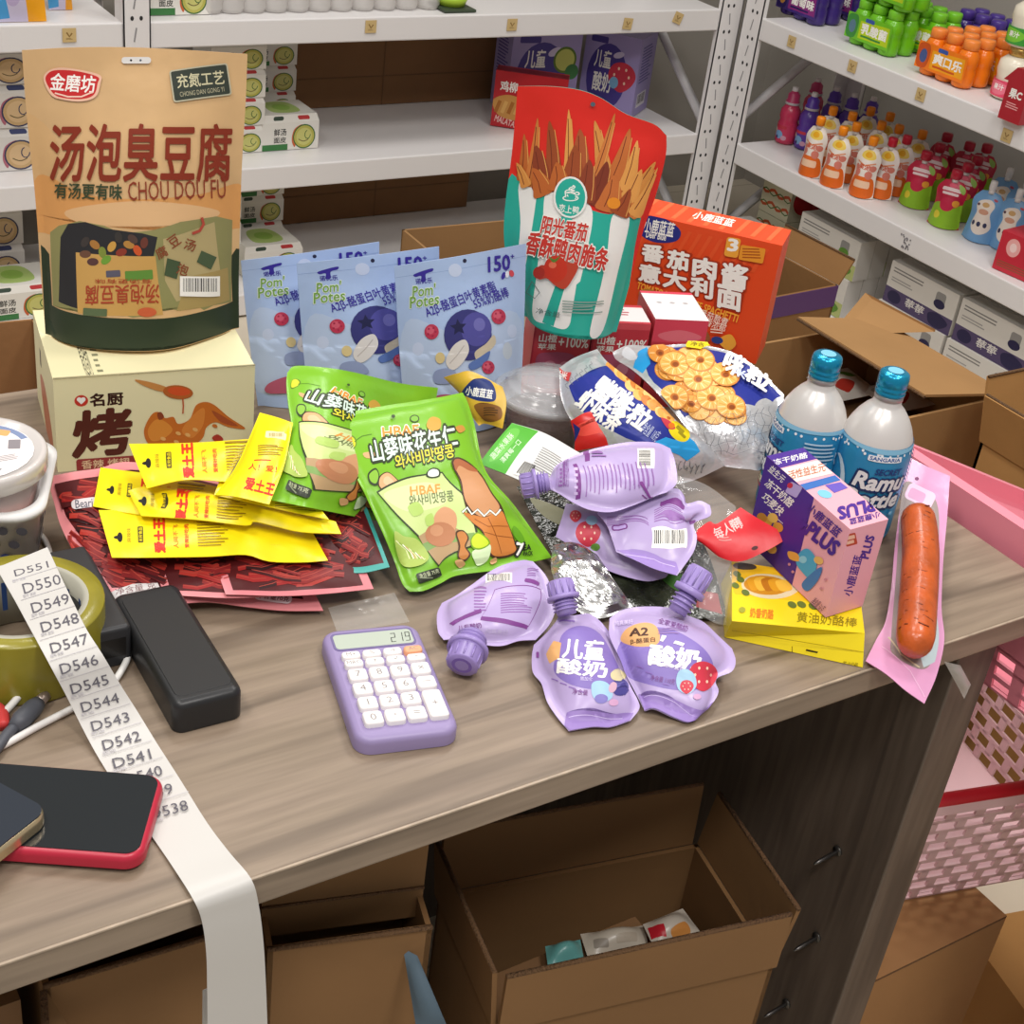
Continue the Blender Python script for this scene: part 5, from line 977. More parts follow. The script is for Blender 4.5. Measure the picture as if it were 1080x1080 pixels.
yogurt(([(580, 503, .868), (588, 490, .872), (614, 477, .876), (645, 469, .878), (668, 466, .879), (692, 467, .879), (707, 473, .878)], [(707, 473, .878), (712, 487, .876), (714, 508, .872), (705, 518, .868), (692, 523, .866)],
        [(580, 516, .865), (590, 521, .864), (606, 531, .862), (623, 538, .861), (645, 540, .861), (668, 533, .863), (692, 523, .866)], [(580, 503, .868), (577, 509, .867), (580, 516, .865)]),
       .012, [(580, 503), (707, 473), (692, 523), (580, 516)], 'lilac yogurt pouch on top of the heap, lying sideways with its cap to the left', art1, (at(579, 508, .87), at(549, 513, .865)), 9)
def art3(A):
    A.barcode(687, 557, 724, 578, WHITE, BLACK, seed=5); A.lines(640, 545, 690, 556, 5, ink('#9268a8'), 3); A.rrect(696, 531, 722, 536, 1.5, mag, .15); A.rrect(645, 553, 662, 559, 2.5, mag, -.15); A.rrect(646.5, 554.3, 660.5, 557.7, 1.5, ink('#b9a0d8'), -.15); A.lines(690, 538, 722, 552, 6, ink('#9268a8'), 5)
    A.poly([(650, 580), (666, 579), (692, 585), (713, 593), (716, 602), (711, 609), (690, 604), (660, 593)], ink('#9a80c2')); A.line([(652, 583), (690, 590), (712, 598)], .8, ink('#cdbbe6')); A.rrect(727, 549, 734, 553, 1, mag, -.2)
def art2(A):
    straw(A, 620, 562, 13); straw(A, 607, 544, 6); A.oval(624, 549, 6, 5, ink('#9fc4dc')); A.oval(628, 577, 5, 4, ink('#5f8a3c'))
yogurt(([(597, 531, .842), (630, 534, .846), (680, 530, .842), (716, 560, .832)], [(716, 560, .832), (718, 588, .824), (702, 609, .817)], [(586, 566, .83), (604, 576, .828), (626, 583, .824), (634, 597, .819), (653, 606, .817), (682, 613, .815), (702, 609, .817)], [(597, 531, .842), (592, 548, .836), (586, 566, .83)]),
       .008, [(597, 531), (716, 560), (702, 609), (586, 566)], 'lilac yogurt pouch lowest in the heap, only its strawberry corner showing', art2, None, 11)
yogurt(([(630, 541, .854), (660, 528, .858), (690, 518, .86), (713, 515, .861), (721, 522, .86), (724, 531, .858), (738, 528, .858), (749, 533, .856)], [(749, 533, .856), (749, 544, .853), (732, 552, .849), (735, 566, .845), (731, 583, .84), (714, 607, .832)],
        [(650, 582, .836), (668, 590, .834), (690, 600, .832), (714, 607, .832)], [(630, 541, .854), (640, 554, .847), (645, 567, .842), (650, 582, .836)]),
       .009, [(630, 541), (749, 533), (714, 607), (650, 582)], 'lilac yogurt pouch second in the heap, barcode and folded base towards the viewer', art3, None, 13)

# ---------------------------------------------------------------- foil bar in a clear bag, and the film round it
foil = M('#c9c8c6', rough=.24, metal=1, spec=.5)
e = [E3(q) for q in ([(583, 575, .828), (606, 572, .83), (630, 585, .828)], [(630, 585, .828), (650, 615, .822), (668, 640, .812)], [(600, 640, .812), (632, 652, .808), (668, 640, .812)], [(583, 575, .828), (582, 604, .822), (600, 640, .812)])]
S = Sheet(coons(*e), 34, 34, .006, seal(.02, .6), .0045, 55, 4); mb = MB(); S.front(mb, foil, False); S.back(mb, foil, .004, seal())
mb.build('foil_bar', None, 'crumpled silver foil wrapped bar under the lilac yogurt pouches', 'foil bar')
dkb = M('#23261c', rough=.2, var=.9, vscale=60, bump=.5, bscale=70, spec=.6)
e = [E3(q) for q in ([(545, 513, .832), (620, 505, .836), (690, 510, .834)], [(690, 510, .834), (740, 570, .82), (768, 650, .806)], [(612, 640, .804), (690, 655, .803), (768, 650, .806)], [(545, 513, .832), (570, 560, .82), (612, 640, .804)])]
S = Sheet(coons(*e), 24, 24, .002, seal(.04, .5), .002, 30, 8); mb = MB(); S.front(mb, dkb); S.back(mb, dkb, .001, seal()); A = Art(S, mb, 1, uv=measured(S, homog((545, 513), (690, 510), (768, 650), (612, 640))))
A.blob([(690, 600), (720, 606), (745, 618), (740, 628), (712, 622)], ink('#3e6a2a')); A.poly([(734, 640), (738, 622), (757, 626), (762, 648)], ink('#8e2a30')); A.blob([(560, 525), (600, 540), (622, 556), (598, 556), (574, 545)], ink('#7c7a5e'))
mb.build('snack_bag', None, 'dark glossy bag at the bottom of the yogurt heap, behind the foil bar', 'snack bag')
cf = M('#f2f2f0', rough=.1, alpha=.16, spec=1)
e = [E3(q) for q in ([(706, 500, .85), (742, 510, .848), (776, 534, .842)], [(776, 534, .842), (778, 600, .825), (774, 660, .806)], [(738, 648, .806), (756, 658, .806), (774, 660, .806)], [(706, 500, .85), (726, 560, .832), (738, 648, .806)])]
S = Sheet(coons(*e), 18, 24, .004, seal(.03, .5), .003, 26, 5); mb = MB(); S.front(mb, cf); mb.build('clear_wrapper', None, 'empty clear plastic wrapper between the yogurt heap and the yellow pack', 'wrapper')

# ---------------------------------------------------------------- calculator
cq = [at(x, y, .812) for x, y in ((346, 663), (449, 657), (475, 769), (367, 786))]
cen = sum(cq, V())/4; cx = ((cq[1]-cq[0])+(cq[2]-cq[3])).normalized(); wd = ((cq[1]-cq[0]).length+(cq[2]-cq[3]).length)/2; hg = ((cq[3]-cq[0]).length+(cq[2]-cq[1]).length)/2
cen.z = .8; mw = frame3(cen, cx); calc = thing('calculator', 'lilac desk calculator with white keys, its screen reading 219', 'calculator', cen)
lcal, keyw = M('#9384ae', rough=.42), M('#e9e4e2', rough=.4)
m = MB(); slab_round(m, wd, hg, .0005, .0125, .011, .0045, lcal, mw); m.build('calculator_body', calc)
U = lambda x: (x-.5)*wd; W_ = lambda y: (.5-y)*hg
scr = M('#b4bdb0', rough=.18, spec=.6); segm = M('#101412', rough=.5); m = MB()
m.prism([(U(.5)+x, W_(.135)+y) for x, y in rrect(wd*.845, hg*.165, .004)], .0124, .0129, M('#6f6390', rough=.4), mw); m.prism([(U(.5)+x, W_(.138)+y) for x, y in rrect(wd*.80, hg*.135, .003)], .0129, .0131, scr, mw)
segs = {'2': 'abged', '1': 'bc', '9': 'abcdfg'}
def digit(ch, x, y, w_, h_):
    t = w_*.2; S_ = {'a': (0, h_-t, w_, h_), 'g': (0, h_/2-t/2, w_, h_/2+t/2), 'd': (0, 0, w_, t), 'b': (w_-t, h_/2, w_, h_), 'c': (w_-t, 0, w_, h_/2), 'f': (0, h_/2, t, h_), 'e': (0, 0, t, h_/2)}
    for q in segs[ch]: a = S_[q]; sh = .12; m.add([(x+u+sh*v, y+v, .01325) for u, v in ((a[0]+t*.15, a[1]+t*.15), (a[2]-t*.15, a[1]+t*.15), (a[2]-t*.15, a[3]-t*.15), (a[0]+t*.15, a[3]-t*.15))], [(0, 1, 2, 3)], segm, False, mw)
for i, ch in enumerate('219'): digit(ch, U(.665+.075*i), W_(.185), wd*.052, hg*.085)
m.build('screen', calc)
def key(nm, x0, y0, x1, y1, s_, mat, sz=.5, hh=.0165):
    k = MB(); w_, h_ = (x1-x0)*wd, (y1-y0)*hg; kc = mw @ Matrix.Translation((U((x0+x1)/2), W_((y0+y1)/2), 0)); slab_round(k, w_, h_, .0115, hh, .0024, .0012, mat, kc, 4, 2)
    S_ = Sheet(quad(*[kc @ V((a, b, hh)) for a, b in ((-w_/2, h_/2), (w_/2, h_/2), (w_/2, -h_/2), (-w_/2, -h_/2))])); A_ = Art(S_, k, 1)
    p, f = glyphs(s_, 0); gw = max(q[0] for q in p)-min(q[0] for q in p); gh = max(q[1] for q in p)-min(q[1] for q in p)
    th = sz*min(1, gh/.7 if len(s_) == 1 and gh > .3 else .12/sz*1.0 if s_ in '-=·' else 1); tw = th*h_/w_*gw/max(gh, .05); tw = min(tw, .75)
    if s_ in '-=·': th, tw = {'-': (.05, .42), '=': (.2, .36), '·': (.12, .1)}[s_]
    A_.text(s_, .5-tw/2, .5-th/2, .5+tw/2, .5+th/2, M('#8d8684', rough=.6), .0); return k.build('key', calc)
XS = [(.13, .325), (.345, .54), (.56, .755), (.775, .965)]
XS = [(.115, .30), (.325, .51), (.535, .72), (.745, .93)]
for r_, (y0, y1, row) in enumerate(((.265, .325, ('M+', '%', '→', 'AC')), (.340, .40, ('MRC', '±', '√', '÷')), (.425, .525, '789×'), (.55, .65, '456-'), (.675, .775, '123'), (.80, .905, '0·='))):
    for c_, s_ in enumerate(row): key('key', XS[c_][0], y0, XS[c_][1], y1, s_, M('#e8a57c', rough=.4) if s_ == 'AC' else keyw, .5)
key('key', XS[3][0], .675, XS[3][1], .905, '+', keyw, .22)

mb = MB(); S = Sheet(quad(at(346, 641, .8003), at(416, 625, .8003), at(432, 656, .8003), at(356, 668, .8003))); S.front(mb, M('#e8e4dc', rough=.12, alpha=.16, spec=.8)); S.back(mb, M('#e8e4dc', rough=.12, alpha=.16, spec=.8), .0002); mb.build('clear_tape', None, 'piece of clear tape stuck to the counter just above the calculator', 'tape')
# ---------------------------------------------------------------- power banks, phones, cables
bk = M('#232324', rough=.38, spec=.5)
a, b = at(184, 776, .8), at(257, 757, .8); x = (b-a).normalized(); y = V((-x.y, x.x, 0)); wd = (b-a).length; L_ = .125; c = a + x*wd/2 + y*L_/2; mw = frame3(c, x)
pb = thing('power_bank', 'black power bank with rounded edges beside the numbered label strip', 'power bank', c); m = MB(); slab_round(m, wd, L_, .0008, .023, .007, .005, bk, mw); m.build('case', pb)
m = MB(); slab_round(m, wd*.82, L_*.88, .0228, .0233, .005, .0004, M('#1c1c1d', rough=.5), mw); m.build('top_panel', pb)
a, b = at(103, 713, .8), at(130, 706, .8); c = a.lerp(b, .5) + y*.055; mw2 = frame3(c, x); m = MB(); slab_round(m, .032, .1, .0008, .03, .004, .003, M('#2b2b2d', rough=.45), mw2); m.box((-.012, -.0502, .008), (.012, -.0495, .022), M('#151516', rough=.3), 0, mw2); m.build('charger_block', None, 'dark grey charger block behind the label strip and the tape roll', 'charger', org=c)
def phone(name, label, cz, xdir, L_, W2, cornerpt, body, glassm, t, bez):
    x = V(xdir).normalized(); y = V((-x.y, x.x, 0)); c = V(cornerpt) - x*L_/2 - y*W2/2; c.z = cz; mw = frame3(c, x); ph = thing(name, label, 'phone', c)
    m = MB(); slab_round(m, L_, W2, .0004, t, .011, t*.42, body, mw, 8, 4); m.build('case', ph)
    m = MB(); m.prism(rrect(L_-bez*2, W2-bez*2, .008, 8), t-.0004, t+.0003, glassm, mw); m.build('screen', ph); return ph, mw
r0, r1 = at(175, 818, .811), at(150, 908, .811); xr = (r0-r1).normalized(); xd = V((xr.y, -xr.x, 0)); W2 = (r0-r1).length
glass = M('#1f2224', rough=.12, spec=.6)
phone('phone', 'phone in a red case lying face up on the label strip', .8032, xd, .135, W2, r0, M('#b3263c', rough=.35), glass, .0095, .0028)
g0 = at(55, 851, .8235); gd = (g0-at(0, 821, .8235)).normalized()
ph, mw = phone('phone', 'gold edged phone with dark screen lying across the red cased phone', .8136, gd, .13, .066, g0 + V((0, 0, 0)), M('#cdb994', rough=.25, metal=.8), M('#2b3038', rough=.08, spec=.7), .0085, .0016)
def cable(pts, r, mat, name, label, z=.803):
    m = MB(); m.tube(smooth_line(E3(pts, z), 40), r, mat, 8); return m.build(name, None, label, 'cable')
wc = M('#d9d6d2', rough=.45); gc = M('#4c4e55', rough=.5)
cable([(-30, 800, .803), (0, 788, .803), (40, 766, .803), (75, 748, .803), (110, 730, .803), (132, 700, .803), (135, 680, .804)], .0023, wc, 'white_cable', 'white charging cable running from the phones under the strip towards the power bank')
cable([(-20, 772, .804), (0, 756, .8045), (22, 732, .807), (40, 708, .8095), (52, 692, .808), (70, 672, .804)], .0023, wc, 'white_cable', 'white charging cable curving up to the tape roll')
cable([(36, 562, .8035), (45, 566, .804), (52, 580, .804), (54, 600, .803), (60, 620, .803)], .002, wc, 'white_cable', 'white cable loop between the white basket and the tape roll')
m = MB(); P = E3([(-12, 800), (0, 785), (10, 772), (22, 762)], .805); m.tube(smooth_line(P, 16), .0034, gc, 10); P = E3([(15, 767), (22, 760), (36, 746), (41, 741)], .806); m.tube([P[0], P[1], P[2], P[3]], [.0042, .0062, .0058, .0045], gc, 12)
P = E3([(40, 742), (48, 733)], .806); m.tube(P, .0036, M('#b9a9a0', rough=.3, metal=.8), 10); m.build('charging_cable', None, 'dark grey charging cable with bare metal plug above the phones', 'cable')
cable([(0, 705, .8035), (18, 712, .8035), (30, 722, .8035), (38, 735, .804)], .0028, gc, 'grey_cable', 'thin dark grey cable beside the tape roll front')
cable([(-6, 745, .8035), (2, 752, .804), (4, 766, .804)], .004, M('#c23a3a', rough=.5), 'red_cable', 'short red cable end at the left edge')

# ---------------------------------------------------------------- tape roll, numbered labels, white basket with tub
tc_ = at(22, 632, .845); tc_.z = .8; mw = Matrix.Translation(tc_); roll = thing('tape_roll', 'roll of yellow packing tape lying flat with labels pulled across it', 'tape', tc_)
m = MB(); m.lathe([(.041, .0006), (.0505, .0006), (.0508, .002), (.0508, .0435), (.0505, .045), (.041, .045)], M('#8d842c', rough=.25, trans=.0, spec=.6, var=.15, vscale=30), 48, mw, caps=False); m.build('tape_winding', roll)
m = MB(); m.lathe([(.041, .045), (.0375, .0448), (.0372, .001), (.041, .0006)], M('#a8a596', rough=.7), 48, mw, caps=False)
for k in range(16):
    a = k*.39; m.add([tc_+V((.0371*math.cos(a+q*.09), .0371*math.sin(a+q*.09), h_)) for q, h_ in ((0, .012), (1, .012), (1, .034), (0, .034))], [(0, 1, 2, 3)], M('#2f4f8c', rough=.6))
m.build('cardboard_core', roll)
lab = M('#c4c1bc', rough=.4, spec=.4)
pairs = [((-4, 599), (50, 577), .8475), ((16, 634), (68, 616), .8465), ((29, 658), (80, 641), .849), ((41, 680), (92, 665), .8485), ((55, 706), (108, 690), .842), ((72, 738), (127, 722), .823), ((88, 770), (146, 752), .808), ((105, 801), (165, 783), .8025), ((130, 840), (190, 822), .802), ((161.5, 884), (218, 867), .802), ((184, 917), (242, 899), .8025)]
Lp = [at(*p[0], p[2]) for p in pairs] + [aty(204, 949, .5225), aty(213, 972, .519), aty(217.5, 1005, .518), aty(218.5, 1045, .518), aty(219, 1110, .517)]
Rp = [at(*p[1], p[2]) for p in pairs] + [aty(265, 927, .5225), aty(273, 955, .519), aty(278, 995, .518), aty(280.5, 1040, .518), aty(283, 1106, .517)]
S = Sheet(lambda u, v: crom(Lp, v).lerp(crom(Rp, v), u), 4, 60); mb = MB(); S.front(mb, lab); S.back(mb, lab, .0002)
A = Art(S, mb, 1, uv=measured(S, lambda x, y: (.5, min(max((y-600)/500, 0), 1)*.95)))
tx = M('#55525a', rough=.6); fa = M('#b4b0b4', rough=.6)
for i, (x_, y_) in enumerate(((33, 600), (44, 616), (53, 636.5), (63, 657), (73, 679), (83, 700.7), (94, 721.5), (105, 741), (116, 761.5), (128, 782), (139, 801.5), (151, 819), (162, 838), (178, 856))):
    w_ = 41-(4 if i == 0 else 0); hh = 11 if i else 7; A.text('D%d' % (551-i), x_-w_/2, y_-hh/2, x_+w_/2, y_+hh/2, tx, .0, -.27)
    ox, oy = x_-13, y_+11.5; A.text('超市 货架', ox-7, oy-1.8, ox+7, oy+1.8, fa, .02, -.27)
    if i: A.line([(x_-31, y_-3.0), (x_+21, y_-19.5)], .5, fa)
mb.build('label_strip', None, 'white strip of numbered labels trailing over the tape roll and off the counter edge', 'labels')
MB().box(aty(214, 1045, .531), aty(214, 1045, .531)+V((.012, .0006, -.09)), lab).build('label_tail', None, 'small white label end hanging beside the label strip', 'labels')

bw = M('#d6d4d2', rough=.45)
base = at(36, 583, .8); rimp = V((base.x+.012, base.y-.002, .0)); zr = .876
bx = V((.92, -.39, 0)).normalized(); by = V((-bx.y, bx.x, 0)); lc = at(-27, 474, .885); bc = V((lc.x, lc.y, 0)) - bx*.022 + by*.002; bc.z = .8; mw = frame3(bc, bx); bas = thing('plastic_basket', 'white plastic basket with round holes holding a clear tub at the left edge', 'basket', bc)
m = MB(); rings = [(.116, .07, .0008), (.118, .072, .002), (.132, .096, .058), (.142, .106, .059), (.142, .106, .063), (.13, .094, .0635), (.114, .068, .004)]; vs = []; n_ = 7; P_ = 4*(n_+1)
for w_, d_, z_ in rings: vs += [(x_, y_, z_) for x_, y_ in rrect(w_, d_, .022, n_)]
m.add(vs, [list(range(P_))[::-1], [6*P_+k for k in range(P_)]] + [(i*P_+k, i*P_+(k+1) % P_, (i+1)*P_+(k+1) % P_, (i+1)*P_+k) for i in range(6) for k in range(P_)], bw, True, mw)
hd = M('#54525a', rough=.8); hb = M('#3c4a86', rough=.8)
for r_ in range(4):
    z_ = .011+r_*.0125; f_ = (z_-.002)/.056; w_, d_ = .118+.014*f_, .072+.024*f_
    for k in range(9):
        o_ = (k-4)*.0125+(.006 if r_ % 2 else 0)
        for side in (0, 1):
            if side == 0: p = [(o_+.0037*math.cos(t), -d_/2-.0007-.012*(.0037*math.sin(t))/.056, z_+.0037*math.sin(t)) for t in (i*math.pi/6 for i in range(12))]
            else:
                if abs(o_) > d_/2-.02: continue
                p = [(w_/2+.0007+.007*(.0037*math.sin(t))/.056, o_+.0037*math.cos(t), z_+.0037*math.sin(t)) for t in (i*math.pi/6 for i in range(12))]
            m.add(p, [list(range(12))], hb if (r_ < 2 and k > 4) else hd, False, mw)
m.build('basket_body', bas)
lc.z = .806; mw = Matrix.Translation(lc); tub = thing('plastic_tub', 'clear tub with a printed lid sitting in the white basket', 'tub', lc)
m = MB(); m.lathe([(.026, 0), (.028, .002), (.044, .068), (.0445, .07)], M('#d9cfca', rough=.15, alpha=.45, spec=.8), 40, mw, caps=False); m.lathe([(0, .002), (.026, .003), (.039, .05), (.03, .055), (0, .057)], M('#c98a80', rough=.5, var=.25, vscale=70), 32, mw); m.build('tub_body', tub)
m = MB(); m.lathe([(.0455, .066), (.047, .067), (.0472, .077), (.046, .0795), (.043, .0795), (.041, .0775), (0, .0775)], M('#c9c3bf', rough=.15, spec=.7), 48, mw, caps=False)
S = Sheet(quad(*[lc+V((x_, y_, .0779)) for x_, y_ in ((-.04, .04), (.04, .04), (.04, -.04), (-.04, -.04))])); A = Art(S, m, 1); A.oval(.5, .5, .48, .48, ink('#ece6e4')); A.blob([(.45, .3), (.62, .34), (.66, .52), (.58, .66), (.42, .6), (.38, .42)], ink('#e3a8a4')); A.oval(.5, .45, .12, .14, ink('#efd2c8'))
A.line([(.5+.44*math.cos(t), .5+.44*math.sin(t)) for t in (-1.5+i*.15 for i in range(10))], .06, ink('#7d8cae')); A.rrect(.66, .2, .86, .3, .02, ink('#e8a86c'), .6); A.rrect(.78, .42, .88, .58, .01, ink('#8a8488'), .3); A.lines(.62, .66, .84, .76, 4, ink('#9a9092'), 4); A.text('海味', .5, .82, .62, .9, ink('#5a5052'), .03, -.3)
m.build('tub_lid', tub)
# ---------------------------------------------------------------- under the counter
def corr(m, a, b, t=.004):                        # raw corrugated edge along a wall top
    n = max(6, int((b-a).length/.004)); up = V((0, 0, .0008)); side = (b-a).normalized().cross(V((0, 0, 1)))*t
    m.tube([a+up*.5-side*.0, b+up*.5-side*.0], .0012, flute, 5)
def tilted_carton(fl, fr, z1, dep, name, label, z0=.0, group=None):
    x = (fr-fl); x.z = 0; w_ = x.length; x.normalize(); y = V((-x.y, x.x, 0)); o = V((fl.x, fl.y, z0)); return o, x, y, w_
dkk = card('#7f5e3c')
f0, f1, b0, b1 = at(533, 1029, .55), at(833, 963, .55), at(475, 887, .55), at(760, 835, .55)
x = (f1-f0); w_ = x.length; x.normalize(); y = V((-x.y, x.x, 0)); d_ = (b0-f0).dot(y)
bx_ = thing('cardboard_box', 'open cardboard box with raised flaps under the counter, white packs inside', 'box', f0 + x*w_/2 + y*d_/2 - V((0, 0, .55)))
m = MB(); o = V((f0.x, f0.y, 0)); open_carton(m, o, x, y, w_, d_, .49, .004, dkk, dkk); m.build('box_walls', bx_)
def wallflap(nm, a, b, lean, h_, par):
    m = MB(); up = V((0, 0, h_)) + lean; n = (b-a).normalized().cross(V((0, 0, 1)))*.004; q = [a, b, b+n, a+n]; m.hexa(q + [p+up for p in q], dkk); m.tube([a+up+n*.5, b+up+n*.5], .0022, flute, 5); m.build(nm, par)
z_ = V((0, 0, .491)); O = V((f0.x, f0.y, 0)) + z_
wallflap('flap', O, O+x*w_, -y*.0, .06, bx_); wallflap('flap', O+y*d_+x*w_*.98, O+y*d_, y*.004, .066, bx_); wallflap('flap', O+y*d_+x*-.0, O+y*.002, -x*.006, .062, bx_); wallflap('flap', O+x*w_+y*.002, O+x*w_+y*d_, x*.008, .058, bx_)
for nm, pq, zz, colr, lb in (('snack_pack', ((612, 985), (680, 976), (684, 1000), (620, 1010)), .44, '#b5ab9c', 'white snack pack inside the open box under the counter, nearer its left end'), ('snack_pack', ((678, 975), (720, 958), (740, 985), (690, 1000)), .45, '#b9afa2', 'white snack pack with a red square inside the open box under the counter'), ('snack_box', ((575, 998), (612, 991), (616, 1012), (578, 1020)), .44, '#5f9a96', 'teal box inside the open box under the counter')):
    mb, S, A = quadbag(*[(p[0], p[1], zz) for p in pq], .012, film(colr), seal(.08, .6), n=(10, 10), seed=len(nm))
    if 'red' in lb: A.poly([(683, 979), (700, 974), (703, 988), (687, 991)], ink('#b3202c')); A.blob([(708, 980), (722, 972), (728, 984), (712, 990)], ink('#c08040'))
    elif nm == 'snack_pack': A.rrect(626, 990, 642, 1000, 2, ink('#8d8478'), -.1); A.rrect(650, 984, 672, 994, 2, ink('#a89c8c'), -.1)
    bot = min(p.z for p in mb.v); mb.build(nm, None, lb, 'snack pack')
mb = MB(); c_ = O + x*.045 + y*.012; mb.box((c_.x, c_.y, .4255), (c_.x+.02, c_.y+.02, .455), M('#7d1f22', rough=.5), .004); mb.build('snack_box', None, 'dark red box in the left corner of the open box under the counter', 'snack pack')
MB().box((f0.x+.02, f0.y+.03, .006), (f1.x-.03, f0.y+.09, .425), kraft_dark).build('carton_filler', bx_)
# cartons further left
a0, a1 = at(282, 1003, .62), at(456, 979, .62); x2 = (a1-a0); w2 = x2.length; x2.normalize(); y2_ = V((-x2.y, x2.x, 0))
t2 = thing('cardboard_box', 'open cardboard box behind the hanging label strip under the counter', 'box', a0+x2*w2/2-V((0, 0, .62)))
m = MB(); open_carton(m, V((a0.x, a0.y, 0)), x2, y2_, w2, .062, .62, .004, dkk, dkk); m.tube([a0+V((0, 0, .001)), a1+V((0, 0, .001))], .002, flute, 5); m.build('box_walls', t2)
m = MB(); q = [V((a0.x, a0.y, .60))+y2_*.03, V((a1.x, a1.y, .60))+y2_*.03]; m.hexa([q[0], q[1], q[1]+y2_*.004, q[0]+y2_*.004] + [p+V((0, 0, .085)) for p in (q[0], q[1], q[1]+y2_*.004, q[0]+y2_*.004)], dkk)
m.tube([q[0]+V((0, 0, .03))-y2_*.001, q[1]+V((0, 0, .03))-y2_*.001], .0012, flute, 5); m.build('flap', t2)
mb, S, A = bag([(425, 1000, .60), (440, 1008, .60)], [(440, 1008, .60), (472, 1085, .58)], [(440, 1090, .56), (472, 1085, .58)], [(425, 1000, .60), (440, 1090, .56)], .003, M('#5c6f7c', rough=.7), seal(.1), n=(8, 10)); mb.build('paper_sleeve', None, 'blue grey paper sleeve poking up between the two open boxes', 'paper')
a0, a1 = at(46, 1042, .66), at(216, 991, .66); x3 = a1-a0; w3 = x3.length; x3.normalize(); y3 = V((-x3.y, x3.x, 0))
t3 = thing('cardboard_box', 'cardboard box with folded flap at the far left under the counter', 'box', a0+x3*w3/2-V((0, 0, .66)))
m = MB(); open_carton(m, V((a0.x, a0.y, 0)), x3, y3, w3+.03, .16, .66, .004, dkk, dkk); m.tube([a0+V((0, 0, .001)), a1+V((0, 0, .001))], .002, flute, 5); m.build('box_walls', t3)
m = MB(); p = a0+V((0, 0, -.002)); flap(m, p, p+x3*.001, p+x3*.03-y3*.05-V((0, 0, .06)), p-x3*.01-y3*.05-V((0, 0, .06)), dkk); m.tube([p, p-x3*.01-y3*.05-V((0, 0, .06))], .0024, flute, 5); m.build('flap', t3)
a2 = at(0, 1052, .65); MB().box((a0.x-.09, a0.y+.01, 0), (a0.x-.012, a0.y+.12, .645), kraft_dark).build('cardboard_box', None, 'dark cardboard box in the lower left corner of the photo', 'box')
# screws sticking out of the side panel
for px, py in ((884, 897), (862, 988), (830, 1058)):
    p = atx(px, py, .845); m = MB(); m.tube([p+V((.004, 0, 0)), p-V((.022, 0, .004)), p-V((.028, 0, .005))], [.0022, .002, .0008], M('#6a6664', rough=.35, metal=.9), 8); m.tube([p-V((.0, 0, 0)), p-V((.002, 0, 0))], .005, M('#56534f', rough=.4, metal=.8), 10); m.build('screw', ctr)
q = [at(995, 700, .792), at(1012, 701, .79), at(1022, 728, .765), at(1016, 736, .755)]
mb = MB(); S = Sheet(quad(aty(996, 698, .5225), aty(1013, 702, .5225), aty(1024, 722, .53), aty(1017, 737, .532)), 6, 6, .002, seal(.01), .001, 90); S.front(mb, M('#dcdcd8', rough=.25, alpha=.5, spec=.8)); S.back(mb, M('#dcdcd8', rough=.25, alpha=.5, spec=.8), .0003); mb.build('plastic_scrap', None, 'torn clear plastic scrap stuck under the counter edge near the sausage', 'plastic scrap')

# ---------------------------------------------------------------- pink baskets and cartons on the right
pink, pink2, redr = M('#e88a9a', rough=.4), M('#eac7ca', rough=.42), M('#c8202e', rough=.4)
def basket(name, label, c, xdir, W2, D2, H2, tap, mat, rimm, slots, rim_h=.03, smooth_top=0, drop=0):
    c = V(c); mw = frame3(c, xdir); t = thing(name, label, 'basket', c); m = MB(); wl = MB(); th = .003
    def wall(P0, P1, Q0, Q1):                     # bottom P0-P1, top Q0-Q1 with rows of slots left open
        L_ = (P1-P0).length; rows = slots[0]; cols = max(3, int(L_/slots[1]))
        pt = lambda u, v: (P0*(1-u)+P1*u)*(1-v) + (Q0*(1-u)+Q1*u)*v
        n = (P1-P0).cross(Q0-P0).normalized()*th
        def bar(u0, v0, u1, v1):
            q = [pt(u0, v0), pt(u1, v0), pt(u1, v1), pt(u0, v1)]; wl.hexa(q + [p+n for p in q], mat)
        top = 1-smooth_top
        for r_ in range(rows+1): v0 = top*r_/rows; bar(0, max(0, v0-.016), 1, v0+.016)
        if smooth_top: bar(0, top, 1, 1)
        for r_ in range(rows):
            for k in range(cols+1):
                u = k/cols + (.5/cols if r_ % 2 and slots[2] else 0)
                if u <= 1.0: bar(max(0, u-slots[3]/cols), top*r_/rows, min(1, u+slots[3]/cols), top*(r_+1)/rows)
    B_ = [V((sx*W2/2*tap, sy*D2/2*tap, 0)) for sx, sy in ((-1, -1), (1, -1), (1, 1), (-1, 1))]; T_ = [V((sx*W2/2, sy*D2/2, H2-(drop if sy < 0 else 0))) for sx, sy in ((-1, -1), (1, -1), (1, 1), (-1, 1))]
    B_ = [mw @ p for p in B_]; T_ = [mw @ p for p in T_]
    for k in range(4): wall(B_[k], B_[(k+1) % 4], T_[k], T_[(k+1) % 4])
    wl.hexa(B_ + [p+V((0, 0, .003)) for p in B_], mat); wl.build('basket_wall', t)
    rm = MB()
    for k in range(4):
        a, b = T_[k], T_[(k+1) % 4]; o_ = (b-a).normalized().cross(V((0, 0, 1)))*.012; up = V((0, 0, rim_h/2)); e = (b-a).normalized()*.012
        q = [a-e-up, b+e-up, b+e+o_-up, a-e+o_-up]; rm.hexa(q + [p+up*2 for p in q], rimm)
    rm.build('rim', t); return t, T_, mw
t, T_, mwb = basket('shopping_basket', 'pink plastic basket whose rim runs along the right counter edge', (1.102, .515, .655), (0, 1, 0), .45, .30, .152, .9, pink, pink, (3, .03, False, .2), .032, .72, .14)
m = MB(); hx = .956
for k in range(9): m.box((hx-.0135, .57+k*.02, .792), (hx-.0131, .576+k*.02, .80), M('#8c3a48', rough=.7))
m.build('rim_slot', t)
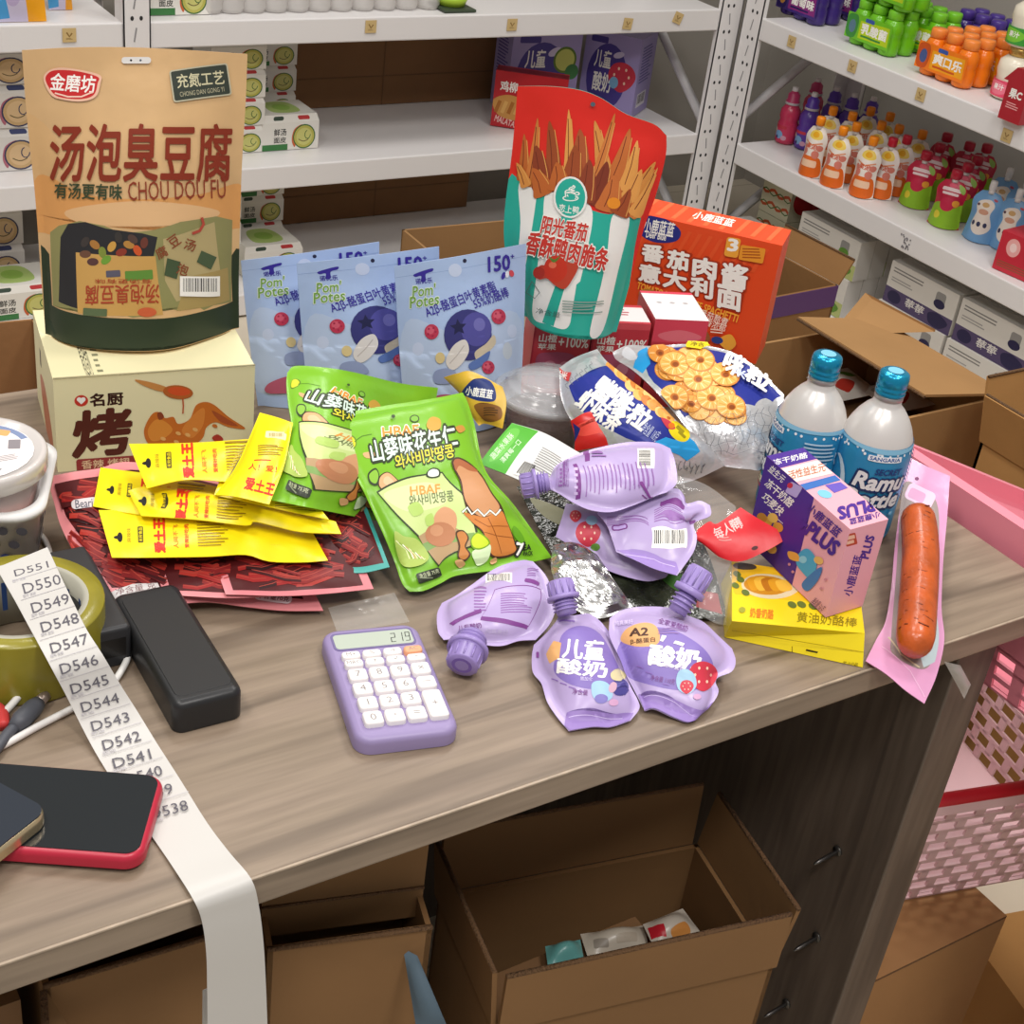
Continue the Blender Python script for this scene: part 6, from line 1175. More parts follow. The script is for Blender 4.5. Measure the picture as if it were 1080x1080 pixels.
c_ = at(1040, 905, .38); ang = -.24; xd_ = V((math.cos(ang), math.sin(ang), 0)); yd_ = V((-xd_.y, xd_.x, 0))
t, _, _ = basket('shopping_basket', 'pale pink slotted basket with a bright red rim, resting on the carton', (1.135, .735, .3015), xd_, .36, .27, .165, .80, pink2, pink2, (9, .028, True, .16), .012, .08)
m = MB(); mwq = frame3(V((1.135, .735, .4745)), xd_)
m.tube([mwq @ V(p) for p in ((-.18, -.14, 0), (.18, -.14, 0), (.192, -.128, 0), (.192, .128, 0), (.18, .14, 0), (-.18, .14, 0), (-.192, .128, 0), (-.192, -.128, 0))], .0075, redr, 8, True); m.build('red_rim', t)
for k in range(2): MB().tube([mwq @ V((-.14+.28*k, -.14, .004)), mwq @ V((-.1+.2*k, -.02, .02)), mwq @ V((-.09+.18*k, .1, .022))], .006, redr, 6).build('handle', t)
m = MB(); Bx = Box(V((.905, .578, 0)), V((1, 0, 0)), V((0, 1, 0)), .226, .30, .30, card('#a37a50')); 
A = Bx.art('front'); A.rect(0, .0, 1, .014, flute); A = Bx.art('top'); A.rect(0, .985, 1, 1.0, ink('#7c5233')); A.oval(.35, 1.1, .02, .02, ink('#e6e0d4')); A = Bx.art('right'); A.line([(.0, .05), (.06, .1), (.02, .4), (.07, .7), (.0, 1)], .02, ink('#c9a878')); A.line([(.5, 0), (.5, 1)], .01, flute)
Bx.mb.build('cardboard_box', None, 'closed cardboard carton on the floor beside the counter, carrying the slotted basket', 'box')
Box(V((1.21, .50, 0)), V((.97, -.24, 0)), V((.24, .97, 0)), .3, .2, .115, card('#b98a52')).mb.build('cardboard_box', None, 'low cardboard box on the floor in the bottom right corner of the photo', 'box')

# cartons between counter and right shelving
kk = card('#a37c50')
def open_box(label, o, X, Y, w_, d_, h_, flaps, mat=kk, xd=V((1, 0, 0))):
    yd = V((-xd.y, xd.x, 0)); o = V(o); t = thing('cardboard_box', label, 'box', o+xd*w_/2+yd*d_/2); m = MB(); open_carton(m, o, xd, yd, w_, d_, h_, .005, mat, mat); m.build('box_walls', t)
    Z = V((0, 0, h_+.001)); c = {'f': (o, o+xd*w_, -yd), 'b': (o+yd*d_+xd*w_, o+yd*d_, yd), 'l': (o+yd*d_, o, -xd), 'r': (o+xd*w_, o+xd*w_+yd*d_, xd)}
    for k, ln, rise in flaps:
        a, b, n = c[k]; a, b = a+Z, b+Z; e = n*ln + V((0, 0, rise)); m = MB(); nn = (b-a).cross(e).normalized()*.004; q = [a, b, b+e, a+e]; m.hexa(q + [p+nn for p in q], mat); m.tube([a+e, b+e], .0025, flute, 5); m.build('flap', t)
    return t
big = open_box('large open cardboard carton behind the bottles, its right flap folded inwards', (1.27, 1.208, 0), 0, 0, .485, .275, .5, [('l', .10, .03), ('r', -.19, .03)])
m = MB(); q = [at(877, 353, .502), at(950, 343, .502), at(986, 350, .515), at(912, 311, .53)]; m.hexa(q + [p+V((0, 0, .004)) for p in q], kk); m.build('flap', big)
for nm, px, py, lb in (('snack_bag', 888, 412, 'white snack bag with green and red print lying in the large open carton'), ('snack_bag', 945, 424, 'small white packet end at the front of the large open carton')):
    c_ = at(px, py, .42); mb = MB(); S = Sheet(quad(c_+V((-.045, .04, .012)), c_+V((.045, .04, .015)), c_+V((.045, -.04, .008)), c_+V((-.045, -.04, .008))), 10, 10, .015, seal(.08), .003, 20, px); S.front(mb, film('#dcd6cc')); S.back(mb, film('#dcd6cc'), .008, seal()); A = Art(S, mb, 1)
    A.blob([(.5, .3), (.7, .2), (.85, .4), (.6, .5)], ink('#5f9a3a')); A.blob([(.2, .6), (.4, .5), (.55, .7), (.3, .85)], ink('#b8382c')); A.rrect(.1, .15, .4, .4, .05, ink('#9c968c')); mb.build(nm, None, lb, 'snack bag')
MB().box((1.29, 1.23, .006), (1.73, 1.46, .405), kraft_dark).build('carton_filler', big)
open_box('tall cardboard carton at the right edge of the photo behind the pink basket', (1.60, .80, 0), 0, 0, .4, .32, .50, [('b', .02, .09), ('l', .02, .075), ('f', .03, .05)], card('#b0834f'))
open_box('small open cardboard box with plastic inside between the large carton and the pink basket', (1.34, .965, 0), 0, 0, .21, .17, .36, [('r', .03, .03), ('b', -.02, .04)], kk)
c_ = V((1.445, 1.05, .35)); S = Sheet(quad(c_+V((-.07, .06, 0)), c_+V((.07, .06, .0)), c_+V((.07, -.06, 0)), c_+V((-.07, -.06, 0))), 14, 14, .02, seal(.03), .012, 40, 5); mb = MB(); S.front(mb, M('#c9cfc4', rough=.15, alpha=.5, spec=.9)); S.back(mb, M('#c9cfc4', rough=.15, alpha=.5, spec=.9), .004, seal()); mb.build('plastic_bag', None, 'crumpled clear plastic bag inside the small open cardboard box', 'bag')
MB().box((1.355, .98, .006), (1.535, 1.12, .325), kraft_dark).build('carton_filler', None, 'brown packing block under the crumpled plastic bag', 'packing')
a, b = at(800, 317, .34), at(884, 301, .34); xd = (b-a).normalized()
t = open_box('open cardboard carton with a purple band along its top edge behind the orange carton', (a.x, a.y, 0), 0, 0, (b-a).length, .2, .34, [('r', .03, .05)], card('#8d673f'), xd)
m = MB(); yv = V((-xd.y, xd.x, 0)); q = [a-yv*.002-V((0, 0, .045)), b-yv*.002-V((0, 0, .045)), b-yv*.0005-V((0, 0, .045)), a-yv*.0005-V((0, 0, .045))]; m.hexa(q + [p+V((0, 0, .045)) for p in q], ink('#5d3a6e')); m.build('purple_band', t)
a, b = at(424, 242, .36), at(545, 231, .36); xd = (b-a).normalized(); yd_2 = V((-xd.y, xd.x, 0)); o_2 = a-yd_2*.30; open_box('cardboard carton standing between the blue pouches and the back shelving', (o_2.x, o_2.y, 0), 0, 0, (b-a).length+.25, .3, .36, [], card('#a07a50'), xd)
a, b = at(-60, 345, .3), at(36, 336, .3); xd = (b-a).normalized(); yd_2 = V((-xd.y, xd.x, 0)); o_2 = a-yd_2*.3-xd*.1; open_box('cardboard carton at the left edge behind the cream carton', (o_2.x, o_2.y, 0), 0, 0, (b-a).length+.1, .3, .3, [], card('#a5794f'), xd)
MB().box((1.07, .31, 0), (1.23, .47, .6545), card('#b0834f')).build('cardboard_box', None, 'tall cardboard carton propping up the pink basket beside the counter', 'box')
# ---------------------------------------------------------------- stock on the back shelving
def noodle_pack(style):                           # white sleeve of bowls with a printed noodle bowl, front towards -y
    w_, d_, h_ = .125, .10, .072; c1 = ('#e3e0d8', '#dcd8d2')[style]; m = MB(); wm = M(c1, rough=.5)
    q = [V((-w_/2, -d_/2, 0)), V((w_/2, -d_/2, 0)), V((w_/2, d_/2, 0)), V((-w_/2, d_/2, 0))]; k = .9; z1 = V((0, 0, h_*.8))
    mid = [V((p.x, p.y*1.02, 0))+z1 for p in q]; top = [V((p.x*.94, p.y*k, h_)) for p in q]
    m.hexa(q+mid, wm); m.hexa(mid+top, wm)
    S = Sheet(quad(mid[0], mid[1], q[1], q[0])); A = Art(S, m, h_*.8/w_)
    rim, bowl = (ink('#3f6a3a'), ink('#b9b45a')) if style == 0 else (ink('#3a3c5a'), ink('#c9a878'))
    A.rect(0, .36, .45, .46, ink('#3f7a44') if style == 0 else ink('#8c3a4a')); A.text('鲜汤', .2, .1, .42, .22, ink('#3a3a36'), .03); A.text('面皮', .2, .24, .42, .34, ink('#3a3a36'), .03)
    A.blob([(.52, .3), (.56, .12), (.7, .05), (.62, .2), (.58, .42)], ink('#c8643a') if style == 0 else ink('#b06a78')); A.oval(.74, .25, .2, .205, rim); A.oval(.74, .25, .18, .185, bowl); A.oval(.74, .25, .14, .145, ink('#c8c678') if style == 0 else ink('#d8b88c'))
    A.line([(.64+.02*i, .29+.04*math.sin(i*.33)) for i in range(10)], .014, ink('#6a5a3a')); A.line([(.8+.05*math.cos(t), .22+.07*math.sin(t)) for t in (i*.5 for i in range(10))], .014, rim)
    S = Sheet(quad(top[0], top[1], mid[1], mid[0])); A = Art(S, m, .15); A.rrect(.18, .03, .36, .11, .03, ink('#3a4a3e')); A.rrect(.62, .03, .84, .11, .03, ink('#b8383a') if style == 0 else ink('#38406a'))
    S = Sheet(quad(top[3], top[2], top[1], top[0])); A = Art(S, m, .75); A.blob([(.3, .1), (.7, .1), (.75, .6), (.25, .6)], ink('#a8c070')); A.oval(.5, .35, .16, .16, ink('#8ab04e'))
    o = m.build('noodle_pack', org=(0, 0, 0)); return o
protos = {}
def put(kind, make, loc, rz, label, cat, group):
    if kind not in protos: o = protos[kind] = make()
    else: o = dup(protos[kind])
    o.location = loc; o.rotation_euler = (0, 0, rz); props(o, label, cat, group); return o
def stack(px, py, zs, n, style, sc, group, where, dy=0):
    p = at(px, py, zs)+V((0, dy, 0)); sx, sz = sc
    for k in range(n):
        nm = ('green', 'tan')[style]
        lb = '%s noodle pack, %s of the stack %s' % (nm, 'bottom' if k == 0 else 'top' if k == n-1 else ('second up', 'third up')[k-1], where) if n > 1 else '%s noodle pack %s' % (nm, where)
        o = put('np%d' % style, lambda: noodle_pack(style), (p.x, p.y+.05*sx, zs+.0005+k*.0728*sz), 0, lb, 'noodle pack', group); o.scale = (sx, sx, sz)
G1, G2 = 'noodle packs on the middle back shelf', 'noodle packs on the lower back shelf'
stack(306, 158, .346, 1, 0, (1.08, 1.08), G1, 'standing alone at the front of the middle back shelf')
stack(250, 162, .346, 4, 0, (1, .83), G1, 'directly right of the tan pouch')
stack(285, 124, .346, 4, 0, (1, .83), G1, 'behind the lone pack on the middle shelf')
stack(2, 181, .346, 2, 1, (1.3, 1.2), G1, 'left of the tan pouch, middle shelf')
o = put('np1', None, (at(-4, 181, .346).x, at(2, 181, .346).y+.062, .3465+2*.0728*1.2), 0, 'tan noodle pack, top of the stack left of the tan pouch, middle shelf', 'noodle pack', G1); o.scale = (1.3, 1.3, 1.0)
stack(14, 336, .056, 2, 1, (1.25, 1.2), G2, 'left of the tan pouch, lower shelf', .18)
stack(24, 336, .056, 1, 0, (1.2, 1.0), G2, 'just left of the cream carton')
stack(288, 290, .056, 1, 0, (1.15, 1.0), G2, 'alone in front above the blue pouches')
stack(226, 290, .056, 3, 0, (1, .9), G2, 'by the tan pouch right edge, lower shelf')
stack(272, 262, .056, 3, 0, (1, .9), G2, 'above the blue pouches, lower shelf')
for zz, x0, x1, lb in ((.346, 1.36, 2.06, 'flat brown cardboard sheet standing at the back of the middle back shelf'), (.056, 1.36, 2.0, 'flat dark cardboard sheet standing at the back of the lower back shelf')):
    m = MB(); m.box((x0, 3.165, zz+.0005), (x1, 3.172, zz+.258), card('#7c5a3c'), .001); m.box((x0, 3.1645, zz+.07), (x1, 3.1651, zz+.073), flute); m.box((1.72, 3.1643, zz+.0006), (1.723, 3.1651, zz+.258), flute); m.build('cardboard_sheet', None, lb, 'cardboard')
pur, purd = M('#a094c6', rough=.5), ink('#4a3f8c')
def promo(o, ang, w_, d_, h_, fruit, label):
    X = V((math.cos(ang), math.sin(ang), 0)); Bx = Box(o, X, V((-X.y, X.x, 0)), w_, d_, h_, pur); A = Bx.art('front'); r_ = h_/w_
    A.oval(.45, r_*.55, .36, r_*.42, purd); A.text('儿童', .2, r_*.22, .5, r_*.45, WHITE, .04); A.text('酸奶', .22, r_*.5, .55, r_*.75, WHITE, .04); A.rrect(.1, r_*.06, .4, r_*.14, .02, purd); A.oval(.62, r_*.25, .1, .05, ink('#cfc6e2'), -.4)
    if fruit: straw(A, .72, r_*.5, .24)
    else: A.oval(.78, r_*.35, .17, .17, ink('#5f7a2c')); A.oval(.78, r_*.35, .14, .14, ink('#c8cc6a')); A.oval(.9, r_*.5, .1, .1, ink('#3f7a44'))
    A.oval(.6, r_*.6, .08, .1, ink('#7fb0d4'))
    for f in ('right', 'left'):
        A = Bx.art(f); r2 = h_/d_; A.lines(.15, r2*.12, .85, r2*.6, 12, purd, 3); A.barcode(.2, r2*.72, .75, r2*.9, ink('#d8d4dc'), BLACK, seed=3)
    Bx.mb.build('food_box', None, label, 'box', 'purple yogurt cartons on the back shelf')
promo(at(522, 112, .3475)+V((0, -.05, 0)), -.1, .195, .09, .2, False, 'purple yogurt carton behind the red box on the middle back shelf')
a_ = -.95; e_ = at(667, 122, .3475)+V((-.02, -.02, 0)); promo(e_-V((math.cos(a_), math.sin(a_), 0))*.15, a_, .15, .13, .2, True, 'purple yogurt carton with a printed strawberry, right of the red box')
a, b = at(517, 132, .3475), at(579, 141, .3475); X = (b-a).normalized(); Bx = Box(a, X, V((-X.y, X.x, 0)), (b-a).length+.03, .05, .135, M('#b8232c', rough=.4)); A = Bx.art('front'); r_ = .135/Bx.w; k_ = r_/.83
A.text('鸡柳', .08, .14*k_, .32, .3*k_, WHITE, .04); A.text('香脆', .42, .2*k_, .7, .32*k_, ink('#d8a870'), .03); A.poly([(.72, .16*k_), (.98, .12*k_), (.98, .34*k_), (.66, .36*k_)], ink('#e0dcd4')); A.blob([(0, .45*k_), (.2, .34*k_), (.45, .4*k_), (.6, .55*k_), (.4, .7*k_), (.1, .66*k_)], ink('#c8904c'))
for k in range(5): A.line([(.05+k*.09, .62*k_), (.1+k*.09, .44*k_)], .05, ink(('#a8682c', '#d8a860')[k % 2]))
A.text('MALATANG', .05, .7*k_, .45, .8*k_, ink('#e8c0b8'), .03, .2); A = Bx.art('top'); A.rect(0, .05, 1, .25, ink('#7d151c')); Bx.mb.build('food_box', None, 'red snack carton with white lettering on the middle back shelf', 'box')
# on the top shelf
def soft(name, label, cat, px0, px1, zs, y, h_, c, art=None, d_=.05, grp=None):
    a, b = aty(px0, 20, y), aty(px1, 20, y); mb = MB(); S = Sheet(quad(V((a.x, y+d_*.5, zs+h_)), V((b.x, y+d_*.5, zs+h_)), V((b.x, y, zs+.0005)), V((a.x, y, zs+.0005))), 12, 12, d_*.4, seal(.04, .6), .002, 14, px0); S.front(mb, film(c)); S.back(mb, film(c), d_*.3, seal()); A = Art(S, mb, 1)
    if art: art(A)
    return mb.build(name, None, label, cat, grp)
def oa(A):
    A.poly([(0, .0), (.55, 0), (.7, 1), (0, 1)], ink('#c8c0d8')); A.poly([(0, .6), (.3, .55), (.4, .95), (0, .98)], ink('#4a9ad0')); A.poly([(0, .1), (.3, .1), (.3, .4), (0, .45)], ink('#a8c84a')); A.oval(.45, .6, .14, .2, ink('#b8a8cc')); A.oval(.3, .4, .1, .12, ink('#e8d8b8'))
soft('snack_bag', 'orange and yellow snack bag at the left end of the top back shelf', 'snack bag', -16, 49, .656, 2.82, .14, '#e8a01c', oa)
soft('snack_bag', 'smaller orange and lilac snack bag set back on the top back shelf', 'snack bag', 52, 77, .656, 2.9, .12, '#e39a24', oa)
put('np0', None, (aty(178, 10, 2.9).x, 2.9, .6565), 0, 'white and green noodle pack on the top back shelf beside the upright', 'noodle pack', 'noodle packs on the top back shelf')
tm = M('#e6e2de', rough=.12, alpha=.55, spec=.8)
for k in range(11):
    x_ = aty(222+k*23, 8, 2.86).x; m = MB(); m.lathe([(.0, 0), (.026, .001), (.029, .01), (.029, .05), (.031, .055), (.031, .06), (.0, .062)], tm, 20, Matrix.Translation((x_, 2.87, .6565))); m.add([(x_+.02*math.cos(t), 2.87+.02*math.sin(t), .7188) for t in (i*.5236 for i in range(12))], [list(range(12))], M('#e8b8b4', rough=.4))
    m.build('jelly_cup', None, 'translucent pale cup in the long row on the top back shelf', 'cup', 'translucent cups in a row on the top back shelf')
x_ = aty(481, 2, 2.84).x; m = MB(); m.box((x_-.04, 2.815, .6562), (x_+.04, 2.9, .663), ink('#3f4a3a'), .002); m.lathe([(0, .007), (.03, .008), (.038, .03), (.036, .03), (0, .022)], M('#a8c83a', rough=.4), 28, Matrix.Translation((x_, 2.86, .656))); m.build('green_bowl', None, 'green bowl pack on the top back shelf edge', 'bowl')

# price tags on the shelf lips
tagm, tagd = M('#c9ae78', rough=.7), ink('#8a6c3c')
def tag_on(parent, c, X, sz=.024, rot=0):
    c = V(c); X = V(X); Z = V((0, 0, 1)); e = X*math.cos(rot)+Z*math.sin(rot); f = Z*math.cos(rot)-X*math.sin(rot); n = X.cross(Z)*.0012; m = MB(); q = [c-e*sz/2-f*sz/2, c+e*sz/2-f*sz/2, c+e*sz/2+f*sz/2, c-e*sz/2+f*sz/2]; m.hexa(q + [p+n for p in q], tagm)
    S = Sheet(quad(*[q[i]+n*1.05 for i in (3, 2, 1, 0)])); A = Art(S, m, 1); A.line([(.3, .3), (.5, .6), (.7, .35)], .12, tagd); A.lines(.25, .7, .75, .85, 2, tagd); m.build('price_tag', parent)
for px, py, r_ in ((73, 37, 0), (391, 28, 0), (540, 26, 0), (662, 25, -.1), (715, 19, -.35)): tag_on(rackB, aty(px, py, 2.7965), (1, 0, 0), .026, r_)
for px, py in ((835, 44), (899, 70), (971, 100), (1062, 143)): tag_on(rackR, atx(px, py, 2.4965), (0, -1, 0), .026)
c = atx(954, 256, 2.4975); m = MB(); S = Sheet(quad(c+V((0, .02, .02)), c+V((0, -.02, .02)), c+V((0, -.02, -.02)), c+V((0, .02, -.02)))); A = Art(S, m, 1); r9 = random.Random(2)
for k in range(26): A.line([(r9.random(), r9.random()*.8), (r9.random(), r9.random()*.8)][:1]*1 + [(r9.uniform(.1, .9), r9.uniform(.1, .7))], .06, ink('#77757a')) if False else A.oval(r9.uniform(.1, .9), r9.uniform(.1, .8), .05, .05, ink('#77757a'))
m.build('sticker_residue', rackR)

# ---------------------------------------------------------------- stock on the right shelving (fronts face -x)
def drink_pack(body, capc, band, n=(3, 2)):
    t = thing('drink_pack', None, None); r = .0215; bm_ = M(body, rough=.22, spec=.6); cm = M(capc, rough=.3)
    for i in range(n[0]):
        for j in range(n[1]):
            mw = Matrix.Translation((j*.0435+.022, (i-(n[0]-1)/2)*.0435, 0)); m = MB(); m.lathe([(.016, 0), (.0205, .003), (r, .008), (r, .03), (.0195, .036), (r, .042), (r, .058), (.017, .068), (.0145, .071)], bm_, 20, mw); m.lathe([(.0155, .071), (.0165, .072), (.0165, .086), (.0145, .089), (0, .0895)], cm, 20, mw); m.build('bottle', t)
    m = MB(); Y = n[0]*.0435/2; q = [V((-.001, Y, .062)), V((-.001, -Y, .062)), V((-.001, -Y, .012)), V((-.001, Y, .012))]; S = Sheet(quad(*q), 16, 1, .0022, lambda u, v: abs(math.cos(u*n[0]*math.pi))); S.front(m, film(body)); S.back(m, film(body), .0004); A = Art(S, m, .38)
    A.blob([(.02, .05), (.22, .03), (.26, .2), (.2, .36), (.03, .34)], ink(band[0])); A.oval(.13, .2, .07, .1, ink(band[3])); A.poly([(.3, .08), (.95, .05), (.97, .33), (.3, .34)], ink(band[1])); A.text(band[2], .34, .1, .92, .26, WHITE, .06); A.rect(.36, .28, .8, .31, ink(band[0])); A.rrect(.4, .02, .6, .08, .02, ink('#3a5aa8')); m.build('wrap_label', t); return t
def rshelf(px, py, zs): return at(px, py, zs)
PK = {'g': ('#6fbe1e', '#77c42c', ('#3f8a3a', '#b8d01e', '乳酸菌', '#5a7a8c')), 'o': ('#f07c14', '#f08a3c', ('#c8541c', '#f0a41e', '爽口乐', '#4a5a8c')), 'p': ('#3f2a78', '#4a3488', ('#2c1f5c', '#8a2f7c', '葡萄味', '#b8803c'))}
def pack(k, px, py, label, zs=.6565, dx=0, rz=0):
    if zs > .7: p = V(px)
    else: p = rshelf(px, py, zs)
    o = put('pk'+k, lambda: drink_pack(*PK[k]), (p.x+dx, p.y, zs), rz, label, 'drink pack', {'g': 'green bottle packs', 'o': 'orange bottle packs', 'p': 'purple bottle packs'}[k]); o.scale = (1.1, 1.1, 1.12); return o
g1 = pack('p', 838, 20, 'purple bottle pack at the left end of the upper right shelf', rz=.0)
pack('p', 870, 16, 'purple bottle pack behind the first purple one on the upper right shelf', dx=.02)
g2 = pack('g', 912, 52, 'lime green bottle pack at the front of the upper right shelf')
pack('g', (g2.location.x+.005, g2.location.y-.01, 0), 0, 'lime green bottle pack stacked on the front green pack', zs=.7572)
pack('g', (g2.location.x+.11, g2.location.y-.03, 0), 0, 'lime green bottle pack behind the stacked green ones, reaching higher', zs=.7573) .location.z = .6565
g3 = pack('o', 988, 85, 'orange bottle pack at the front of the upper right shelf')
o2 = pack('o', 988, 85, 'orange bottle pack directly behind the front orange one'); o2.location.x += .105
pack('p', (g3.location.x+.24, g3.location.y+.14, 0), 0, 'purple bottle pack at the very back behind the green and orange packs', zs=.7574).location.z = .6565
def gummy(body, lab_):
    t = thing('gummy_jar', None, None); m = MB(); m.lathe([(.03, 0), (.036, .004), (.038, .02), (.034, .045), (.038, .06), (.036, .078), (.024, .088), (.02, .09)], M(body, rough=.25, spec=.6), 24); m.build('jar_body', t); m = MB(); m.lathe([(.021, .09), (.023, .091), (.023, .106), (.02, .109), (0, .1095)], M('#c9a45c', rough=.25, metal=.7), 24); m.build('jar_cap', t)
    m = MB(); S = Sheet(lambda u, v: V((-.0385*math.cos((u-.5)*2.4), .0385*math.sin((.5-u)*2.4), .04-.034*v)), 12, 2); S.front(m, film(lab_)); S.back(m, film(lab_), .0004); A = Art(S, m, .5); A.blob([(.2, .1), (.5, .05), (.8, .2), (.6, .42), (.3, .4)], ink('#e8788c' if 'e' in lab_[1:3] else '#7cc43c')); A.text('果汁', .35, .12, .65, .3, WHITE, .04); m.build('jar_label', t); return t
for k, (px, py, st, lb, zz) in enumerate(((1052, 104, 0, 'white gummy jar with pink label at the shelf front beside the orange pack', 0), (1086, 124, 0, 'white gummy jar with pink label at the right edge of the photo', 0), (1078, 100, 1, 'white gummy jar with green label behind the pink labelled jars', 0), (1052, 104, 1, 'white gummy jar with green label stacked on the pink labelled one', .11))):
    p = at(px, py, .6565); put('gj%d' % st, (lambda: gummy('#e8e0cc', '#e04a6a')) if st == 0 else (lambda: gummy('#e4dcc8', '#3f9a3c')), (p.x+.03, p.y, .6565+zz), 0, lb, 'jar', 'gummy jars on the upper right shelf')
p = at(1063, 128, .6572); m = MB(); Bx = Box(p+V((0, .028, 0)), V((0, -1, 0)), V((1, 0, 0)), .055, .03, .075, M('#a8202c', rough=.4)); A = Bx.art('front'); A.text('果C', .2, .2, .8, .55, WHITE, .06); A.lines(.2, .7, .8, .95, 3, ink('#e8a8a8')); q = Bx.q; zt_ = q[4].z; o_ = Bx.mb
o_.hexa([q[4]+V((0, .012, 0)), q[5]-V((0, .012, 0)), q[6]-V((0, .012, 0)), q[7]+V((0, .012, 0))] + [p_+V((0, 0, .03)) for p_ in (q[4]-V((0, .014, 0)), q[5]+V((0, .014, 0)), q[6]+V((0, .014, 0)), q[7]-V((0, .014, 0)))], M('#a8202c', rough=.4)); o_.build('gift_box', None, 'dark red shaped box standing in front of the gummy jars', 'box')

def squeezer(body, capc):                         # sports bottle
    t = thing('sports_bottle', None, None); m = MB(); m.lathe([(.02, 0), (.025, .003), (.026, .012), (.026, .05), (.023, .058), (.026, .068), (.025, .085), (.016, .098), (.0145, .1)], M(body, rough=.22, spec=.6), 24); m.build('bottle_body', t)
    m = MB(); m.lathe([(.0165, .1), (.018, .101), (.018, .108), (.0155, .11), (.0155, .124), (.009, .13), (.008, .132)], M(capc, rough=.3), 20); m.lathe([(.008, .132), (.0085, .133), (.0075, .142), (0, .1425)], M('#e0d8d8', rough=.3), 16); m.lathe([(.0182, .099), (.0186, .1), (.0186, .104), (.0182, .105)], M('#c9c0c4', rough=.3), 20); m.build('bottle_cap', t)
    m = MB(); S = Sheet(lambda u, v: V((-.0263*math.cos((u-.5)*3), .0263*math.sin((.5-u)*3), .05-.04*v)), 14, 2); S.front(m, film(body)); S.back(m, film(body), .0003); A = Art(S, m, .6); A.oval(.5, .4, .16, .16, ink('#7fa8d0')); A.oval(.3, .25, .1, .08, ink('#d8c0b0')); A.oval(.7, .5, .1, .09, ink('#cf9ab0')); A.rrect(.3, .05, .75, .16, .03, ink('#c23a4a')); A.oval(.45, .5, .05, .06, ink('#3a3a6a')); m.build('bottle_label', t); return t
for px, py, st, lb in ((827, 150, 0, 'pink sports bottle at the left end of the lower right shelf'), (847, 156, 1, 'purple sports bottle next to the pink one at the shelf front'), (851, 139, 0, 'pink sports bottle behind the front purple one'), (870, 149, 1, 'purple sports bottle behind the orange capped pouches, second purple from the left'), (888, 156, 1, 'purple sports bottle behind the orange capped pouches, third purple from the left'), (908, 160, 1, 'purple sports bottle behind the orange capped pouches, furthest right')):
    p = at(px, py, .3465); put('sb%d' % st, (lambda: squeezer('#c8385c', '#c23a6a')) if st == 0 else (lambda: squeezer('#5a3a9a', '#5c3aa8')), p, 0, lb, 'sports bottle', 'sports bottles on the lower right shelf')
def spout_pouch(body, capc, art, h_=.115, w_=.062, rc=.011):
    t = thing('drink_pouch', None, None); m = MB(); S = Sheet(coons([V((-.0, w_*.28, h_)), V((0, 0, h_*1.03)), V((-.0, -w_*.28, h_))], [V((0, -w_*.28, h_)), V((0, -w_*.46, h_*.8)), V((0, -w_*.42, h_*.5)), V((0, -w_*.5, 0))], [V((0, w_*.5, 0)), V((-.014, 0, 0)), V((0, -w_*.5, 0))], [V((0, w_*.28, h_)), V((0, w_*.46, h_*.8)), V((0, w_*.42, h_*.5)), V((0, w_*.5, 0))]), 12, 16, .012, standup(.05, .06, .6), .0012, 26, 4)
    S.front(m, film(body)); S.back(m, film(body), .01, standup(.05, .06, .6)); art(Art(S, m, 1.5 if art is bart else 1.86)); m.build('pouch_body', t)
    m = MB(); m.lathe([(.007, h_-.002), (.007, h_+.008)], M('#e0dcd8', rough=.4), 14); m.lathe([(rc*.8, h_+.006), (rc, h_+.008), (rc, h_+.024), (rc*.85, h_+.027), (0, h_+.0275)], M(capc, rough=.3), 16); m.build('screw_cap', t); return t
def oart(A):
    A.blob([(.1, 1.4), (.5, 1.35), (.9, 1.4), (.95, 1.8), (.5, 1.86), (.05, 1.8)], ink('#e06a24')); A.blob([(.3, .3), (.7, .25), (.8, .6), (.55, .75), (.25, .62)], ink('#e8c85a')); A.oval(.52, .5, .14, .16, ink('#e0a41e'))
    for x_, y_ in ((.2, 1.1), (.8, 1.05), (.3, 1.25), (.7, 1.28)): A.oval(x_, y_, .13, .12, ink('#cf7a6a'))
    A.line([(.15, .85), (.5, 1.0), (.85, .82)], .06, ink('#d8906a')); A.text('果泥', .3, .95, .7, 1.15, ink('#c8502c'), .04); A.rrect(.3, 1.45, .8, 1.62, .05, ink('#f0c8a8'))
def rart(A):
    A.blob([(0, 1.35), (.3, 1.2), (.7, 1.3), (1, 1.2), (1, 1.8), (.5, 1.86), (0, 1.8)], ink('#8ab82c')); A.oval(.5, 1.2, .22, .22, ink('#c22a4a')); A.oval(.75, 1.15, .12, .12, ink('#e8a03c')); A.rrect(.2, .5, .8, .68, .03, ink('#e8d0d0')); A.rrect(.25, .74, .75, .86, .03, ink('#e8d0d0')); A.blob([(.75, .2), (.95, .3), (.9, .7), (.75, .55)], ink('#9ac05c')); A.oval(.5, .35, .14, .14, ink('#d8506a')); A.oval(.3, 1.55, .1, .1, ink('#d8c83c'))
def bart(A):
    A.blob([(.3, .5), (.6, .4), (.75, .6), (.7, .9), (.8, 1.2), (.5, 1.35), (.25, 1.2), (.3, .9), (.22, .7)], ink('#e4d8cc')); A.oval(.5, .62, .1, .09, ink('#c8a06a')); A.oval(.28, .65, .05, .05, ink('#5a3a4a')); A.oval(.74, .35, .07, .06, ink('#b84a5a'))
    for k in range(3): A.oval(.32+.16*k, 1.15, .05, .05, ink('#3a3c5a'))
    A.oval(.5, .85, .14, .08, ink('#c9967c'))
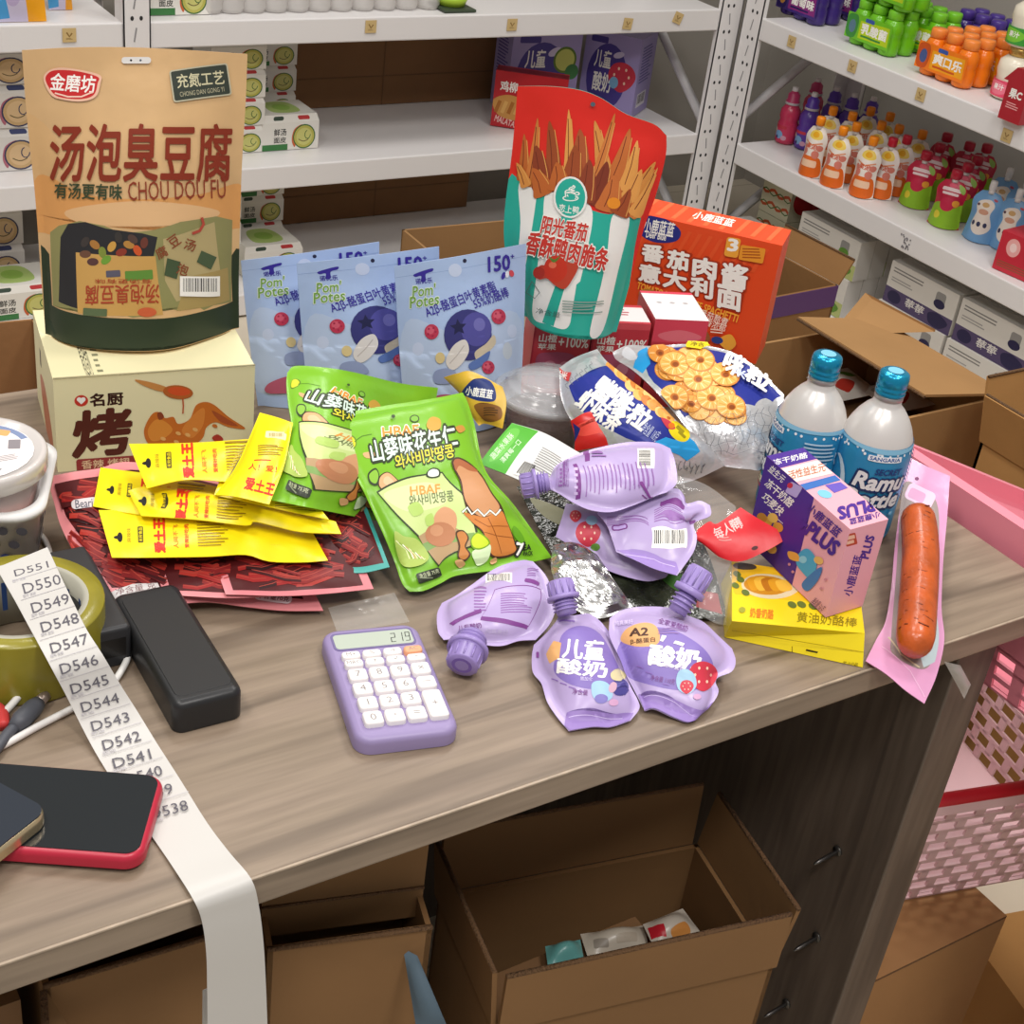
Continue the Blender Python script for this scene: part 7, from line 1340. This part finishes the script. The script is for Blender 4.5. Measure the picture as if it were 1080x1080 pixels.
ol = ['front left of the orange capped group', 'front, second from the left of the orange capped group', 'behind the two front left orange capped ones', 'third front one from the left in the orange capped group', 'fourth in front, red cap', 'fifth in front, red cap', 'second row, far left of the orange capped group', 'second row, next to the sports bottles', 'second row, middle of the orange capped group', 'second row, right of the middle', 'third row, left', 'third row, middle', 'third row, right, by the red pouches']
for (px, py, st), w9 in zip(((853, 184, 0), (876, 195, 0), (890, 190, 0), (907, 206, 0), (927, 207, 1), (942, 204, 1), (866, 172, 0), (886, 178, 0), (916, 188, 0), (934, 192, 0), (905, 172, 0), (925, 178, 0), (958, 198, 0)), ol):
    p = at(px, py, .3465); put('op%d' % st, (lambda: spout_pouch('#e6dcd2', '#f08a14', oart, .115, .066)) if st == 0 else (lambda: spout_pouch('#e4d8d2', '#c01c34', oart, .115, .066)), p, .32+.1*math.sin(px*1.7), 'white fruit pouch, ' + w9, 'drink pouch', 'white fruit pouches on the lower right shelf')
rl = ['front left', 'front right', 'behind the front right one', 'second row left', 'second row right', 'third row left', 'third row right', 'back corner']
for (px, py), w9 in zip(((963, 217), (994, 238), (1006, 230), (977, 208), (1016, 222), (985, 196), (1008, 206), (1026, 208)), rl):
    p = at(px, py, .3465); put('rp', lambda: spout_pouch('#b81c3c', '#b01c34', rart, .105, .075, .013), p, .38+.1*math.sin(px), 'red fruit pouch with green leaves, %s of the red group' % w9, 'drink pouch', 'red fruit pouches on the lower right shelf')
for (px, py), w9 in zip(((1031, 253), (1058, 262), (1066, 250), (1048, 238)), ('in front', 'half hidden by the red pack', 'behind near the right edge', 'second row behind the front one')):
    p = at(px, py, .3465); put('bp', lambda: spout_pouch('#6c9cc8', '#e0dedc', bart, .11, .078, .008), p, .35, 'light blue milk pouch with white spout, %s' % w9, 'drink pouch', 'light blue milk pouches on the lower right shelf')
p = at(1046, 282, .3465); Bx = Box(p, V((.12, -.99, 0)), V((.99, .12, 0)), .14, .08, .085, M('#c22c3c', rough=.4)); A = Bx.art('front'); A.oval(.25, .2, .12, .14, ink('#e8a8a4')); A.oval(.7, .22, .12, .14, ink('#e8a8a4')); A.oval(.25, .2, .06, .07, ink('#f0d0cc')); A.oval(.7, .22, .06, .07, ink('#f0d0cc')); A.lines(.05, .45, .9, .56, 3, ink('#8c5a3c'), 3)
Bx.mb.build('drink_pack', None, 'red carton drink pack at the right edge of the lower right shelf', 'drink pack')

# lowest right shelf: white fruit puree boxes, standing two high
def puree(main, dark, word):
    m = MB(); Bx = Box(V((0, .105, 0)), V((0, -1, 0)), V((1, 0, 0)), .21, .05, .0985, M('#d3cfc8', rough=.5), mb=m); A = Bx.art('front'); r_ = .0985/.21
    A.lines(.05, .06, .5, .13, 2, ink('#7c7a78'), 2); A.lines(.05, .17, .42, .23, 2, ink('#9c9a98'), 3); A.rrect(.7, .07, .84, .22, .03, ink('#8f8d8b')); A.oval(.77, .2, .08, .05, ink(dark)); A.rect(0, .29, 1, r_, ink(main)); A.text(word, .32, .31, .6, .42, ink('#d8d4d0'), .03); A.oval(.15, .38, .1, .07, ink(dark)); A.blob([(.66, .34), (.8, .3), (.95, .36), (.85, .45), (.7, .44)], ink(dark))
    return m.build('puree_box', org=(0, 0, 0))
PB = {'k': ('#b4bc78', '#5f8a34', '苹苹'), 'v': ('#54486a', '#2e2a4c', '莓莓'), 'o': ('#c8b06a', '#a8502c', '桃桃')}
def pbox(st, x_, y_, z_, lb, rz=0): put('pb'+st, lambda: puree(*PB[st]), (x_, y_, z_), rz, lb, 'puree box', 'white fruit puree boxes on the lowest right shelf')
names = ['nearest the corner post', 'second from the corner post', 'third from the corner post', 'fourth from the corner post', 'fifth from the corner post', 'sixth from the corner post']
for k, (y_, st) in enumerate(((2.585, 'o'), (2.365, 'k'), (2.05, 'v'), (1.83, 'v'), (1.61, 'v'), (1.39, 'k'))):
    pbox(st, 2.525, y_, .0565, 'white fruit puree box in the lower layer, ' + names[k])
    if k < 5 and k != 0: pbox(st, 2.53, y_-.006, .156, 'white fruit puree box in the upper layer, ' + names[k])
    if k in (1, 2, 3):
        for j in range(4 if k == 1 else 2):
            pbox(st, 2.583+.053*j, y_-.004, .156, 'white puree box, %s behind the upper box %s' % (('first', 'second', 'third', 'fourth')[j], names[k])); pbox(st, 2.578+.053*j, y_, .0565, 'white puree box, %s behind the lower box %s' % (('first', 'second', 'third', 'fourth')[j], names[k]))
for k in range(2):
    Bx = Box(V((2.52, 2.63-.0, .0565+k*.115)), V((0, -1, 0)) if False else V((0, -1, 0)), V((1, 0, 0)), .0, .0, .0, M('#c9c4a8', rough=.5)) if False else Box(V((2.60, 2.69, .0565+k*.1165)), V((0, -1, 0)), V((1, 0, 0)), .11, .2, .115, M('#c9c4a8', rough=.5)); A = Bx.art('front'); r_ = .115/.11
    for j in range(3): A.line([(i/10, .22+.3*j+.06*math.sin(i*1.25)) for i in range(11)], .07, ink(('#b8502c', '#5f7a3c')[0])); A.line([(i/10, .24+.3*j-.06*math.sin(i*1.25)) for i in range(11)], .03, ink('#4a6a34'))
    A = Bx.art('right'); A.oval(.3, .3, .25, .2, ink('#b8242c')); A.oval(.6, .4, .2, .15, ink('#c8343a')); A.rect(.85, 0, 1, 1, ink('#4a7a34')); Bx.mb.build('food_box', None, 'cream carton with wavy red and green pattern on the lowest right shelf, %s one' % ('lower', 'upper')[k], 'box', 'cream cartons with wavy pattern')
c_ = at(1062, 350, .2); mb = MB(); S = Sheet(quad(V((2.60, 1.49, .275)), V((2.60, 1.30, .275)), V((2.53, 1.29, .162)), V((2.53, 1.5, .162))), 16, 14, .02, seal(.04, .6), .005, 20, 5); S.front(mb, film('#93a83a', bump=.4)); S.back(mb, film('#93a83a'), .01, seal()); mb.build('snack_bag', None, 'crinkled olive green bag on the lowest right shelf at the right edge', 'snack bag')
